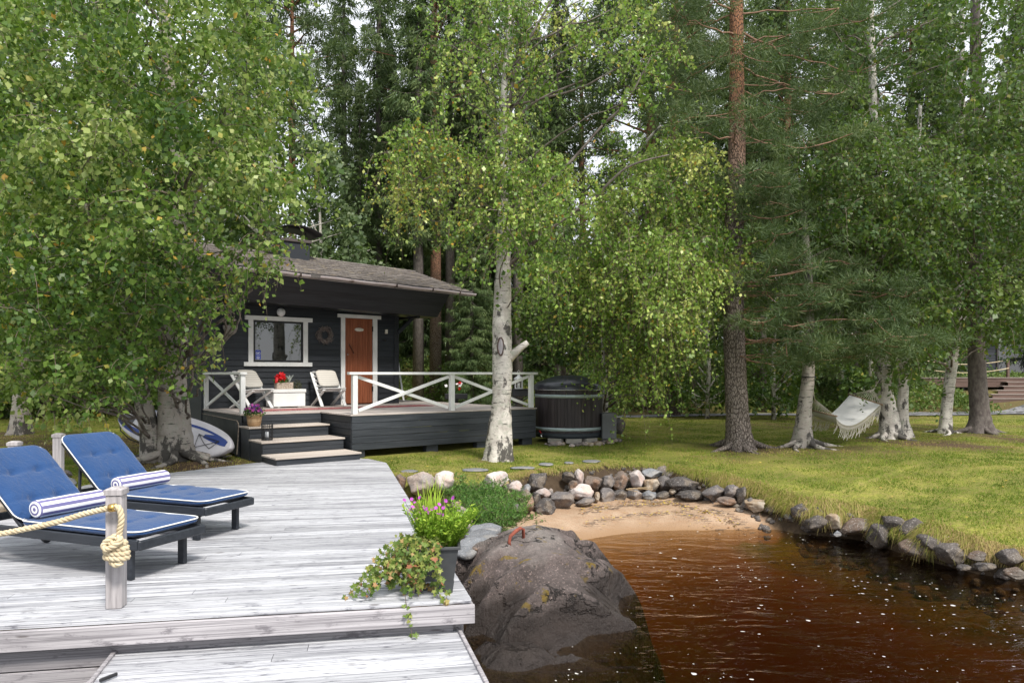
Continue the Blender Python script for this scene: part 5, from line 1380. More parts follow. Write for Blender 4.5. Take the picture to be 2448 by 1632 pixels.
def leaf_quads(P, size, r, down=.7, up_n=.35, asp=.36, jit=.3, rndv=None):
    n = len(P); a = unit(r.normal(size=(n, 3)) * .75 + np.array([0, 0, -down]))
    q = r.normal(size=(n, 3)); q[:, 2] *= .5
    b = unit(np.cross(a, unit(q + np.array([0, 0, up_n])))); nn_ = np.cross(a, b)
    s = size * (1 + jit * 1.2 * r.normal(size=n)).clip(.4, 1.9)[:, None]
    V = np.stack([P, P + a * s * .45 + b * s * asp + nn_ * s * .10, P + a * s, P + a * s * .45 - b * s * asp + nn_ * s * .10], 1).reshape(-1, 3)
    return V, np.arange(4 * n).reshape(n, 4)
def pip(poly, x, y):
    inside = np.zeros(len(x), bool); n = len(poly)
    for i in range(n):
        x0, y0 = poly[i]; x1, y1 = poly[(i + 1) % n]
        m = ((y0 > y) != (y1 > y)) & (x < (x1 - x0) * (y - y0) / (y1 - y0 + 1e-12) + x0); inside ^= m
    return inside
def clusters(poly, Y0, Y1, n, r, cand=7):
    """evenly spread cluster centres through the volume whose silhouette is the outline poly"""
    xs_ = [p[0] for p in poly]; ys_ = [p[1] for p in poly]; pts = []; pix = []
    while len(pts) < n:
        bx = None; bd = -1
        for _ in range(cand):
            while True:
                x, y = r.uniform(min(xs_), max(xs_)), r.uniform(min(ys_), max(ys_))
                if pip(poly, np.array([x]), np.array([y]))[0]: break
            Yd = r.uniform(Y0, Y1)
            p = np.array([(x - CX) / F * Yd, Yd, CH - (y - HY) / F * Yd])
            d = min([np.linalg.norm((p - q_) * np.array([1, .6, 1])) for q_ in pts], default=9e9)
            if d > bd: bd, bx = d, p
        pts.append(bx)
    return np.array(pts)
def twigs(C, per, rc, Lt, droop, r, seg=5, outward=None):
    """twig start points round each centre, arching out and hanging down: returns (n,seg+1,3)"""
    n = len(C) * per
    S = np.repeat(C, per, 0) + r.normal(size=(n, 3)) * np.array([rc, rc, rc * .6])
    d = r.normal(size=(n, 3)); d[:, 2] = np.abs(d[:, 2]) * .25
    d = unit(d)
    L_ = Lt * r.uniform(.55, 1.25, size=(n, 1))
    T = np.linspace(0, 1, seg + 1)
    dr = droop * r.uniform(.5, 1.3, size=(n, 1))
    pts = S[:, None, :] + d[:, None, :] * (L_ * (T * (1 - .35 * T))[None, :])[..., None] * np.array([1, 1, 1]) + np.array([0, 0, -1.0]) * ((L_ * dr) * (T ** 1.7)[None, :])[..., None]
    return pts
def twig_mesh(P, r0=.006, r1=.002):
    """three-sided tubes along every twig"""
    n, m, _ = P.shape; V = []; d = unit(np.gradient(P, axis=1)); u = unit(np.cross(d, np.array([.3, .2, .93]))); w_ = np.cross(d, u)
    rad = np.linspace(r0, r1, m)[None, :, None]
    for k in range(3):
        a = 2 * math.pi * k / 3; V.append(P + (u * math.cos(a) + w_ * math.sin(a)) * rad)
    V = np.stack(V, 2).reshape(-1, 3)
    idx = np.arange(n * m * 3).reshape(n, m, 3); Fc = []
    for k in range(3):
        k2 = (k + 1) % 3; Fc.append(np.stack([idx[:, :-1, k], idx[:, :-1, k2], idx[:, 1:, k2], idx[:, 1:, k]], -1).reshape(-1, 4))
    return V, np.concatenate(Fc)
def leaves_on(P, per, r, spread=.03, t0=.1):
    n, m, _ = P.shape; t = r.uniform(t0, 1, size=(n, per)) * (m - 1); i = np.clip(t.astype(int), 0, m - 2); f = (t - i)[..., None]
    rows = np.arange(n)[:, None]
    Q = P[rows, i] * (1 - f) + P[rows, i + 1] * f
    return (Q + r.normal(size=Q.shape) * spread).reshape(-1, 3)
def smooth_path(pts, n):
    pts = np.array(pts, float); m = len(pts); out = []
    for i in range(m - 1):
        p0, p1, p2, p3 = pts[max(i - 1, 0)], pts[i], pts[i + 1], pts[min(i + 2, m - 1)]
        for t in np.linspace(0, 1, n, endpoint=False):
            out.append(.5 * ((2 * p1) + (p2 - p0) * t + (2 * p0 - 5 * p1 + 4 * p2 - p3) * t * t + (3 * p1 - p0 - 3 * p2 + p3) * t ** 3))
    out.append(pts[-1]); return np.array(out)
def trunk_tube(m, path, radii, n=20, flare=.0, lobes=5, seed=0, fl_h=.6):
    """tapered trunk with root flare lobes and slight bumps"""
    P = smooth_path(path, 8); Rr = smooth_path([[x, 0, 0] for x in radii], 8)[:, 0]; r = np.random.default_rng(seed)
    z0 = P[0][2]; vs = []; ph = r.uniform(0, 6.3)
    for i, p in enumerate(P):
        d = P[min(i + 1, len(P) - 1)] - P[max(i - 1, 0)]; d = d / np.linalg.norm(d)
        u = np.cross(d, [0.0, 1.0, 0.0]); u /= np.linalg.norm(u); w_ = np.cross(d, u)
        hgt_ = max(0, p[2] - z0); f = math.exp(-hgt_ / fl_h * 2.2)
        for k in range(n):
            a = 2 * math.pi * k / n
            rad = Rr[i] * (1 + .05 * math.sin(3 * a + ph + hgt_ * 1.3) + .03 * r.normal()) * (1 + flare * f * (.55 + .45 * math.cos(lobes * a + ph) + .25 * math.sin(2 * a + ph)))
            vs.append(p + u * math.cos(a) * rad + w_ * math.sin(a) * rad)
    fs = [(i * n + k, i * n + (k + 1) % n, (i + 1) * n + (k + 1) % n, (i + 1) * n + k) for i in range(len(P) - 1) for k in range(n)]
    fs.append(tuple((len(P) - 1) * n + k for k in range(n)))
    m.add(vs, fs, .5, True); return P, Rr
def roots(m, base, r0, n, seed, Lr=(.5, 1.0), dirs=None, nn=7):
    rr = random.Random(seed)
    for k in range(n):
        a = dirs[k] if dirs else 2 * math.pi * k / n + rr.uniform(-.3, .3); Lk = rr.uniform(*Lr); pts = []; rad = []
        for j in range(7):
            t = j / 6; x = base[0] + math.cos(a + .35 * math.sin(t * 2.5 + k)) * (r0 * .5 + Lk * t); y = base[1] + math.sin(a + .35 * math.sin(t * 2.5 + k)) * (r0 * .5 + Lk * t)
            pts.append((x, y, hz(x, y) + .13 * r0 / .2 * (1 - t) ** 2.2 + .004 - .03 * t)); rad.append(r0 * .24 * (1 - t) ** .7 + .010)
        m.tube(pts, rad, nn, wob=.08)
def limb(m, p, q, r0, r1, sag=.12, seed=0, n=6):
    rr = random.Random(seed); p = Vector(p); q = Vector(q); d = q - p; pts = []
    o = Vector((rr.uniform(-1, 1), rr.uniform(-1, 1), rr.uniform(-.6, .8))) * d.length * .12
    for j in range(n + 1):
        t = j / n; pts.append(p + d * t + Vector((0, 0, 1)) * d.length * sag * math.sin(math.pi * t) + o * math.sin(math.pi * t) + Vector((rr.gauss(0, .02), rr.gauss(0, .02), rr.gauss(0, .02))) * d.length * (0 if j in (0, n) else .6))
    m.tube(pts, [r0 + (r1 - r0) * (j / n) ** .8 for j in range(n + 1)], 7)
    return pts
def limbs_to(m, P, Rr, C, seed, rmax=.06, frac=.35, kmax=None, sag=.05, lift=.5):
    """branches from the trunk out to cluster centres"""
    rr = random.Random(seed); ends = []
    for c in (C if kmax is None else C[:kmax]):
        h = c[2] - lift - frac * math.hypot(c[0] - P[0][0], c[1] - P[0][1]) * .6
        i = int(np.argmin(np.abs(P[:, 2] - h))); d = np.linalg.norm(P[i] - c)
        r0 = min(Rr[i] * .45, .008 + .0065 * d, rmax)
        limb(m, P[i], c, r0, .005, sag * rr.uniform(-.6, 2.2), rr.random(), 9)
def broadleaf(name, label, cat, trunks, crowns, bark, leafm, group=None, limbm=None, extra=None, limbs_x=None, seed=0, flare=.5, rootn=0):
    r = np.random.default_rng(seed); base = trunks[0][0][0]
    e = empty(name, tuple(base), 0, label, cat, group); off = -np.array(base)
    m = MB(); PR = []
    for k, (path, rad) in enumerate(trunks): PR.append(trunk_tube(m, [np.array(p) + off for p in path], rad, 22, flare if k == 0 else flare * .6, 5, seed + k))
    if rootn:
        m2 = MB(); roots(m2, base, trunks[0][1][0], rootn, seed); m.add([Vector(v) + Vector(off) for v in m2.v], m2.f, .5, True)
    if extra: extra(m, off)
    m.build('trunk', bark, e)
    LV, LF, LR, nb = [], [], [], 0; TV, TF, tb = [], [], 0; lm = MB()
    for c in crowns:
        C = clusters(c['poly'], *c['Y'], c['n'], r) if 'poly' in c else c['C']
        P = twigs(C, c['tw'], c.get('rc', .35), c.get('L', .8), c.get('droop', .8), r)
        if 'thin' in c: P = P[r.random(len(P)) < c['thin']]
        if c.get('limb', True):
            Pt, Rt = PR[c.get('trunk', 0)]; limbs_to(lm, Pt, Rt, C + off, seed + nb, rmax=c.get('rmax', .05), kmax=c.get('kmax'))
        Q = leaves_on(P, c['lv'], r, c.get('sp', .03)); V, Fc = leaf_quads(Q, c['s'], r, c.get('down', .6), c.get('upn', .5))
        tone = np.repeat(np.repeat(r.normal(size=len(C)) * .19, c['tw']) if 'thin' not in c else np.zeros(len(P)), c['lv'])  # random leaf tone per cluster, standing in for lit and shaded clumps
        ry = np.clip(r.normal(.45, .2, size=len(Q)) + tone[:len(Q)] + c.get('tone', 0), 0, .94)
        yl = r.random(len(Q)) < c.get('yel', .015); ry[yl] = r.uniform(.95, 1, yl.sum())
        LV.append(V + off); LF.append(Fc + nb); LR.append(ry); nb += len(V)
        V, Fc = twig_mesh(P[r.random(len(P)) < c.get('twk', 1)], c.get('t0', .0055), .0018); TV.append(V + off); TF.append(Fc + tb); tb += len(V)
    if limbs_x: limbs_x(lm, off)
    if lm.v: lm.build('branches', limbm or LIMB, e)
    np_obj('twigs', np.concatenate(TV), np.concatenate(TF), TWIG, e, smooth=True)
    np_obj('crown', np.concatenate(LV), np.concatenate(LF), leafm, e, rnd=np.concatenate(LR))
    return e
def A(px, py, Y): return tuple(at(px, py, Y))
def B(px, Y): x = (px - CX) / F * Y; return (x, Y, hz(x, Y) - .04)
# ---- left birch, three stems, leaves hanging over the loungers
YL = 12.9
b0 = B(405, YL)
trunksL = [([b0, A(408, 1000, YL), A(408, 900, YL), A(412, 760, YL), A(424, 600, YL - .1), A(418, 420, YL - .2), A(408, 250, YL - .3), A(396, 60, YL - .4), A(380, -200, YL - .5)], [.26, .22, .195, .18, .165, .14, .115, .09, .05]),
           ([B(362, YL - .1), A(356, 1030, YL - .15), A(335, 930, YL - .2), A(318, 800, YL - .3), A(290, 650, YL - .5), A(235, 540, YL - .8), A(130, 420, YL - 1.2), A(20, 330, YL - 1.6)], [.19, .16, .14, .125, .11, .09, .06, .03]),
           ([B(432, YL + .12), A(430, 1000, YL + .12), A(424, 880, YL + .1), A(440, 700, YL + .1), A(452, 520, YL), A(500, 380, YL - .3), A(560, 240, YL - .6)], [.24, .185, .15, .11, .085, .06, .03])]
polyL1 = [(-70, -70), (560, -70), (585, 60), (640, 120), (690, 230), (720, 320), (700, 420), (640, 470), (570, 505), (500, 540), (450, 600), (380, 690), (250, 700), (-70, 700)]
polyL2 = [(-70, 640), (420, 600), (440, 700), (410, 790), (370, 850), (310, 890), (220, 925), (100, 920), (-70, 920)]
polyL3 = [(450, 560), (650, 530), (670, 600), (600, 650), (540, 680), (500, 740), (460, 720), (440, 760), (420, 700)]
def exL(m, off):
    limb(m, Vector(A(408, 395, 12.6)) + Vector(off), Vector(A(358, 420, 12.2)) + Vector(off), .04, .03, .1, 3)
    m2 = MB(); roots(m2, b0, .30, 7, 5, (.5, 1.3), [-.1, -.55, -1.1, -1.9, -2.7, .6, 2.4]); m.add([Vector(v) + Vector(off) for v in m2.v], m2.f, .5, True)
broadleaf('birch_tree', 'leafy three stemmed birch leaning over the loungers at the left of the cabin', 'tree', trunksL, [
    dict(poly=polyL1, Y=(8.6, 13.4), n=92, tw=24, lv=27, L=.75, droop=.55, s=.072, rc=.32, kmax=30, yel=.025, sp=.045, tone=.05, twk=.6),
    dict(poly=polyL2, Y=(9.0, 12.9), n=52, tw=15, lv=22, L=.75, droop=.45, s=.070, rc=.30, trunk=1, kmax=25, yel=.02, sp=.045, tone=-.02, twk=.7),
    dict(poly=polyL3, Y=(9.2, 11.5), n=11, tw=8, lv=17, L=.6, droop=.8, s=.068, rc=.16, trunk=2, kmax=15, yel=.05, sp=.03, tone=.15),
    dict(C=np.array([A(x, y, Y) for x, y, Y in ((470, 800, 10.3), (455, 860, 10.3), (520, 700, 10), (530, 800, 10.1), (500, 660, 10), (590, 650, 9.9), (640, 640, 9.9), (430, 700, 10.4), (160, 985, 9.5), (230, 960, 9.6), (120, 960, 9.4))]), n=0, tw=6, lv=12, L=.4, droop=1.3, s=.07, rc=.09, trunk=2, kmax=8, yel=.08, sp=.03, tone=.2)],
    BIRCHD, LEFTLEAF, extra=exL, seed=1, flare=.35)
# ---- far left birch
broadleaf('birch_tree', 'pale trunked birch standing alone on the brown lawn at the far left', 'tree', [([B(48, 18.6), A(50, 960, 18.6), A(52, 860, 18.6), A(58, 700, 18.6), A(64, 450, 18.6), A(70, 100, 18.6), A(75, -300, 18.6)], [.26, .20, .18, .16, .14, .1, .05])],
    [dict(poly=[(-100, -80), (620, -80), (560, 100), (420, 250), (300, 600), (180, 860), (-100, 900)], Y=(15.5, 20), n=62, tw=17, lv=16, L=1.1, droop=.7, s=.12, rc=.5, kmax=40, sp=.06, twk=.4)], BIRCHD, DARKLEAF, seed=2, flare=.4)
# ---- centre birch
YC = 13.3; bC = B(1192, YC)
trC = [([bC, A(1196, 1030, YC), A(1200, 960, YC), A(1202, 870, YC), A(1200, 760, YC), A(1203, 620, YC), A(1204, 480, YC), A(1207, 350, YC), A(1206, 200, YC), A(1216, 80, YC), A(1225, -150, YC)], [.26, .225, .175, .185, .17, .14, .105, .08, .058, .042, .02])]
def exC(m, off):
    o = Vector(off)
    m.tube([Vector(A(1212, 860, YC)) + o, Vector(A(1232, 842, YC - .02)) + o, Vector(A(1248, 828, YC - .04)) + o, Vector(A(1262, 818, YC - .05)) + o], [.10, .075, .06, .05], 12, wob=.05)
def exC2(m, off):
    o = Vector(off)
    for (x0, y0, x1, y1, x2, y2, r0) in ((1212, 640, 1300, 560, 1425, 470, .045), (1210, 500, 1330, 420, 1440, 300, .045), (1210, 330, 1270, 250, 1400, 190, .035), (1196, 470, 1120, 440, 1040, 420, .03), (1196, 430, 1110, 400, 1010, 430, .028), (1208, 300, 1240, 150, 1330, -20, .04), (1425, 470, 1500, 400, 1600, 370, .03), (1440, 300, 1500, 240, 1560, 130, .03)):
        mid = Vector(A(x1, y1, YC - .3)) + o
        pts = [Vector(A(x0, y0, YC)) + o, mid, Vector(A(x2, y2, YC - .5)) + o]; sp = smooth_path([tuple(p) for p in pts], 6)
        m.tube([tuple(p) for p in sp], [r0 * (1 - .6 * i / (len(sp) - 1)) for i in range(len(sp))], 7, wob=.06)
ec = broadleaf('birch_tree', 'white barked birch with an oval scar in front of the terrace railing', 'tree', trC, [
    dict(poly=[(1050, -60), (1330, -60), (1340, 60), (1300, 200), (1270, 330), (1220, 380), (1160, 360), (1110, 280), (1060, 220), (1030, 190), (1050, 100)], Y=(12.2, 14.6), n=28, tw=12, lv=20, L=.9, droop=.9, s=.062, rc=.22, kmax=20, yel=.02, tone=.06, sp=.02),
    dict(poly=[(1400, -60), (1560, -60), (1600, 60), (1605, 130), (1570, 220), (1500, 260), (1440, 180), (1400, 90)], Y=(12.0, 13.6), n=15, tw=12, lv=20, L=.8, droop=.9, s=.062, rc=.2, kmax=8, yel=.02, tone=.10, sp=.02),
    dict(poly=[(1140, -60), (1290, -60), (1280, 150), (1240, 260), (1270, 420), (1220, 440), (1200, 260), (1150, 200), (1130, 100)], Y=(12.3, 12.95), n=9, tw=13, lv=20, L=.7, droop=1.0, s=.06, rc=.16, kmax=0, yel=.03, tone=.12, sp=.02),
    dict(poly=[(930, 340), (960, 330), (1020, 300), (1080, 340), (1070, 420), (1020, 440), (985, 500), (945, 430)], Y=(12.3, 13.6), n=15, tw=13, lv=21, L=.75, droop=1.15, s=.060, rc=.2, kmax=4, yel=.10, tone=.12),
    dict(poly=[(1120, 370), (1180, 370), (1180, 460), (1150, 520), (1120, 600), (1100, 560), (1110, 470)], Y=(12.3, 13.4), n=12, tw=12, lv=19, L=.7, droop=1.0, s=.06, rc=.2, kmax=4, yel=.06, tone=.06),
    dict(poly=[(1225, 380), (1290, 340), (1370, 400), (1380, 500), (1330, 600), (1290, 680), (1230, 620), (1215, 480)], Y=(11.6, 13.6), n=20, tw=14, lv=22, L=.7, droop=1.0, s=.060, rc=.18, kmax=8, yel=.03, tone=.05)],
    BIRCH, BIRCHLEAF, extra=exC, limbs_x=exC2, seed=4, flare=.28)
m = MB(); c0 = Vector(A(1197, 828, YC - .205)) - Vector(bC)
vs = [c0 + Vector((.055 * math.cos(a) * (1 - .15 * abs(math.sin(a))), -.01 + .03 * abs(math.cos(a)), .16 * math.sin(a))) for a in np.linspace(0, 2 * math.pi, 24, endpoint=False)]
m.add([c0 + Vector((0, -.014, 0))] + vs, [(0, i + 1, (i + 1) % 24 + 1) for i in range(24)], .5, True)
m.build('trunk_scar', mat('scar_wood', (.36, .34, .35), (.24, .22, .23), 3, (3, 3, .5), rough=.8), ec)
m = MB()
m.tube([tuple(v + Vector((0, .005, 0))) for v in vs] + [tuple(vs[0] + Vector((0, .005, 0)))], .016, 7, False, wob=.3)
m.build('scar_rim', mat('torn_bark', (.14, .085, .07), (.07, .05, .045), 20, rough=.9, bump=.6), ec)
# ---- weeping birch behind the tub
YW = 17.6; bW = B(1446, YW + .4)
broadleaf('birch_tree', 'weeping bright green birch hanging over the round hot tub', 'tree', [([bW, A(1446, 900, YW + .3), A(1444, 760, YW), A(1450, 600, YW - .4), A(1480, 460, YW - .8), A(1530, 360, YW - 1.2), A(1580, 300, YW - 1.6)], [.085, .075, .075, .07, .055, .04, .02])], [
    dict(poly=[(1490, 320), (1560, 300), (1650, 295), (1690, 380), (1735, 460), (1765, 560), (1770, 640), (1735, 660), (1640, 660), (1560, 650), (1450, 670), (1360, 650), (1310, 630), (1400, 560), (1450, 450)], Y=(13.6, 16.6), n=50, tw=27, lv=24, L=1.0, droop=1.1, sp=.02, s=.066, rc=.20, kmax=36, yel=.015, tone=.06),
    dict(poly=[(1310, 680), (1450, 680), (1640, 670), (1700, 690), (1640, 760), (1600, 830), (1570, 890), (1540, 890), (1500, 790), (1450, 740), (1400, 770), (1330, 770), (1300, 730)], Y=(14.0, 16.4), n=30, tw=19, lv=21, L=.9, droop=1.15, s=.066, rc=.22, kmax=12, yel=.02, tone=.03),
    dict(C=np.array([A(x, y, Y) for x, y, Y in ((1520, 850, 14.4), (1560, 850, 14.3), (1600, 830, 14.5), (1480, 800, 14.4), (1640, 780, 14.6), (1540, 890, 14.5), (1660, 720, 14.5), (1510, 900, 14.6), (1450, 790, 14.8))]), n=0, tw=12, lv=20, L=.85, droop=1.3, s=.062, rc=.13, kmax=3, yel=.02, tone=.10, sp=.02),
    dict(poly=[(1500, 560), (1620, 560), (1690, 620), (1660, 740), (1560, 760), (1480, 700)], Y=(12.6, 13.8), n=20, tw=14, lv=20, L=.8, droop=1.1, s=.062, rc=.2, kmax=6, yel=.02, tone=.14),
    dict(poly=[(1400, 820), (1440, 820), (1450, 900), (1435, 925), (1410, 850)], Y=(14.6, 15.2), n=4, tw=9, lv=14, L=.5, droop=1.3, s=.062, rc=.1, kmax=0, yel=.02, tone=.1)],
    BIRCH, BIRCHLEAF, seed=6, flare=.1)
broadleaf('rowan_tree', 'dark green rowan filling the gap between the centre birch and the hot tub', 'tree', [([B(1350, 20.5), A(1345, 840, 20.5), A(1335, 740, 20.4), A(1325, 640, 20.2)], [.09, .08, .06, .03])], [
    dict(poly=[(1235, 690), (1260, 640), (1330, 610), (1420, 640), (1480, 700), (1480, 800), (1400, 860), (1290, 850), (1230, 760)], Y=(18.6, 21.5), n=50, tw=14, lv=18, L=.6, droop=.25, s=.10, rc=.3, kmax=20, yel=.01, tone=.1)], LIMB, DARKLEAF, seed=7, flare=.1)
# ---- hammock birch, twin birch, single birch on the right
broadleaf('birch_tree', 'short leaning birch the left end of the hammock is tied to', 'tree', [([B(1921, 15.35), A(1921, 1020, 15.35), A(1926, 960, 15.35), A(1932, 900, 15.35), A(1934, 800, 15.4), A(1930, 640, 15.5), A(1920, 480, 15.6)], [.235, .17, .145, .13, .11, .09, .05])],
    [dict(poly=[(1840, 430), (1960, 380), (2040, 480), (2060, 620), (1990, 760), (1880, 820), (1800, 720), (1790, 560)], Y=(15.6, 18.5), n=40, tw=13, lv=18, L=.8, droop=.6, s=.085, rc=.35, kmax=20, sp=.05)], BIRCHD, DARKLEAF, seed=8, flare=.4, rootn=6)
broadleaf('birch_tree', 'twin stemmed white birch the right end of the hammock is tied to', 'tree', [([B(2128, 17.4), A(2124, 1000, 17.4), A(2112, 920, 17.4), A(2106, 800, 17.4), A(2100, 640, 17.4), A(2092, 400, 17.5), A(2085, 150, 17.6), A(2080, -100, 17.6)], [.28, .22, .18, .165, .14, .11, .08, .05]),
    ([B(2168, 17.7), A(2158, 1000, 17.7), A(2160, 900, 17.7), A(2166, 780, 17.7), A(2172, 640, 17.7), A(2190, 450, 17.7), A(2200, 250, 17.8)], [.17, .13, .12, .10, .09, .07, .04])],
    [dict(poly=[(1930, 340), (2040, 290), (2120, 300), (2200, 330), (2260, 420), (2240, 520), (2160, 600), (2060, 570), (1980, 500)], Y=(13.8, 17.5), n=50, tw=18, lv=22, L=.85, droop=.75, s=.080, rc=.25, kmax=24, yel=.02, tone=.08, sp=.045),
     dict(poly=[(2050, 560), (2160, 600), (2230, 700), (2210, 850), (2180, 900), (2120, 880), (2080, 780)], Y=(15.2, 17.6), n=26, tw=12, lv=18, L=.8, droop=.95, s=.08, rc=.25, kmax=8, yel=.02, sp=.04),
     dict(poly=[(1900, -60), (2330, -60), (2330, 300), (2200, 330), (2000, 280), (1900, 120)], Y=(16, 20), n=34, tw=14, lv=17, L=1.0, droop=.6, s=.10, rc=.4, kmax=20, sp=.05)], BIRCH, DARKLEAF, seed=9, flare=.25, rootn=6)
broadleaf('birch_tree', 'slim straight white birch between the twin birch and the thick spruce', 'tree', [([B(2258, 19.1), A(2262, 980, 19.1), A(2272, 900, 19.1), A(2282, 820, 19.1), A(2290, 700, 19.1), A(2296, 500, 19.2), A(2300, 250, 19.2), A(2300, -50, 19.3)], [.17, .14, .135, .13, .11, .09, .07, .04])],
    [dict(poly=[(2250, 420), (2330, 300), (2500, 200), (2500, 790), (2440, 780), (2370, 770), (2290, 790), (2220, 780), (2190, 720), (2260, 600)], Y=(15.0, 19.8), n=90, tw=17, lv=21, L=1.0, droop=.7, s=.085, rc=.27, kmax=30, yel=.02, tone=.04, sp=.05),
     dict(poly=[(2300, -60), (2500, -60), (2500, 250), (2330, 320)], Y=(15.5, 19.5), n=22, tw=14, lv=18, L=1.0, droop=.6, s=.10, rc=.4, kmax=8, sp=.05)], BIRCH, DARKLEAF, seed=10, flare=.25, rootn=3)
# ---- big pine on the lawn
def needles(C, per, rc, s, r, down=.0, asp=.055, squash=.55):
    n = len(C) * per
    d = unit(r.normal(size=(n, 3))); rad = rc * r.uniform(.35, 1.0, size=(n, 1)) ** .6
    P = np.repeat(C, per, 0) + d * rad * np.array([1, 1, squash])
    a = unit(d * .9 + r.normal(size=(n, 3)) * .6 + np.array([0, 0, .25 - down])); b = unit(np.cross(a, r.normal(size=(n, 3))))
    sz = s * r.uniform(.6, 1.3, size=(n, 1))
    V = np.stack([P - b * sz * asp, P + b * sz * asp, P + a * sz], 1).reshape(-1, 3)
    return V, np.arange(3 * n).reshape(n, 3)
def big_pine(name, label, path, rad, crowns, seed, bark, flare=.4, rootn=0, group=None):
    r = np.random.default_rng(seed); base = path[0]; e = empty(name, base, 0, label, 'tree', group); off = -np.array(base)
    m = MB(); P, Rr = trunk_tube(m, [np.array(p) + off for p in path], rad, 24, flare, 6, seed, .5)
    if rootn:
        m2 = MB(); roots(m2, base, rad[0], rootn, seed); m.add([Vector(v) + Vector(off) for v in m2.v], m2.f, .5, True)
    m.build('trunk', bark, e)
    m = MB(); NV, NF, NR, nb = [], [], [], 0
    for c in crowns:
        C = clusters(c['poly'], *c['Y'], c['n'], r)
        limbs_to(m, P, Rr, C[:c.get('kmax', 40)] + off, seed, rmax=.06, frac=-.15, sag=-.04, lift=.1)
        # sub-puffs round each centre along little side shoots
        S = np.repeat(C, c['sub'], 0) + r.normal(size=(len(C) * c['sub'], 3)) * np.array([c['rs'], c['rs'], c['rs'] * .42])
        for q_, s_ in zip(np.repeat(C, c['sub'], 0)[::2], S[::2]): m.tube([tuple(q_ + off), tuple((q_ + s_) / 2 + off + np.array([0, 0, -.03])), tuple(s_ + off)], [.012, .009, .005], 4, False)
        V, Fc = needles(S, c['per'], c['rc'], c['s'], r)
        NV.append(V + off); NF.append(Fc + nb); nb += len(V); tn = np.repeat(r.normal(size=len(S)) * .12, c['per'])
        NR.append(np.clip(r.normal(.5, .2, size=len(Fc)) + tn, 0, 1))
    m.build('branches', PLIMB, e); np_obj('crown', np.concatenate(NV), np.concatenate(NF), PINEN, e, rnd=np.concatenate(NR))
    return e
YP = 15.2
big_pine('pine_tree', 'tall pine with thick grey brown trunk turning orange, in the middle of the lawn', [B(1768, YP), A(1762, 1000, YP), A(1758, 900, YP), A(1755, 760, YP), A(1752, 640, YP), A(1756, 500, YP), A(1762, 350, YP), A(1762, 200, YP), A(1760, 0, YP), A(1762, -300, YP), A(1765, -700, YP)],
    [.31, .245, .225, .215, .21, .19, .175, .155, .14, .11, .05], [
    dict(poly=[(1500, -60), (2060, -60), (2060, 200), (1990, 330), (1880, 400), (1830, 480), (1790, 420), (1740, 460), (1690, 350), (1600, 280), (1540, 60)], Y=(13.4, 17.5), n=44, sub=7, rs=.42, per=150, rc=.24, s=.15, kmax=36),
    dict(poly=[(1790, 430), (1860, 470), (1900, 560), (2040, 640), (2180, 720), (2210, 800), (2180, 860), (2060, 850), (1960, 880), (1870, 850), (1810, 760), (1790, 600)], Y=(13.4, 15.4), n=34, sub=7, rs=.36, per=150, rc=.22, s=.14, kmax=26)],
    21, PINEB, .45, 5)
# ---- thick spruce at the right, lower part
SP = empty('spruce_tree', B(2344, 19.4), 0, 'thick dark brown spruce trunk at the right end of the lawn', 'tree'); off = -np.array(B(2344, 19.4))
m = MB(); P, Rr = trunk_tube(m, [np.array(p) + off for p in (B(2344, 19.4), A(2342, 985, 19.4), A(2337, 900, 19.4), A(2334, 750, 19.4), A(2332, 500, 19.4), A(2332, 100, 19.4), A(2332, -400, 19.4))], [.34, .24, .215, .20, .17, .13, .06], 22, .5, 6, 3, .55)
m2 = MB(); roots(m2, B(2344, 19.4), .3, 5, 3); m.add([Vector(v) + Vector(off) for v in m2.v], m2.f, .5, True); m.build('trunk', SPRB, SP)
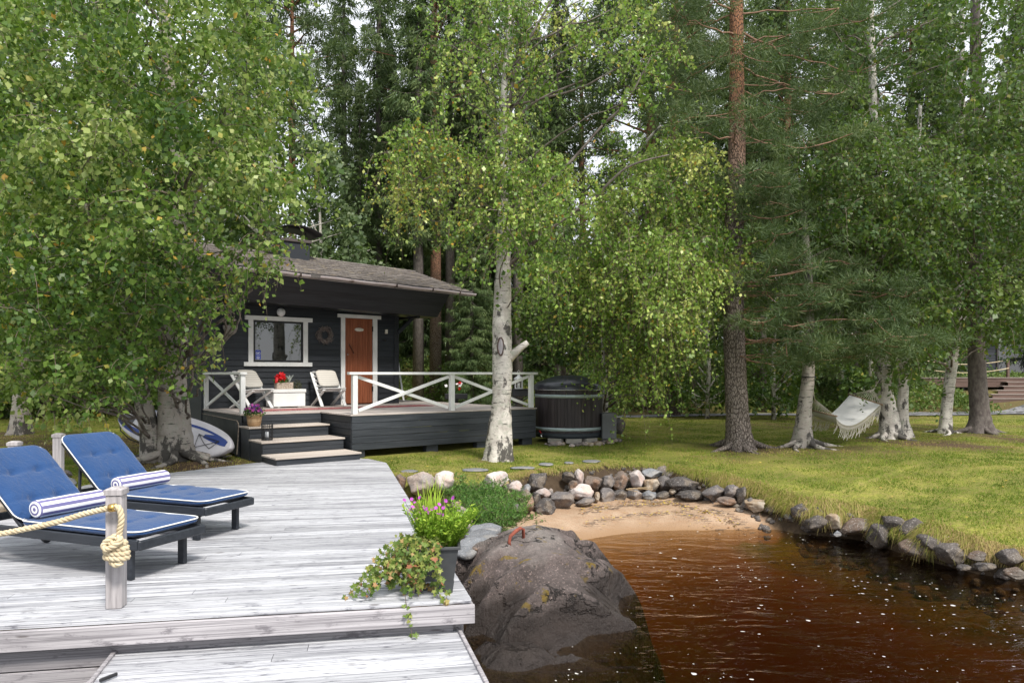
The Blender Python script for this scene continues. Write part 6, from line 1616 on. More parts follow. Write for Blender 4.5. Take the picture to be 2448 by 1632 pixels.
# ================================================================= THE WOOD BEHIND: prototypes at the origin
def spruce_proto(h, R0, low, r, nwh=46, dens=1.0, s=.30):
    """returns (trunk MB, needles V,F,R): whorls of drooping sprays"""
    m = MB(); m.tube([(0, 0, -.3), (0, 0, h * .3), (0, 0, h * .7), (0, 0, h)], [h * .0105, h * .0085, h * .0048, .01], 10)
    V_, R_ = [], []
    for k in range(nwh):
        t = k / (nwh - 1); z = low + (h - low) * t; rad = R0 * (1 - t) ** .75 * (.8 + .35 * r.random()) + .15; nb = r.integers(4, 7)
        a0 = r.uniform(0, 6.28)
        for j in range(nb):
            a = a0 + 2 * math.pi * j / nb + r.uniform(-.3, .3); L_ = rad * r.uniform(.65, 1.1); dz = -.38 * L_ + .10 * L_
            d = np.array([math.cos(a), math.sin(a), 0]); n = int((60 + 95 * L_) * dens)
            t_ = r.uniform(.1, 1, n) ** .8; P = d * (L_ * t_)[:, None] + np.array([0, 0, 1]) * (z + (-.42 * t_ + .2 * t_ ** 3) * L_)[:, None]
            side = np.array([-d[1], d[0], 0]); P = P + side * (r.normal(size=n) * .16 * (L_ * (.25 + t_ * .5)))[:, None]
            P[:, 2] -= np.abs(r.normal(size=n)) * .16
            ax_ = unit(d * .45 + side * r.normal(size=(n, 1)) * .7 + np.array([0, 0, -.9]) + r.normal(size=(n, 3)) * .25)
            b_ = unit(np.cross(ax_, r.normal(size=(n, 3)))); sz = s * r.uniform(.5, 1.2, size=(n, 1))
            V_.append(np.stack([P - b_ * sz * .10, P + b_ * sz * .10, P + ax_ * sz], 1).reshape(-1, 3)); R_.append(np.clip(r.normal(.5, .2, n) + .1 * r.normal(), 0, 1))
            if k % 2 == 0: m.tube([(0, 0, z), tuple(d * L_ * .5 + np.array([0, 0, z - .2 * L_])), tuple(d * L_ + np.array([0, 0, z - .22 * L_]))], [.03, .018, .006], 3, False)
    V = np.concatenate(V_); return m, V, np.arange(len(V)).reshape(-1, 3), np.concatenate(R_)
def pine_proto(h, r, low=.5, nc=46):
    m = MB(); m.tube([(0, 0, -.3), (.05, 0, h * .3), (-.05, .05, h * .7), (0, 0, h)], [h * .0125, h * .010, h * .007, .02], 10)
    C = []
    for k in range(nc):
        t = low + (1 - low) * (k / nc) ** .9; z = h * t; a = k * 2.4 + r.uniform(-.4, .4); L_ = (2.4 * (1 - (t - low) / (1 - low)) ** .6 + .5) * r.uniform(.6, 1.1)
        c = np.array([math.cos(a) * L_, math.sin(a) * L_, z + .25 * L_]); C.append(c); m.tube([(0, 0, z), tuple(c * np.array([.5, .5, 1]) + np.array([0, 0, -.1])), tuple(c)], [.05, .03, .012], 4, False)
    C = np.array(C); S = np.repeat(C, 6, 0) + r.normal(size=(len(C) * 6, 3)) * np.array([.5, .5, .22]); V, Fc = needles(S, 70, .36, .30, r, asp=.09)
    return m, V, Fc, np.clip(r.normal(.5, .22, len(Fc)) + np.repeat(r.normal(size=len(S)) * .12, 70), 0, 1)
def leafy_proto(h, Rc, r, nc=60, s=.16, low=.18):
    m = MB(); m.tube([(0, 0, -.3), (.1, 0, h * .3), (-.1, .1, h * .6), (0, 0, h * .95)], [h * .012, h * .010, h * .006, .02], 9)
    C = []
    while len(C) < nc:
        t = r.uniform(low, 1); rr_ = Rc * math.sin(math.pi * min(1, (t - low) / (1 - low) * .85 + .15)) ** .7
        a = r.uniform(0, 6.28); q = rr_ * r.uniform(.3, 1) ** .5; C.append((q * math.cos(a), q * math.sin(a), h * t))
    C = np.array(C)
    for c in C[::2]: m.tube([(0, 0, max(c[2] - 1.2, h * .1)), tuple(c * np.array([.5, .5, 1]) + np.array([0, 0, -.4])), tuple(c)], [.05, .03, .01], 4, False)
    P = twigs(C, 10, .45, .9, .6, r, 4); Q = leaves_on(P, 15, r, .07); V, Fc = leaf_quads(Q, s, r, .5, .5)
    return m, V, Fc, np.clip(r.normal(.5, .2, len(Q)) + np.repeat(r.normal(size=len(C)) * .13, 150), 0, 1)
r = np.random.default_rng(40); protos = {}
def mkproto(key, name, data, bark, lm):
    m, V, Fc, Rn = data; e = empty(name); m.build('trunk', bark, e); np_obj('crown', V, Fc, lm, e, rnd=Rn); protos[key] = e; e['_free'] = 1
mkproto('s1', 'spruce_tree', spruce_proto(22, 1.75, 3.0, r, 42, .75), SPRB, SPRUCEN)
mkproto('s2', 'spruce_tree', spruce_proto(19, 2.9, 1.0, r, 44), SPRB, SPRUCEN)
mkproto('s3', 'spruce_tree', spruce_proto(24, 1.6, 8.0, r, 36, .7), SPRB, SPRUCEN)
mkproto('p1', 'pine_tree', pine_proto(19, r, .45), PINEH, PINEN)
mkproto('p2', 'pine_tree', pine_proto(21, r, .55, 40), PINEH, PINEN)
mkproto('d1', 'birch_tree', leafy_proto(12, 2.6, r, 74), BIRCH, GREYLEAF)
mkproto('d2', 'birch_tree', leafy_proto(9, 2.4, r, 62, .15, .1), BIRCH, DARKLEAF)
mkproto('d3', 'deciduous_shrub', leafy_proto(3.6, 1.9, r, 46, .11, .05), LIMB, DARKLEAF)
KN = {'s': 'spruce', 'p': 'pine', 'd': 'birch'}
def plant(key, px, Y, sc, label, group, cat='tree'):
    p = protos[key]
    if p.get('_free'): o = p; del o['_free']
    else: o = copy_tree(p)
    x = (px - CX) / F * Y; o.location = (x, Y, hz(x, Y) - .05); o.rotation_euler = (0, 0, random.uniform(0, 6.28)); o.scale = (sc * random.uniform(.9, 1.1),) * 2 + (sc,)
    tag(o, label, cat, group); return o
random.seed(3)
GB_ = 'trees of the wood behind the cabin'
for a in [
  ('p2', 1041, 29.0, 1.0, 'reddish slim pine trunk rising right behind the cabin roof corner'), ('s3', 1076, 31.5, .92, 'dark slim spruce trunk just right of the reddish pine behind the cabin'),
  ('s1', 905, 33.0, 1.05, 'tall dark spruce whose top stands against the white sky left of centre'), ('s1', 822, 36.0, 1.0, 'tall ragged spruce left of the tallest one against the white sky'),
  ('s3', 1238, 27.5, .9, 'thick dark spruce trunk seen just right of the centre birch'), ('p1', 1392, 37.0, 1.0, 'very slim orange pine stem in the sky gap right of the centre birch'),
  ('p1', 985, 38.0, .75, 'blue green pine crown above the cabin roof'), ('s2', 1150, 35.0, 1.0, 'drooping spruce behind the centre birch trunk'),
  ('s2', 1010, 34.0, .9, 'low branched spruce directly behind the terrace corner'), ('s3', 860, 31.0, .55, 'spruce with bare lower stem behind the roof ridge'),
  ('d1', 760, 25.5, .84, 'grey green birch crown rising behind the left part of the roof'), ('d1', 640, 24.5, 1.08, 'tall grey green birch behind the chimney'),
  ('p1', 700, 30.0, 1.0, 'pine crown at the top left between birch and sky gap'), ('s1', 590, 33.0, 1.0, 'spruce hidden behind the left birch crown'),
  ('s2', 1285, 33.0, .85, 'hanging dark spruce behind the right branches of the centre birch'), ('s1', 1330, 42.0, .8, 'far spruce top in the sky gap beside the slim orange stem'),
  ('p1', 1555, 29.0, 1.05, 'blue green pine crown above the weeping birch'), ('p2', 1610, 27.0, 1.0, 'pine left of the big lawn pine'),
  ('s2', 1440, 34.0, .5, 'dark spruce behind the weeping birch'), ('s1', 1560, 38.0, 1.0, 'tall spruce far behind the weeping birch'),
  ('d2', 1690, 25.0, .75, 'dark leafy birch directly left of the big lawn pine trunk'), ('d2', 1850, 24.5, .8, 'dark leafy birch behind the hammock'),
  ('p1', 1880, 30.0, 1.0, 'pine crown behind the big lawn pine'), ('s1', 1990, 38.0, 1.0, 'spruce far behind the hammock'),
  ('d1', 2010, 31.0, 1.1, 'tall birch with white stem high at the top right'), ('d2', 2080, 27.5, 1.0, 'leafy birch behind the twin stemmed one'),
  ('p2', 2180, 36.0, 1.0, 'pine top far behind the twin stemmed birch'), ('d1', 2330, 40.5, 1.3, 'tall birch beside the dark house on the right'),
  ('s2', 2440, 38.5, 1.1, 'dark spruce behind the house on the right'), ('d2', 2520, 38.0, 1.2, 'leafy birch at the right edge of the photograph'),
  ('s1', 2260, 42.0, 1.1, 'spruce behind the roof of the dark house'),
  ('d2', 500, 27.0, 1.15, 'leafy tree behind the left birch crown'), ('d1', 380, 29.0, 1.05, 'leafy tree behind the two left stems'),
  ('s2', 250, 33.0, 1.0, 'dark spruce behind the lawn on the left'), ('d2', 150, 27.5, 1.15, 'leafy tree beyond the lawn right of the lone left birch'),
  ('s1', 60, 34.0, 1.0, 'spruce beyond the lone left birch'), ('d2', -40, 25.0, 1.2, 'leafy tree at the left edge of the photograph'), ('s2', -140, 33.0, 1.1, 'spruce just outside the left edge'),
  ('s2', 2050, 33.0, .95, 'drooping spruce behind the twin stemmed birch'), ('s2', 2215, 35.0, 1.0, 'drooping spruce between the dark house and the twin birch'), ('s2', 1745, 34.0, .95, 'drooping spruce behind the big lawn pine'), ('s2', 1120, 38.0, 1.0, 'wide spruce far behind the terrace railing'), ('s2', 930, 37.0, .9, 'wide spruce right behind the cabin ridge'),
  ('s2', 1128, 26.2, .5, 'low bright green spruce whose boughs hang behind the centre birch trunk'),
  ('d3', 1100, 27.8, .55, 'light green bush on the bank seen over the terrace railing'), ('d3', 1690, 30.5, .75, 'bushy thicket between lawn pine and path'), ('d3', 1800, 31.5, .7, 'bushy thicket behind the hammock trees'), ('d3', 1420, 27.0, .7, 'leafy bush behind the hot tub'),
  ('d3', 130, 25.5, 1.2, 'leafy thicket at the end of the left lawn'), ('d3', 300, 26.5, 1.2, 'leafy thicket left of the cabin wall'), ('d3', -60, 24.5, 1.2, 'leafy thicket at the left edge'), ('d3', 450, 25.5, 1.1, 'leafy thicket hidden by the three stemmed birch')]:
    k, px, Y, sc, lb = a
    plant(k, px, Y, sc, lb, 'bushes at the edge of the wood' if k == 'd3' else GB_, 'bush' if k == 'd3' else 'tree')
# deep rows: nothing tells these apart, only dark boughs and stems show between the nearer trees
rr = random.Random(17)
for (Yr, n, sc0) in ((41, 22, .85), (49, 24, .85), (60, 26, .9)):
    for i in range(n):
        px = -350 + (2448 + 700) * (i + rr.uniform(.15, .85)) / n
        k = rr.choice(['s1', 's2', 's2', 's3']); s_ = sc0 * rr.uniform(.75, 1.0)
        if 680 < px < 1020 or 1310 < px < 1480: s_ *= .62
        elif 1020 < px < 1310: s_ *= .85
        elif px > 1850: s_ *= .72
        else: s_ *= .9
        plant(k, px, Yr + rr.uniform(-2.5, 2.5), s_, 'dark spruce deep in the wood, only glimpsed between the nearer trees', 'spruces deep in the wood')
for (px, Y, sc, lb) in ((1000, 26.8, .85, 'straight grey stem on the bank left of the reddish pine'), (1655, 30.5, .8, 'slim grey stem left of the big lawn pine'), (1822, 28.5, .75, 'slim stem between the big lawn pine and the hammock birch'), (2040, 29.2, .8, 'thin bare stem standing behind the hammock'), (1868, 33, .8, 'pale stem far behind the hammock birch'), (1335, 29, .8, 'dark stem behind the rowan')):
    plant('s3', px, Y, sc, lb, GB_)
for k, o in protos.items():
    if o.get('_free'): [bpy.data.objects.remove(c, do_unlink=True) for c in list(o.children)]; bpy.data.objects.remove(o, do_unlink=True)
# ================================================================= HAMMOCK
CANV = mat('white_canvas', (.74, .74, .71), (.66, .66, .64), 6, rough=.85, bump=.15); CORD = mat('cream_cord', (.58, .54, .46), rough=.9); BAR = mat('spreader_wood', (.34, .24, .15), (.24, .16, .10), 10, rough=.7)
Lt = Vector(at(1938, 893, 15.28)); Lg = Vector(at(1947, 953, 15.45)); Rg = Vector(at(2088, 930, 17.0)); Rt = Vector(at(2104, 905, 17.3))
L2_, L1_ = Vector(at(1997, 994, 15.35)), Vector(at(1936, 979, 16.1)); R2_, R1_ = Vector(at(2105, 966, 16.35)), Vector(at(2032, 943, 17.15))
hm = empty('hammock', (0, 0, 0), 0, 'white canvas hammock with long cream fringe slung between the birches', 'hammock')
nu, nv = 40, 14; V = []
def hsurf(u, v_):
    p = (L1_ * (1 - v_) + L2_ * v_) * (1 - u) + (R1_ * (1 - v_) + R2_ * v_) * u
    sag = 4 * u * (1 - u); e = .30 * (math.sin(math.pi * u ** .72)) * (1 + .10 * math.sin(math.pi * v_))
    return p - Vector((0, 0, e))
for i in range(nu + 1):
    for j in range(nv + 1): V.append(hsurf(i / nu, j / nv))
Fc = [(i * (nv + 1) + j, (i + 1) * (nv + 1) + j, (i + 1) * (nv + 1) + j + 1, i * (nv + 1) + j + 1) for i in range(nu) for j in range(nv)]
np_obj('canvas', V, Fc, CANV, hm, smooth=True)
for (a, b_) in ((L1_, L2_), (R1_, R2_)):
    d = (b_ - a).normalized() * .05; m = MB(); m.tube([a - d, b_ + d], .018, 10); m.build('spreader_bar', BAR, hm)
m = MB()
for (a, b_, g_, t_) in ((L1_, L2_, Lg, Lt), (R1_, R2_, Rg, Rt)):
    for k in range(13): m.tube([a.lerp(b_, k / 12), g_], .0042, 4, False)
    m.tube([g_, t_], .009, 6)
m.build('suspension_cords', CORD, hm)
m = MB(); m.tube([Lg, Lg + Vector((-.03, .02, .1)), Lt], .014, 6); m.build('strap', BLACKM, hm)
m = MB(); rr = random.Random(3)
for v_ in (0, 1):
    for k in range(44):
        u = .02 + .96 * k / 43; p = hsurf(u, v_); l = rr.uniform(.24, .33); tw = rr.uniform(-.05, .05)
        q = hsurf(min(1, u + .03), v_); m.tube([p, (p + q) / 2 + Vector((0, -.01, -.10)), p + Vector((tw, -.02, -.2)), p + Vector((tw * 1.6 - .04, -.02, -l))], [.0048, .0048, .0052, .0065], 4, False)
        m.tube([q, (p + q) / 2 + Vector((0, -.01, -.10))], .0045, 4, False)
m.build('fringe', CORD, hm)
m = MB(); c0 = Vector(at(1934, 900, 15.3)); m.tube([c0 + Vector((.145 * math.cos(a), .145 * math.sin(a), .01 * math.sin(a))) for a in np.linspace(0, 6.28, 20)], .012, 5, False); m.build('tree_strap', BLACKM, hm)
# ================================================================= HOUSE ON THE RIGHT
HP = mat('brown_platform_boards', (.10, .062, .050), (.15, .10, .082), 3, (.5, 8, 8), rough=.7, bump=.2, rnd=.3); HT = mat('pale_platform_edge', (.30, .25, .22), rough=.7)
Yh = 32.0
def X(px, Y): return (px - CX) / F * Y
def Zp(py, Y): return CH - (py - HY) / F * Y
hs = empty('house', (X(2330, 37), 37.0, 0), 0, 'dark house half hidden by leaves at the far right behind its wooden platform', 'house')
m = MB(); lapwall(m, -3.0, 7.0, 0.6, 4.2, [(1.2, 2.6, 1.6, 3.6)], step=.16); m.box(-2.99, 7, .03, 6, .0, 4.2); m.build('wall', BLACKW, hs)
m = MB(); m.bbox(1.1, 2.7, -.08, -.03, 3.6, 3.7); m.bbox(1.1, 1.2, -.08, -.03, 1.6, 3.6); m.bbox(2.6, 2.7, -.08, -.03, 1.6, 3.6); wdh = m.build('window', mat('dark_trim', (.05, .045, .045), rough=.6), hs)
m = MB(); m.box(1.2, 2.6, .0, .02, 1.6, 3.6); m.build('pane', GLASS, wdh)
m = MB(); m.add([(-3.6, -.8, 4.15), (7.6, -.8, 4.15), (7.6, 3, 5.4), (-3.6, 3, 5.4), (-3.6, 6.8, 4.15), (7.6, 6.8, 4.15), (-3.6, -.8, 4.0), (7.6, -.8, 4.0), (-3.6, 6.8, 4.0), (7.6, 6.8, 4.0)], [(0, 1, 2, 3), (3, 2, 5, 4), (0, 6, 7, 1), (6, 8, 9, 7), (0, 3, 4, 8, 6), (1, 7, 9, 5, 2)]); m.build('roof', SH, hs)
pf = empty('house_platform', (0, Yh, 0), 0, 'long low brown timber platform in front of the dark house on the right', 'platform')
m = MB(); x0, x1 = X(2200, Yh), X(2600, Yh); zt = Zp(902, Yh); zb = Zp(925, Yh)
m.bbox(x0, x1, 0, .03, (zt + zb) / 2 + .004, zt - .03, .004, .3); m.bbox(x0, x1, .003, .033, zb, (zt + zb) / 2 - .004, .004, .8); m.build('fascia', HP, pf)
m = MB(); m.bbox(x0, x1, -.03, 5, zt - .029, zt, .004); m.build('decking', HT, pf)
m = MB(); [m.bbox(x0 + .4 + k * 1.6, x0 + .52 + k * 1.6, .2, .32, -.2, zb + .1, .004) for k in range(5)]; m.box(x0 + .2, x1, .6, .65, .2, zb + .2, .1); m.build('support_post', BLACKM, pf)  # black sheet behind the posts stands in for the shade under the platform
pf2 = MB(); a, b_ = at(1720, 893, 35), at(2215, 902, 32.3); pf2.beam((a.x, a.y, Zp(893, 35) - .06), (b_.x, b_.y, zt - .17), .05, .12); pf2.beam((a.x, a.y + .02, Zp(893, 35) - .20), (b_.x, b_.y + .02, zt - .33), .04, .12)
tag(pf2.build('boardwalk', HP), 'thin brown boardwalk running along the top of the bank to the platform', 'walkway')
hst = empty('house_steps', (0, Yh, 0), 0, 'wide brown timber steps up to the platform of the dark house', 'steps')
for i, (py, pxl) in enumerate(((952, 2355), (941.5, 2369), (932, 2382), (922, 2396), (912, 2406))):
    Yi = -1.75 + i * .35; z = Zp(py, Yh + Yi); m = MB(); m.bbox(X(pxl, Yh + Yi), x1, Yi - .02, Yi + .36, z - .028, z, .004); m.build('tread', HT, hst)
    zn = z - (.27 if i == 0 else .20); m = MB(); m.bbox(X(pxl + 4, Yh + Yi), x1, Yi, Yi + .02, zn, z - .029, .003); m.build('riser', HP, hst)
xp = X(2415, Yh); m = MB(); m.bbox(xp - .05, xp + .05, Yh + .1, Yh + .2, zt, zt + .82, .005); o = m.build('rope_post', HP); tag(o, 'brown post with two ropes on the platform of the dark house', 'post')
m = MB()
for z_ in (.80, .42):
    a = Vector((xp, Yh + .09, zt + z_)); b_ = Vector((X(2200, Yh), Yh + .09, zt + z_ + .02)); m.tube([a.lerp(b_, t_) - Vector((0, 0, .22 * 4 * t_ * (1 - t_))) for t_ in np.linspace(0, 1, 14)], .018, 6)
m.build('rope', ROPE, o)
# ================================================================= FLOWER PLANTER ON THE DOCK CORNER
fpl = gnd(1035, 1412, 0); fpe = empty('dock_planter', Vector((fpl.x, fpl.y + .08, 0)), .10, 'dark grey tapered planter with purple daisies and trailing ivy on the dock corner', 'planter')
GP = mat('dark_grey_plastic', (.045, .048, .052), (.065, .068, .07), 6, rough=.55, spec=.4)
m = MB(); hb_, ht_ = .12, .145; zb_, zt_ = .085, .335
def frust(m, a0, b0, z0, a1, b1, z1): m.add([(-a0, -b0, z0), (a0, -b0, z0), (a0, b0, z0), (-a0, b0, z0), (-a1, -b1, z1), (a1, -b1, z1), (a1, b1, z1), (-a1, b1, z1)], [(3, 2, 1, 0), (0, 1, 5, 4), (1, 2, 6, 5), (2, 3, 7, 6), (3, 0, 4, 7)])
frust(m, .138, .138, zb_, .172, .172, zt_ - .012)
m.build('box', GP, fpe)
m = MB()
for (x0, x1, y0, y1) in ((-.187, .187, -.187, -.165), (-.187, .187, .165, .187), (-.187, -.165, -.1648, .1648), (.165, .187, -.1648, .1648)): m.bbox(x0, x1, y0, y1, zt_ - .022, zt_, .004)
m.build('rim', GP, fpe)
for (x, y) in ((-1, -1), (1, -1), (1, 1), (-1, 1)):
    m = MB(); sx, sy = .105 * x, .105 * y
    m.add([(sx - .026, sy - .026, .001), (sx + .026, sy - .026, .001), (sx + .026, sy + .026, .001), (sx - .026, sy + .026, .001), (sx - .034 + .003 * x, sy - .034 + .003 * y, .0848), (sx + .034 + .003 * x, sy - .034 + .003 * y, .0848), (sx + .034, sy + .034, .0848), (sx - .034, sy + .034, .0848)], [(3, 2, 1, 0), (0, 1, 5, 4), (1, 2, 6, 5), (2, 3, 7, 6), (3, 0, 4, 7), (4, 5, 6, 7)]); m.build('leg', GP, fpe)
m = MB(); m.box(-.162, .162, -.162, .162, .26, .305); m.build('soil', mat('potting_soil', (.05, .035, .025), (.10, .07, .05), 60, rough=1, bump=.8), fpe)
BRIGHT = leafmat('bright_daisy_leaves', [(0, (.10, .20, .015)), (.5, (.22, .38, .03)), (1, (.42, .55, .07))], .35, .5, .3)
IVY = leafmat('variegated_ivy', [(0, (.06, .11, .02)), (.4, (.15, .22, .04)), (.72, (.32, .34, .09)), (.85, (.42, .30, .12)), (1, (.33, .10, .06))], .3, .5, .3)
rr = random.Random(11); m = MB(); mf = MB()
for k in range(460):
    a = rr.uniform(0, 6.28); q = rr.uniform(0, .13); b_ = Vector((.035 + q * math.cos(a), q * math.sin(a), .30)); l = rr.uniform(.14, .36); d = Vector((math.cos(a) * .6 + .16, math.sin(a) * .6, 1.0)).normalized()
    m.tube([b_, b_ + d * l * .5, b_ + d * l + Vector((0, 0, -.01))], .0022, 3, False, r=.4)
    for j in range(7):
        t_ = rr.uniform(.35, 1.0); p = b_ + d * l * t_; e = Vector((rr.gauss(0, 1), rr.gauss(0, 1), .6 + rr.gauss(0, .4))).normalized(); s_ = e.cross(Vector((rr.gauss(0, 1), rr.gauss(0, 1), rr.gauss(0, 1)))).normalized(); z_ = rr.uniform(.022, .044)
        m.add([p, p + e * z_ * .5 + s_ * z_ * .2, p + e * z_, p + e * z_ * .5 - s_ * z_ * .2], [(0, 1, 2, 3)], min(1, rr.uniform(.1, .8) + .25 * t_))
for k in range(34):
    b_ = Vector((rr.uniform(-.10, .05), rr.uniform(0, .12), .30)); l = rr.uniform(.36, .56); d = Vector((rr.uniform(-.15, .25), rr.uniform(-.1, .3), 1)).normalized(); sd = Vector((1, .2, 0)) * .004
    p1 = b_ + d * l * .6; p2 = b_ + d * l + Vector((rr.uniform(-.06, .06), 0, -.02)); m.add([b_ - sd, b_ + sd, p1 + sd, p1 - sd], [(0, 1, 2, 3)], .8); m.add([p1 - sd, p1 + sd, p2], [(0, 1, 2)], .85)
m.build('foliage', BRIGHT, fpe)
PET = mat('daisy_petals', (.44, .10, .42), (.30, .04, .30), 30, rough=.6, rnd=.6); st_m = MB()
for (dx, dz) in ((-.30, .60 - .0), (-.235, .60), (-.205, .575), (-.24, .535), (-.19, .47), (-.155, .63), (-.12, .56), (-.10, .545), (-.06, .48), (-.045, .53), (-.01, .55), (0.01, .495), (.03, .50), (.05, .49), (.08, .59), (.15, .61), (-.28, .50), (-.16, .50), (-.08, .52), (.02, .56), (-.22, .56), (.06, .54)):
    c = Vector((dx * .78 + .02, -.05 + rr.uniform(-.05, .07), dz + .04)); b_ = Vector((c.x * .35, 0, .30)); st_m.tube([b_, (b_ + c) / 2 + Vector((0, 0, .03)), c], .0018, 3, False)
    N = Vector((rr.gauss(0, .5), -.7 + rr.gauss(0, .3), .6)).normalized(); aa = N.orthogonal().normalized(); bb = N.cross(aa); npet = 13; s_ = rr.uniform(.014, .019)
    for j in range(npet):
        t0 = 2 * math.pi * j / npet; d = aa * math.cos(t0) + bb * math.sin(t0); e = N.cross(d); mf.add([c, c + d * s_ * .6 + e * s_ * .2 + N * .003, c + d * s_ + N * .004, c + d * s_ * .6 - e * s_ * .2 + N * .003], [(0, 1, 2, 3)], rr.random())
mf.build('flowers', PET, fpe); st_m.build('flower_stems', POTLEAF, fpe)
m = MB(); vm = MB()
def ivyleaf(p, s_, rv):
    N = Vector((rr.gauss(0, .5), -1 + rr.gauss(0, .4), rr.gauss(.4, .5))).normalized(); a = N.orthogonal().normalized(); a.rotate(Matrix.Rotation(rr.uniform(0, 6.28), 3, N)); b_ = N.cross(a)
    pts = [(0, -.2), (.45, -.45), (.38, -.05), (.75, .15), (.3, .3), (0, .85), (-.3, .3), (-.75, .15), (-.38, -.05), (-.45, -.45)]
    m.add([p + a * (x * s_) + b_ * (y * s_) + N * (abs(x) * .2 * s_) for x, y in pts], [tuple(range(10))], rv)
vines = []
for k in range(46):
    s0 = Vector((rr.uniform(-.17, .10), rr.uniform(-.17, .05), .32)); tx = -.02 - .40 * rr.random() ** 1.5 if k < 38 else rr.uniform(-.05, .12)
    out = Vector((tx - .05, -.12 + rr.uniform(-.12, .10), 0)); pts = [s0]; n = 9; zend = max(.012, .30 - rr.uniform(.1, .36)); 
    for j in range(1, n + 1):
        t_ = j / n; pts.append(s0 + out * (t_ ** .8) * (.55 + .45 * min(1, abs(tx) * 2)) + Vector((rr.gauss(0, .012), rr.gauss(0, .012), .05 * math.sin(min(1, t_ * 2.2) * math.pi) - (.32 - zend) * t_ ** 1.5 + rr.gauss(0, .008))))
    vines.append(pts)
for pts in ([(-.08, -.18, .33), (-.14, -.27, .26), (-.20, -.31, .13), (-.19, -.32, .02), (-.17, -.345, -.08), (-.15, -.35, -.18), (-.14, -.35, -.27)], [(.0, -.18, .33), (.02, -.25, .22), (.06, -.27, .10), (.09, -.28, .02), (.06, -.335, -.06)], [(-.2, -.1, .3), (-.34, -.16, .16), (-.44, -.2, .05), (-.53, -.2, .02), (-.60, -.2, .015)], [(-.2, -.05, .3), (-.38, -.05, .2), (-.45, -.03, .1), (-.50, -.1, .03)]): vines.append([Vector(p) for p in pts])
for pts in vines:
    pts = [p if (p.y < -.335 or p.z > .012) else Vector((p.x, p.y, .012)) for p in pts]
    vm.tube(pts, .0022, 4, False)
    for i in range(len(pts) - 1):
        for j in range(5):
            p = pts[i].lerp(pts[i + 1], rr.random()); ivyleaf(p + Vector((rr.gauss(0, .018), rr.gauss(0, .016) - .008, abs(rr.gauss(0, .018)))), rr.uniform(.020, .038), rr.uniform(0, .75) if rr.random() < .9 else rr.uniform(.8, 1))
m.build('ivy_leaves', IVY, fpe); vm.build('ivy_stems', TWIG, fpe)
# ================================================================= JUNIPER, GRASS, UNDERGROWTH
JUN = leafmat('juniper_needles', [(0, (.04, .11, .025)), (.5, (.10, .22, .045)), (1, (.22, .34, .08))], .25, .5, .3)
r = np.random.default_rng(50); jp = np.array([(x, y, Y) for x, y, Y in ((1110, 1200, 10.4), (1140, 1192, 10.4), (1170, 1195, 10.3), (1120, 1215, 10.0), (1155, 1215, 9.8), (1190, 1225, 9.5), (1215, 1240, 9.3), (1160, 1245, 9.2), (1185, 1250, 9.1), (1095, 1175, 10.9), (1190, 1205, 10.2), (1140, 1240, 9.4), (1225, 1205, 10.2), (1175, 1180, 10.6))])
JC = np.array([tuple(at(*p)) for p in jp]); je = empty('juniper', tuple(JC[4] - np.array([0, 0, .3])), 0, 'sprawling bright green juniper on the slope left of the beach', 'shrub'); off = -np.array(je.location)
P = twigs(JC, 80, .12, .22, -.25, r, 4); Q = leaves_on(P, 30, r, .014, 0); n = len(Q); a = unit(r.normal(size=(n, 3)) * .6 + np.array([.2, -.2, .55])); b_ = unit(np.cross(a, r.normal(size=(n, 3)))); sz = .045 * r.uniform(.6, 1.3, size=(n, 1))
V = np.stack([Q - b_ * sz * .12, Q + b_ * sz * .12, Q + a * sz], 1).reshape(-1, 3) + off
np_obj('foliage', V, np.arange(3 * n).reshape(n, 3), JUN, je, rnd=np.clip(r.normal(.5, .25, n), 0, 1)); V, Fc = twig_mesh(P + off, .004, .002); np_obj('stems', V, Fc, TWIG, je)
GR = leafmat('grass_blades', [(0, (.10, .15, .02)), (.35, (.18, .25, .035)), (.6, (.30, .33, .055)), (.8, (.40, .33, .12)), (1, (.42, .30, .14))], .3, .6, .2)
def grass(name, X_, Y_, hmean, wd, r, lean=.5, rb=0.0, dirv=None, kind=None, label=None, zoff=0.0):
    Z_, S_, _b = hgt(X_, Y_); n = len(X_); P = np.stack([X_, Y_, Z_ - .006 + zoff], -1); h = (hmean if hasattr(hmean, '__len__') else hmean) * r.uniform(.5, 1.35, n)[:, None]
    d = r.normal(size=(n, 3)) * lean; d[:, 2] = 1
    if dirv is not None: d = d + dirv
    d = unit(d); b_ = unit(np.cross(d, r.normal(size=(n, 3)))); w_ = (wd if hasattr(wd, '__len__') else np.full(n, wd))[:, None]
    if dirv is not None: tip = P + d * h * .55 + dirv * h * .9 - np.array([0, 0, .75]) * h
    else: tip = P + d * h
    V = np.stack([P - b_ * w_, P + b_ * w_, tip], 1).reshape(-1, 3)
    pat = vnoise(X_, Y_, .9, 31) * .55 + vnoise(X_, Y_, 3.2, 32) * .45
    rv = np.clip((pat - .22) * 1.15 + r.normal(size=n) * .14 + rb + .45 * litter(X_, Y_), 0, 1)
    o = np_obj(name, V, np.arange(3 * n).reshape(n, 3), GR, rnd=rv); tag(o, label, 'grass', kind='stuff'); return o
r = np.random.default_rng(60)
def cand(n, x0, x1, y0, y1, p=1.0):
    Y_ = r.uniform(y0, y1, n); lo = (-500 - CX) / F * Y_; hi = (3300 - CX) / F * Y_; X_ = lo + (hi - lo) * r.random(n); return X_, Y_
X_, Y_ = cand(880000, 0, 0, 7.2, 27); Z_, S_, B_ = hgt(X_, Y_)
lx = (X_ - O.x) * cu.x + (Y_ - O.y) * cu.y; ly = (X_ - O.x) * cw.x + (Y_ - O.y) * cw.y
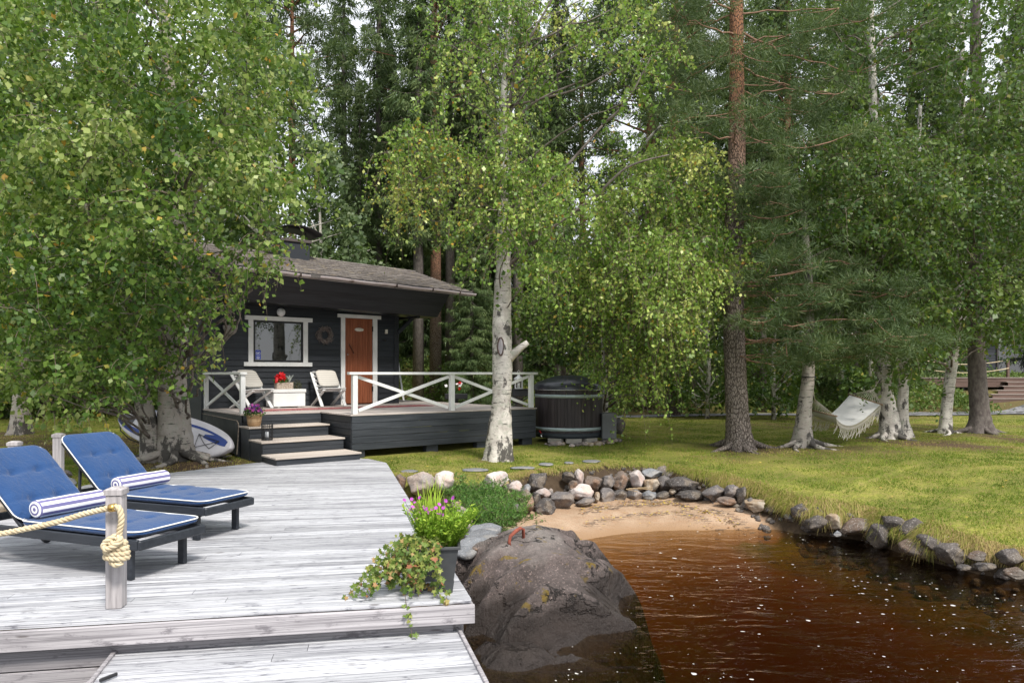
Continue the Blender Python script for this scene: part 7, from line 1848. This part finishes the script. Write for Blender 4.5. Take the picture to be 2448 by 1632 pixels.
cabin_in = (lx > 0) & (lx < 6.1) & (ly > -4.8) & (ly < 4.2); tub_in = np.hypot(X_ - 1.34, Y_ - 16.85) < 1.0
dx_, dy_ = [], []
dk = np.array([dl((x, y, 0)) for x, y in zip(X_[:1], Y_[:1])])
u_ = (X_ - D0.x) * du.x + (Y_ - D0.y) * du.y; v_ = (X_ - D0.x) * dv.x + (Y_ - D0.y) * dv.y
dock_in = pip(main, u_, v_)
keep = (S_ < .03) & ~cabin_in & ~tub_in & ~dock_in & (r.random(len(X_)) < np.clip(1.35 - Y_ / 26, .25, 1) * (1 - .72 * litter(X_, Y_))) & (r.random(len(X_)) < .55 + .6 * vnoise(X_, Y_, 5, 41))
X_, Y_ = X_[keep], Y_[keep]
grass('lawn_grass', X_, Y_, .036, .003 + .00028 * Y_, r, .55, label='short mown lawn grass with dry yellowish patches')
# long grass and dry roots hanging over the bank edge
E = EDGE[4:19]; seg = []; Ls = np.hypot(np.diff(E[:, 0]), np.diff(E[:, 1])); n = 80000; k = r.choice(len(Ls), n, p=Ls / Ls.sum()); t_ = r.random(n)
ex_ = E[k, 0] + (E[k + 1, 0] - E[k, 0]) * t_; ey_ = E[k, 1] + (E[k + 1, 1] - E[k, 1]) * t_; ez_ = E[k, 2] + (E[k + 1, 2] - E[k, 2]) * t_
tx = (E[k + 1, 0] - E[k, 0]) / Ls[k]; ty = (E[k + 1, 1] - E[k, 1]) / Ls[k]; out = np.stack([ty, -tx, 0 * tx], -1)
right = smooth01((ex_ - 2.2) / 2.2); cl_ = vnoise(ex_, ey_, 2.6, 55); cl2 = vnoise(ex_, ey_, 9, 56)
o_ = r.normal(-.03, .07, n) + .10 * right * cl_; l = (.06 + .19 * right * (.25 + cl_) * (.5 + cl2)) * r.uniform(.6, 1.3, n)
kp = (r.random(n) < .30 + .70 * right) & (cl2 + right > .35); sel = lambda q: q[kp]
ex_, ey_, ez_, out, o_, l, cl_ = map(sel, (ex_, ey_, ez_, out, o_, l, cl_)); n = len(l)
P = np.stack([ex_, ey_, ez_ + .01 + .035 * cl_], -1) + out * o_[:, None] - np.array([0, 0, 1.0]) * np.maximum(o_, 0)[:, None] * .5
sd = r.normal(size=(n, 3)) * .35; d1 = unit(out * 1.0 + sd + np.array([0, 0, .75])); d2 = unit(out * .55 + sd * .9 + np.array([0, 0, -1.1])); L_ = l[:, None]
M_ = P + d1 * L_ * .45; T_ = M_ + d2 * L_ * .75; b_ = unit(np.cross(d1, d2 + r.normal(size=(n, 3)) * .4)) * .0036
V1 = np.stack([P - b_, P + b_, M_ + b_ * .8, M_ - b_ * .8], 1).reshape(-1, 3); V2 = np.stack([M_ - b_ * .8, M_ + b_ * .8, T_ + b_ * .15, T_ - b_ * .15], 1).reshape(-1, 3)
rv = np.clip(r.normal(.62, .2, n) + .35 * (vnoise(ex_, ey_, 1.7, 57) - .3), 0, 1)
bg_ = np_obj('bank_grass', np.concatenate([V1, V2]), np.arange(8 * n).reshape(-1, 4), GR, rnd=np.concatenate([rv, np.clip(rv + .12, 0, 1)])); tag(bg_, 'long ragged grass hanging over the stones of the bank', 'grass', kind='stuff')
# blueberry scrub on the bank behind
UND = leafmat('scrub_leaves', [(0, (.05, .09, .022)), (.45, (.11, .17, .04)), (.8, (.18, .25, .06)), (1, (.30, .29, .07))], .25, .55, .3)
n = 150000; Y_ = r.uniform(27.6, 44, n) ; Y_ = 27.6 + (Y_ - 27.6) * r.uniform(.2, 1, n); lo = (-200 - CX) / F * Y_; hi = (2600 - CX) / F * Y_; X_ = lo + (hi - lo) * r.random(n)
mound = vnoise(X_, Y_, .55, 61) * .55 + vnoise(X_, Y_, 1.3, 62) * .35
Z_ = hgt(X_, Y_)[0]; kp = r.random(n) < .25 + 1.1 * vnoise(X_, Y_, .8, 63); kp &= ~((X_ > 19.5) & (Y_ < 32.5)); kp &= ~((Y_ < 28.6) & (r.random(n) < .7))
P = np.stack([X_, Y_, Z_ + r.random(n) ** .6 * (.15 + .75 * mound)], -1)[kp]; V, Fc = leaf_quads(P, .10, r, -.1, .6, .34)
tag(np_obj('blueberry_scrub', V, Fc, UND, rnd=np.clip(r.normal(.4, .2, len(P)) + .5 * (vnoise(P[:, 0], P[:, 1], .5, 64) - .4), 0, 1)), 'knee high blueberry scrub covering the bank at the edge of the wood', 'undergrowth', kind='stuff')
# fallen yellow leaves and cones on lawn and sand, debris lines of the beach
FALL = leafmat('fallen_leaves', [(0, (.50, .36, .04)), (.5, (.58, .42, .10)), (.75, (.40, .16, .04)), (1, (.12, .07, .04))], .1, .6, .2)
n = 2600; X_, Y_ = cand(n, 0, 0, 9, 26); X2 = r.uniform(.4, 4.6, 900); s2 = r.choice([1.15, 1.35, 1.9], 900) + r.normal(size=900) * .06
ex2, ey2 = np.interp(r.random(900), np.linspace(0, 1, 6), [.3, 1.6, 2.8, 3.4, 3.9, 4.2]), None
i2 = r.choice(np.arange(8, 13), 900); t2 = r.random(900); qx = EDGE[i2, 0] + (EDGE[i2 + 1, 0] - EDGE[i2, 0]) * t2; qy = EDGE[i2, 1] + (EDGE[i2 + 1, 1] - EDGE[i2, 1]) * t2; X2 = qx * .85 + .1; Y2 = qy - s2
X_ = np.concatenate([X_, X2]); Y_ = np.concatenate([Y_, Y2]); Z_, S_, B_ = hgt(X_, Y_); lx = (X_ - O.x) * cu.x + (Y_ - O.y) * cu.y; ly = (X_ - O.x) * cw.x + (Y_ - O.y) * cw.y
u_ = (X_ - D0.x) * du.x + (Y_ - D0.y) * du.y; v_ = (X_ - D0.x) * dv.x + (Y_ - D0.y) * dv.y
kp = (Z_ > WZ + .01) & ~((lx > -.1) & (lx < 6.2) & (ly > -4.8) & (ly < 4.8)) & ~pip(main, u_, v_); P = np.stack([X_, Y_, Z_ + np.where(S_ > 0, .012, .03)], -1)[kp]
V, Fc = leaf_quads(P, .035, r, 0, 3.0, .36); V[:, 2] = np.repeat(P[:, 2], 4) + (V[:, 2] - np.repeat(P[:, 2], 4)) * .25
tag(np_obj('fallen_leaves', V, Fc, FALL, rnd=r.random(len(P)) ** .8), 'yellow birch leaves fallen on lawn and sand', 'leaves', kind='stuff')
m = MB(); rr = random.Random(5)
for k in range(420):
    i2 = rr.choice((8, 9, 10, 11)); t2 = rr.random(); s_ = rr.choice((1.2, 1.4, 1.95)) + rr.gauss(0, .05); x = (EDGE[i2, 0] + (EDGE[i2 + 1, 0] - EDGE[i2, 0]) * t2) * .88 + .1; y = EDGE[i2, 1] + (EDGE[i2 + 1, 1] - EDGE[i2, 1]) * t2 - s_
    a = rr.gauss(.1, .5); l = rr.uniform(.03, .14); z = hz(x, y) + .008; m.tube([(x, y, z), (x + l * math.cos(a), y + l * math.sin(a), z + rr.uniform(0, .01))], rr.uniform(.0015, .004), 4, False)
tag(m.build('beach_debris', TWIG), 'dark lines of twigs and bark washed up along the sand', 'debris', kind='stuff')
m = MB()
for k in range(7): q = at(1500 + rr.uniform(-12, 30), 1168 + rr.uniform(-4, 4), 11.35); m.tube([q, q + Vector((rr.uniform(.1, .3), -.05, rr.uniform(-.03, .02)))], .005, 4, False)
tag(m.build('dry_stalks', mat('dry_straw', (.40, .30, .18), rough=.9)), 'bundle of dry pale stalks lying on the stones of the shore wall', 'stalks')
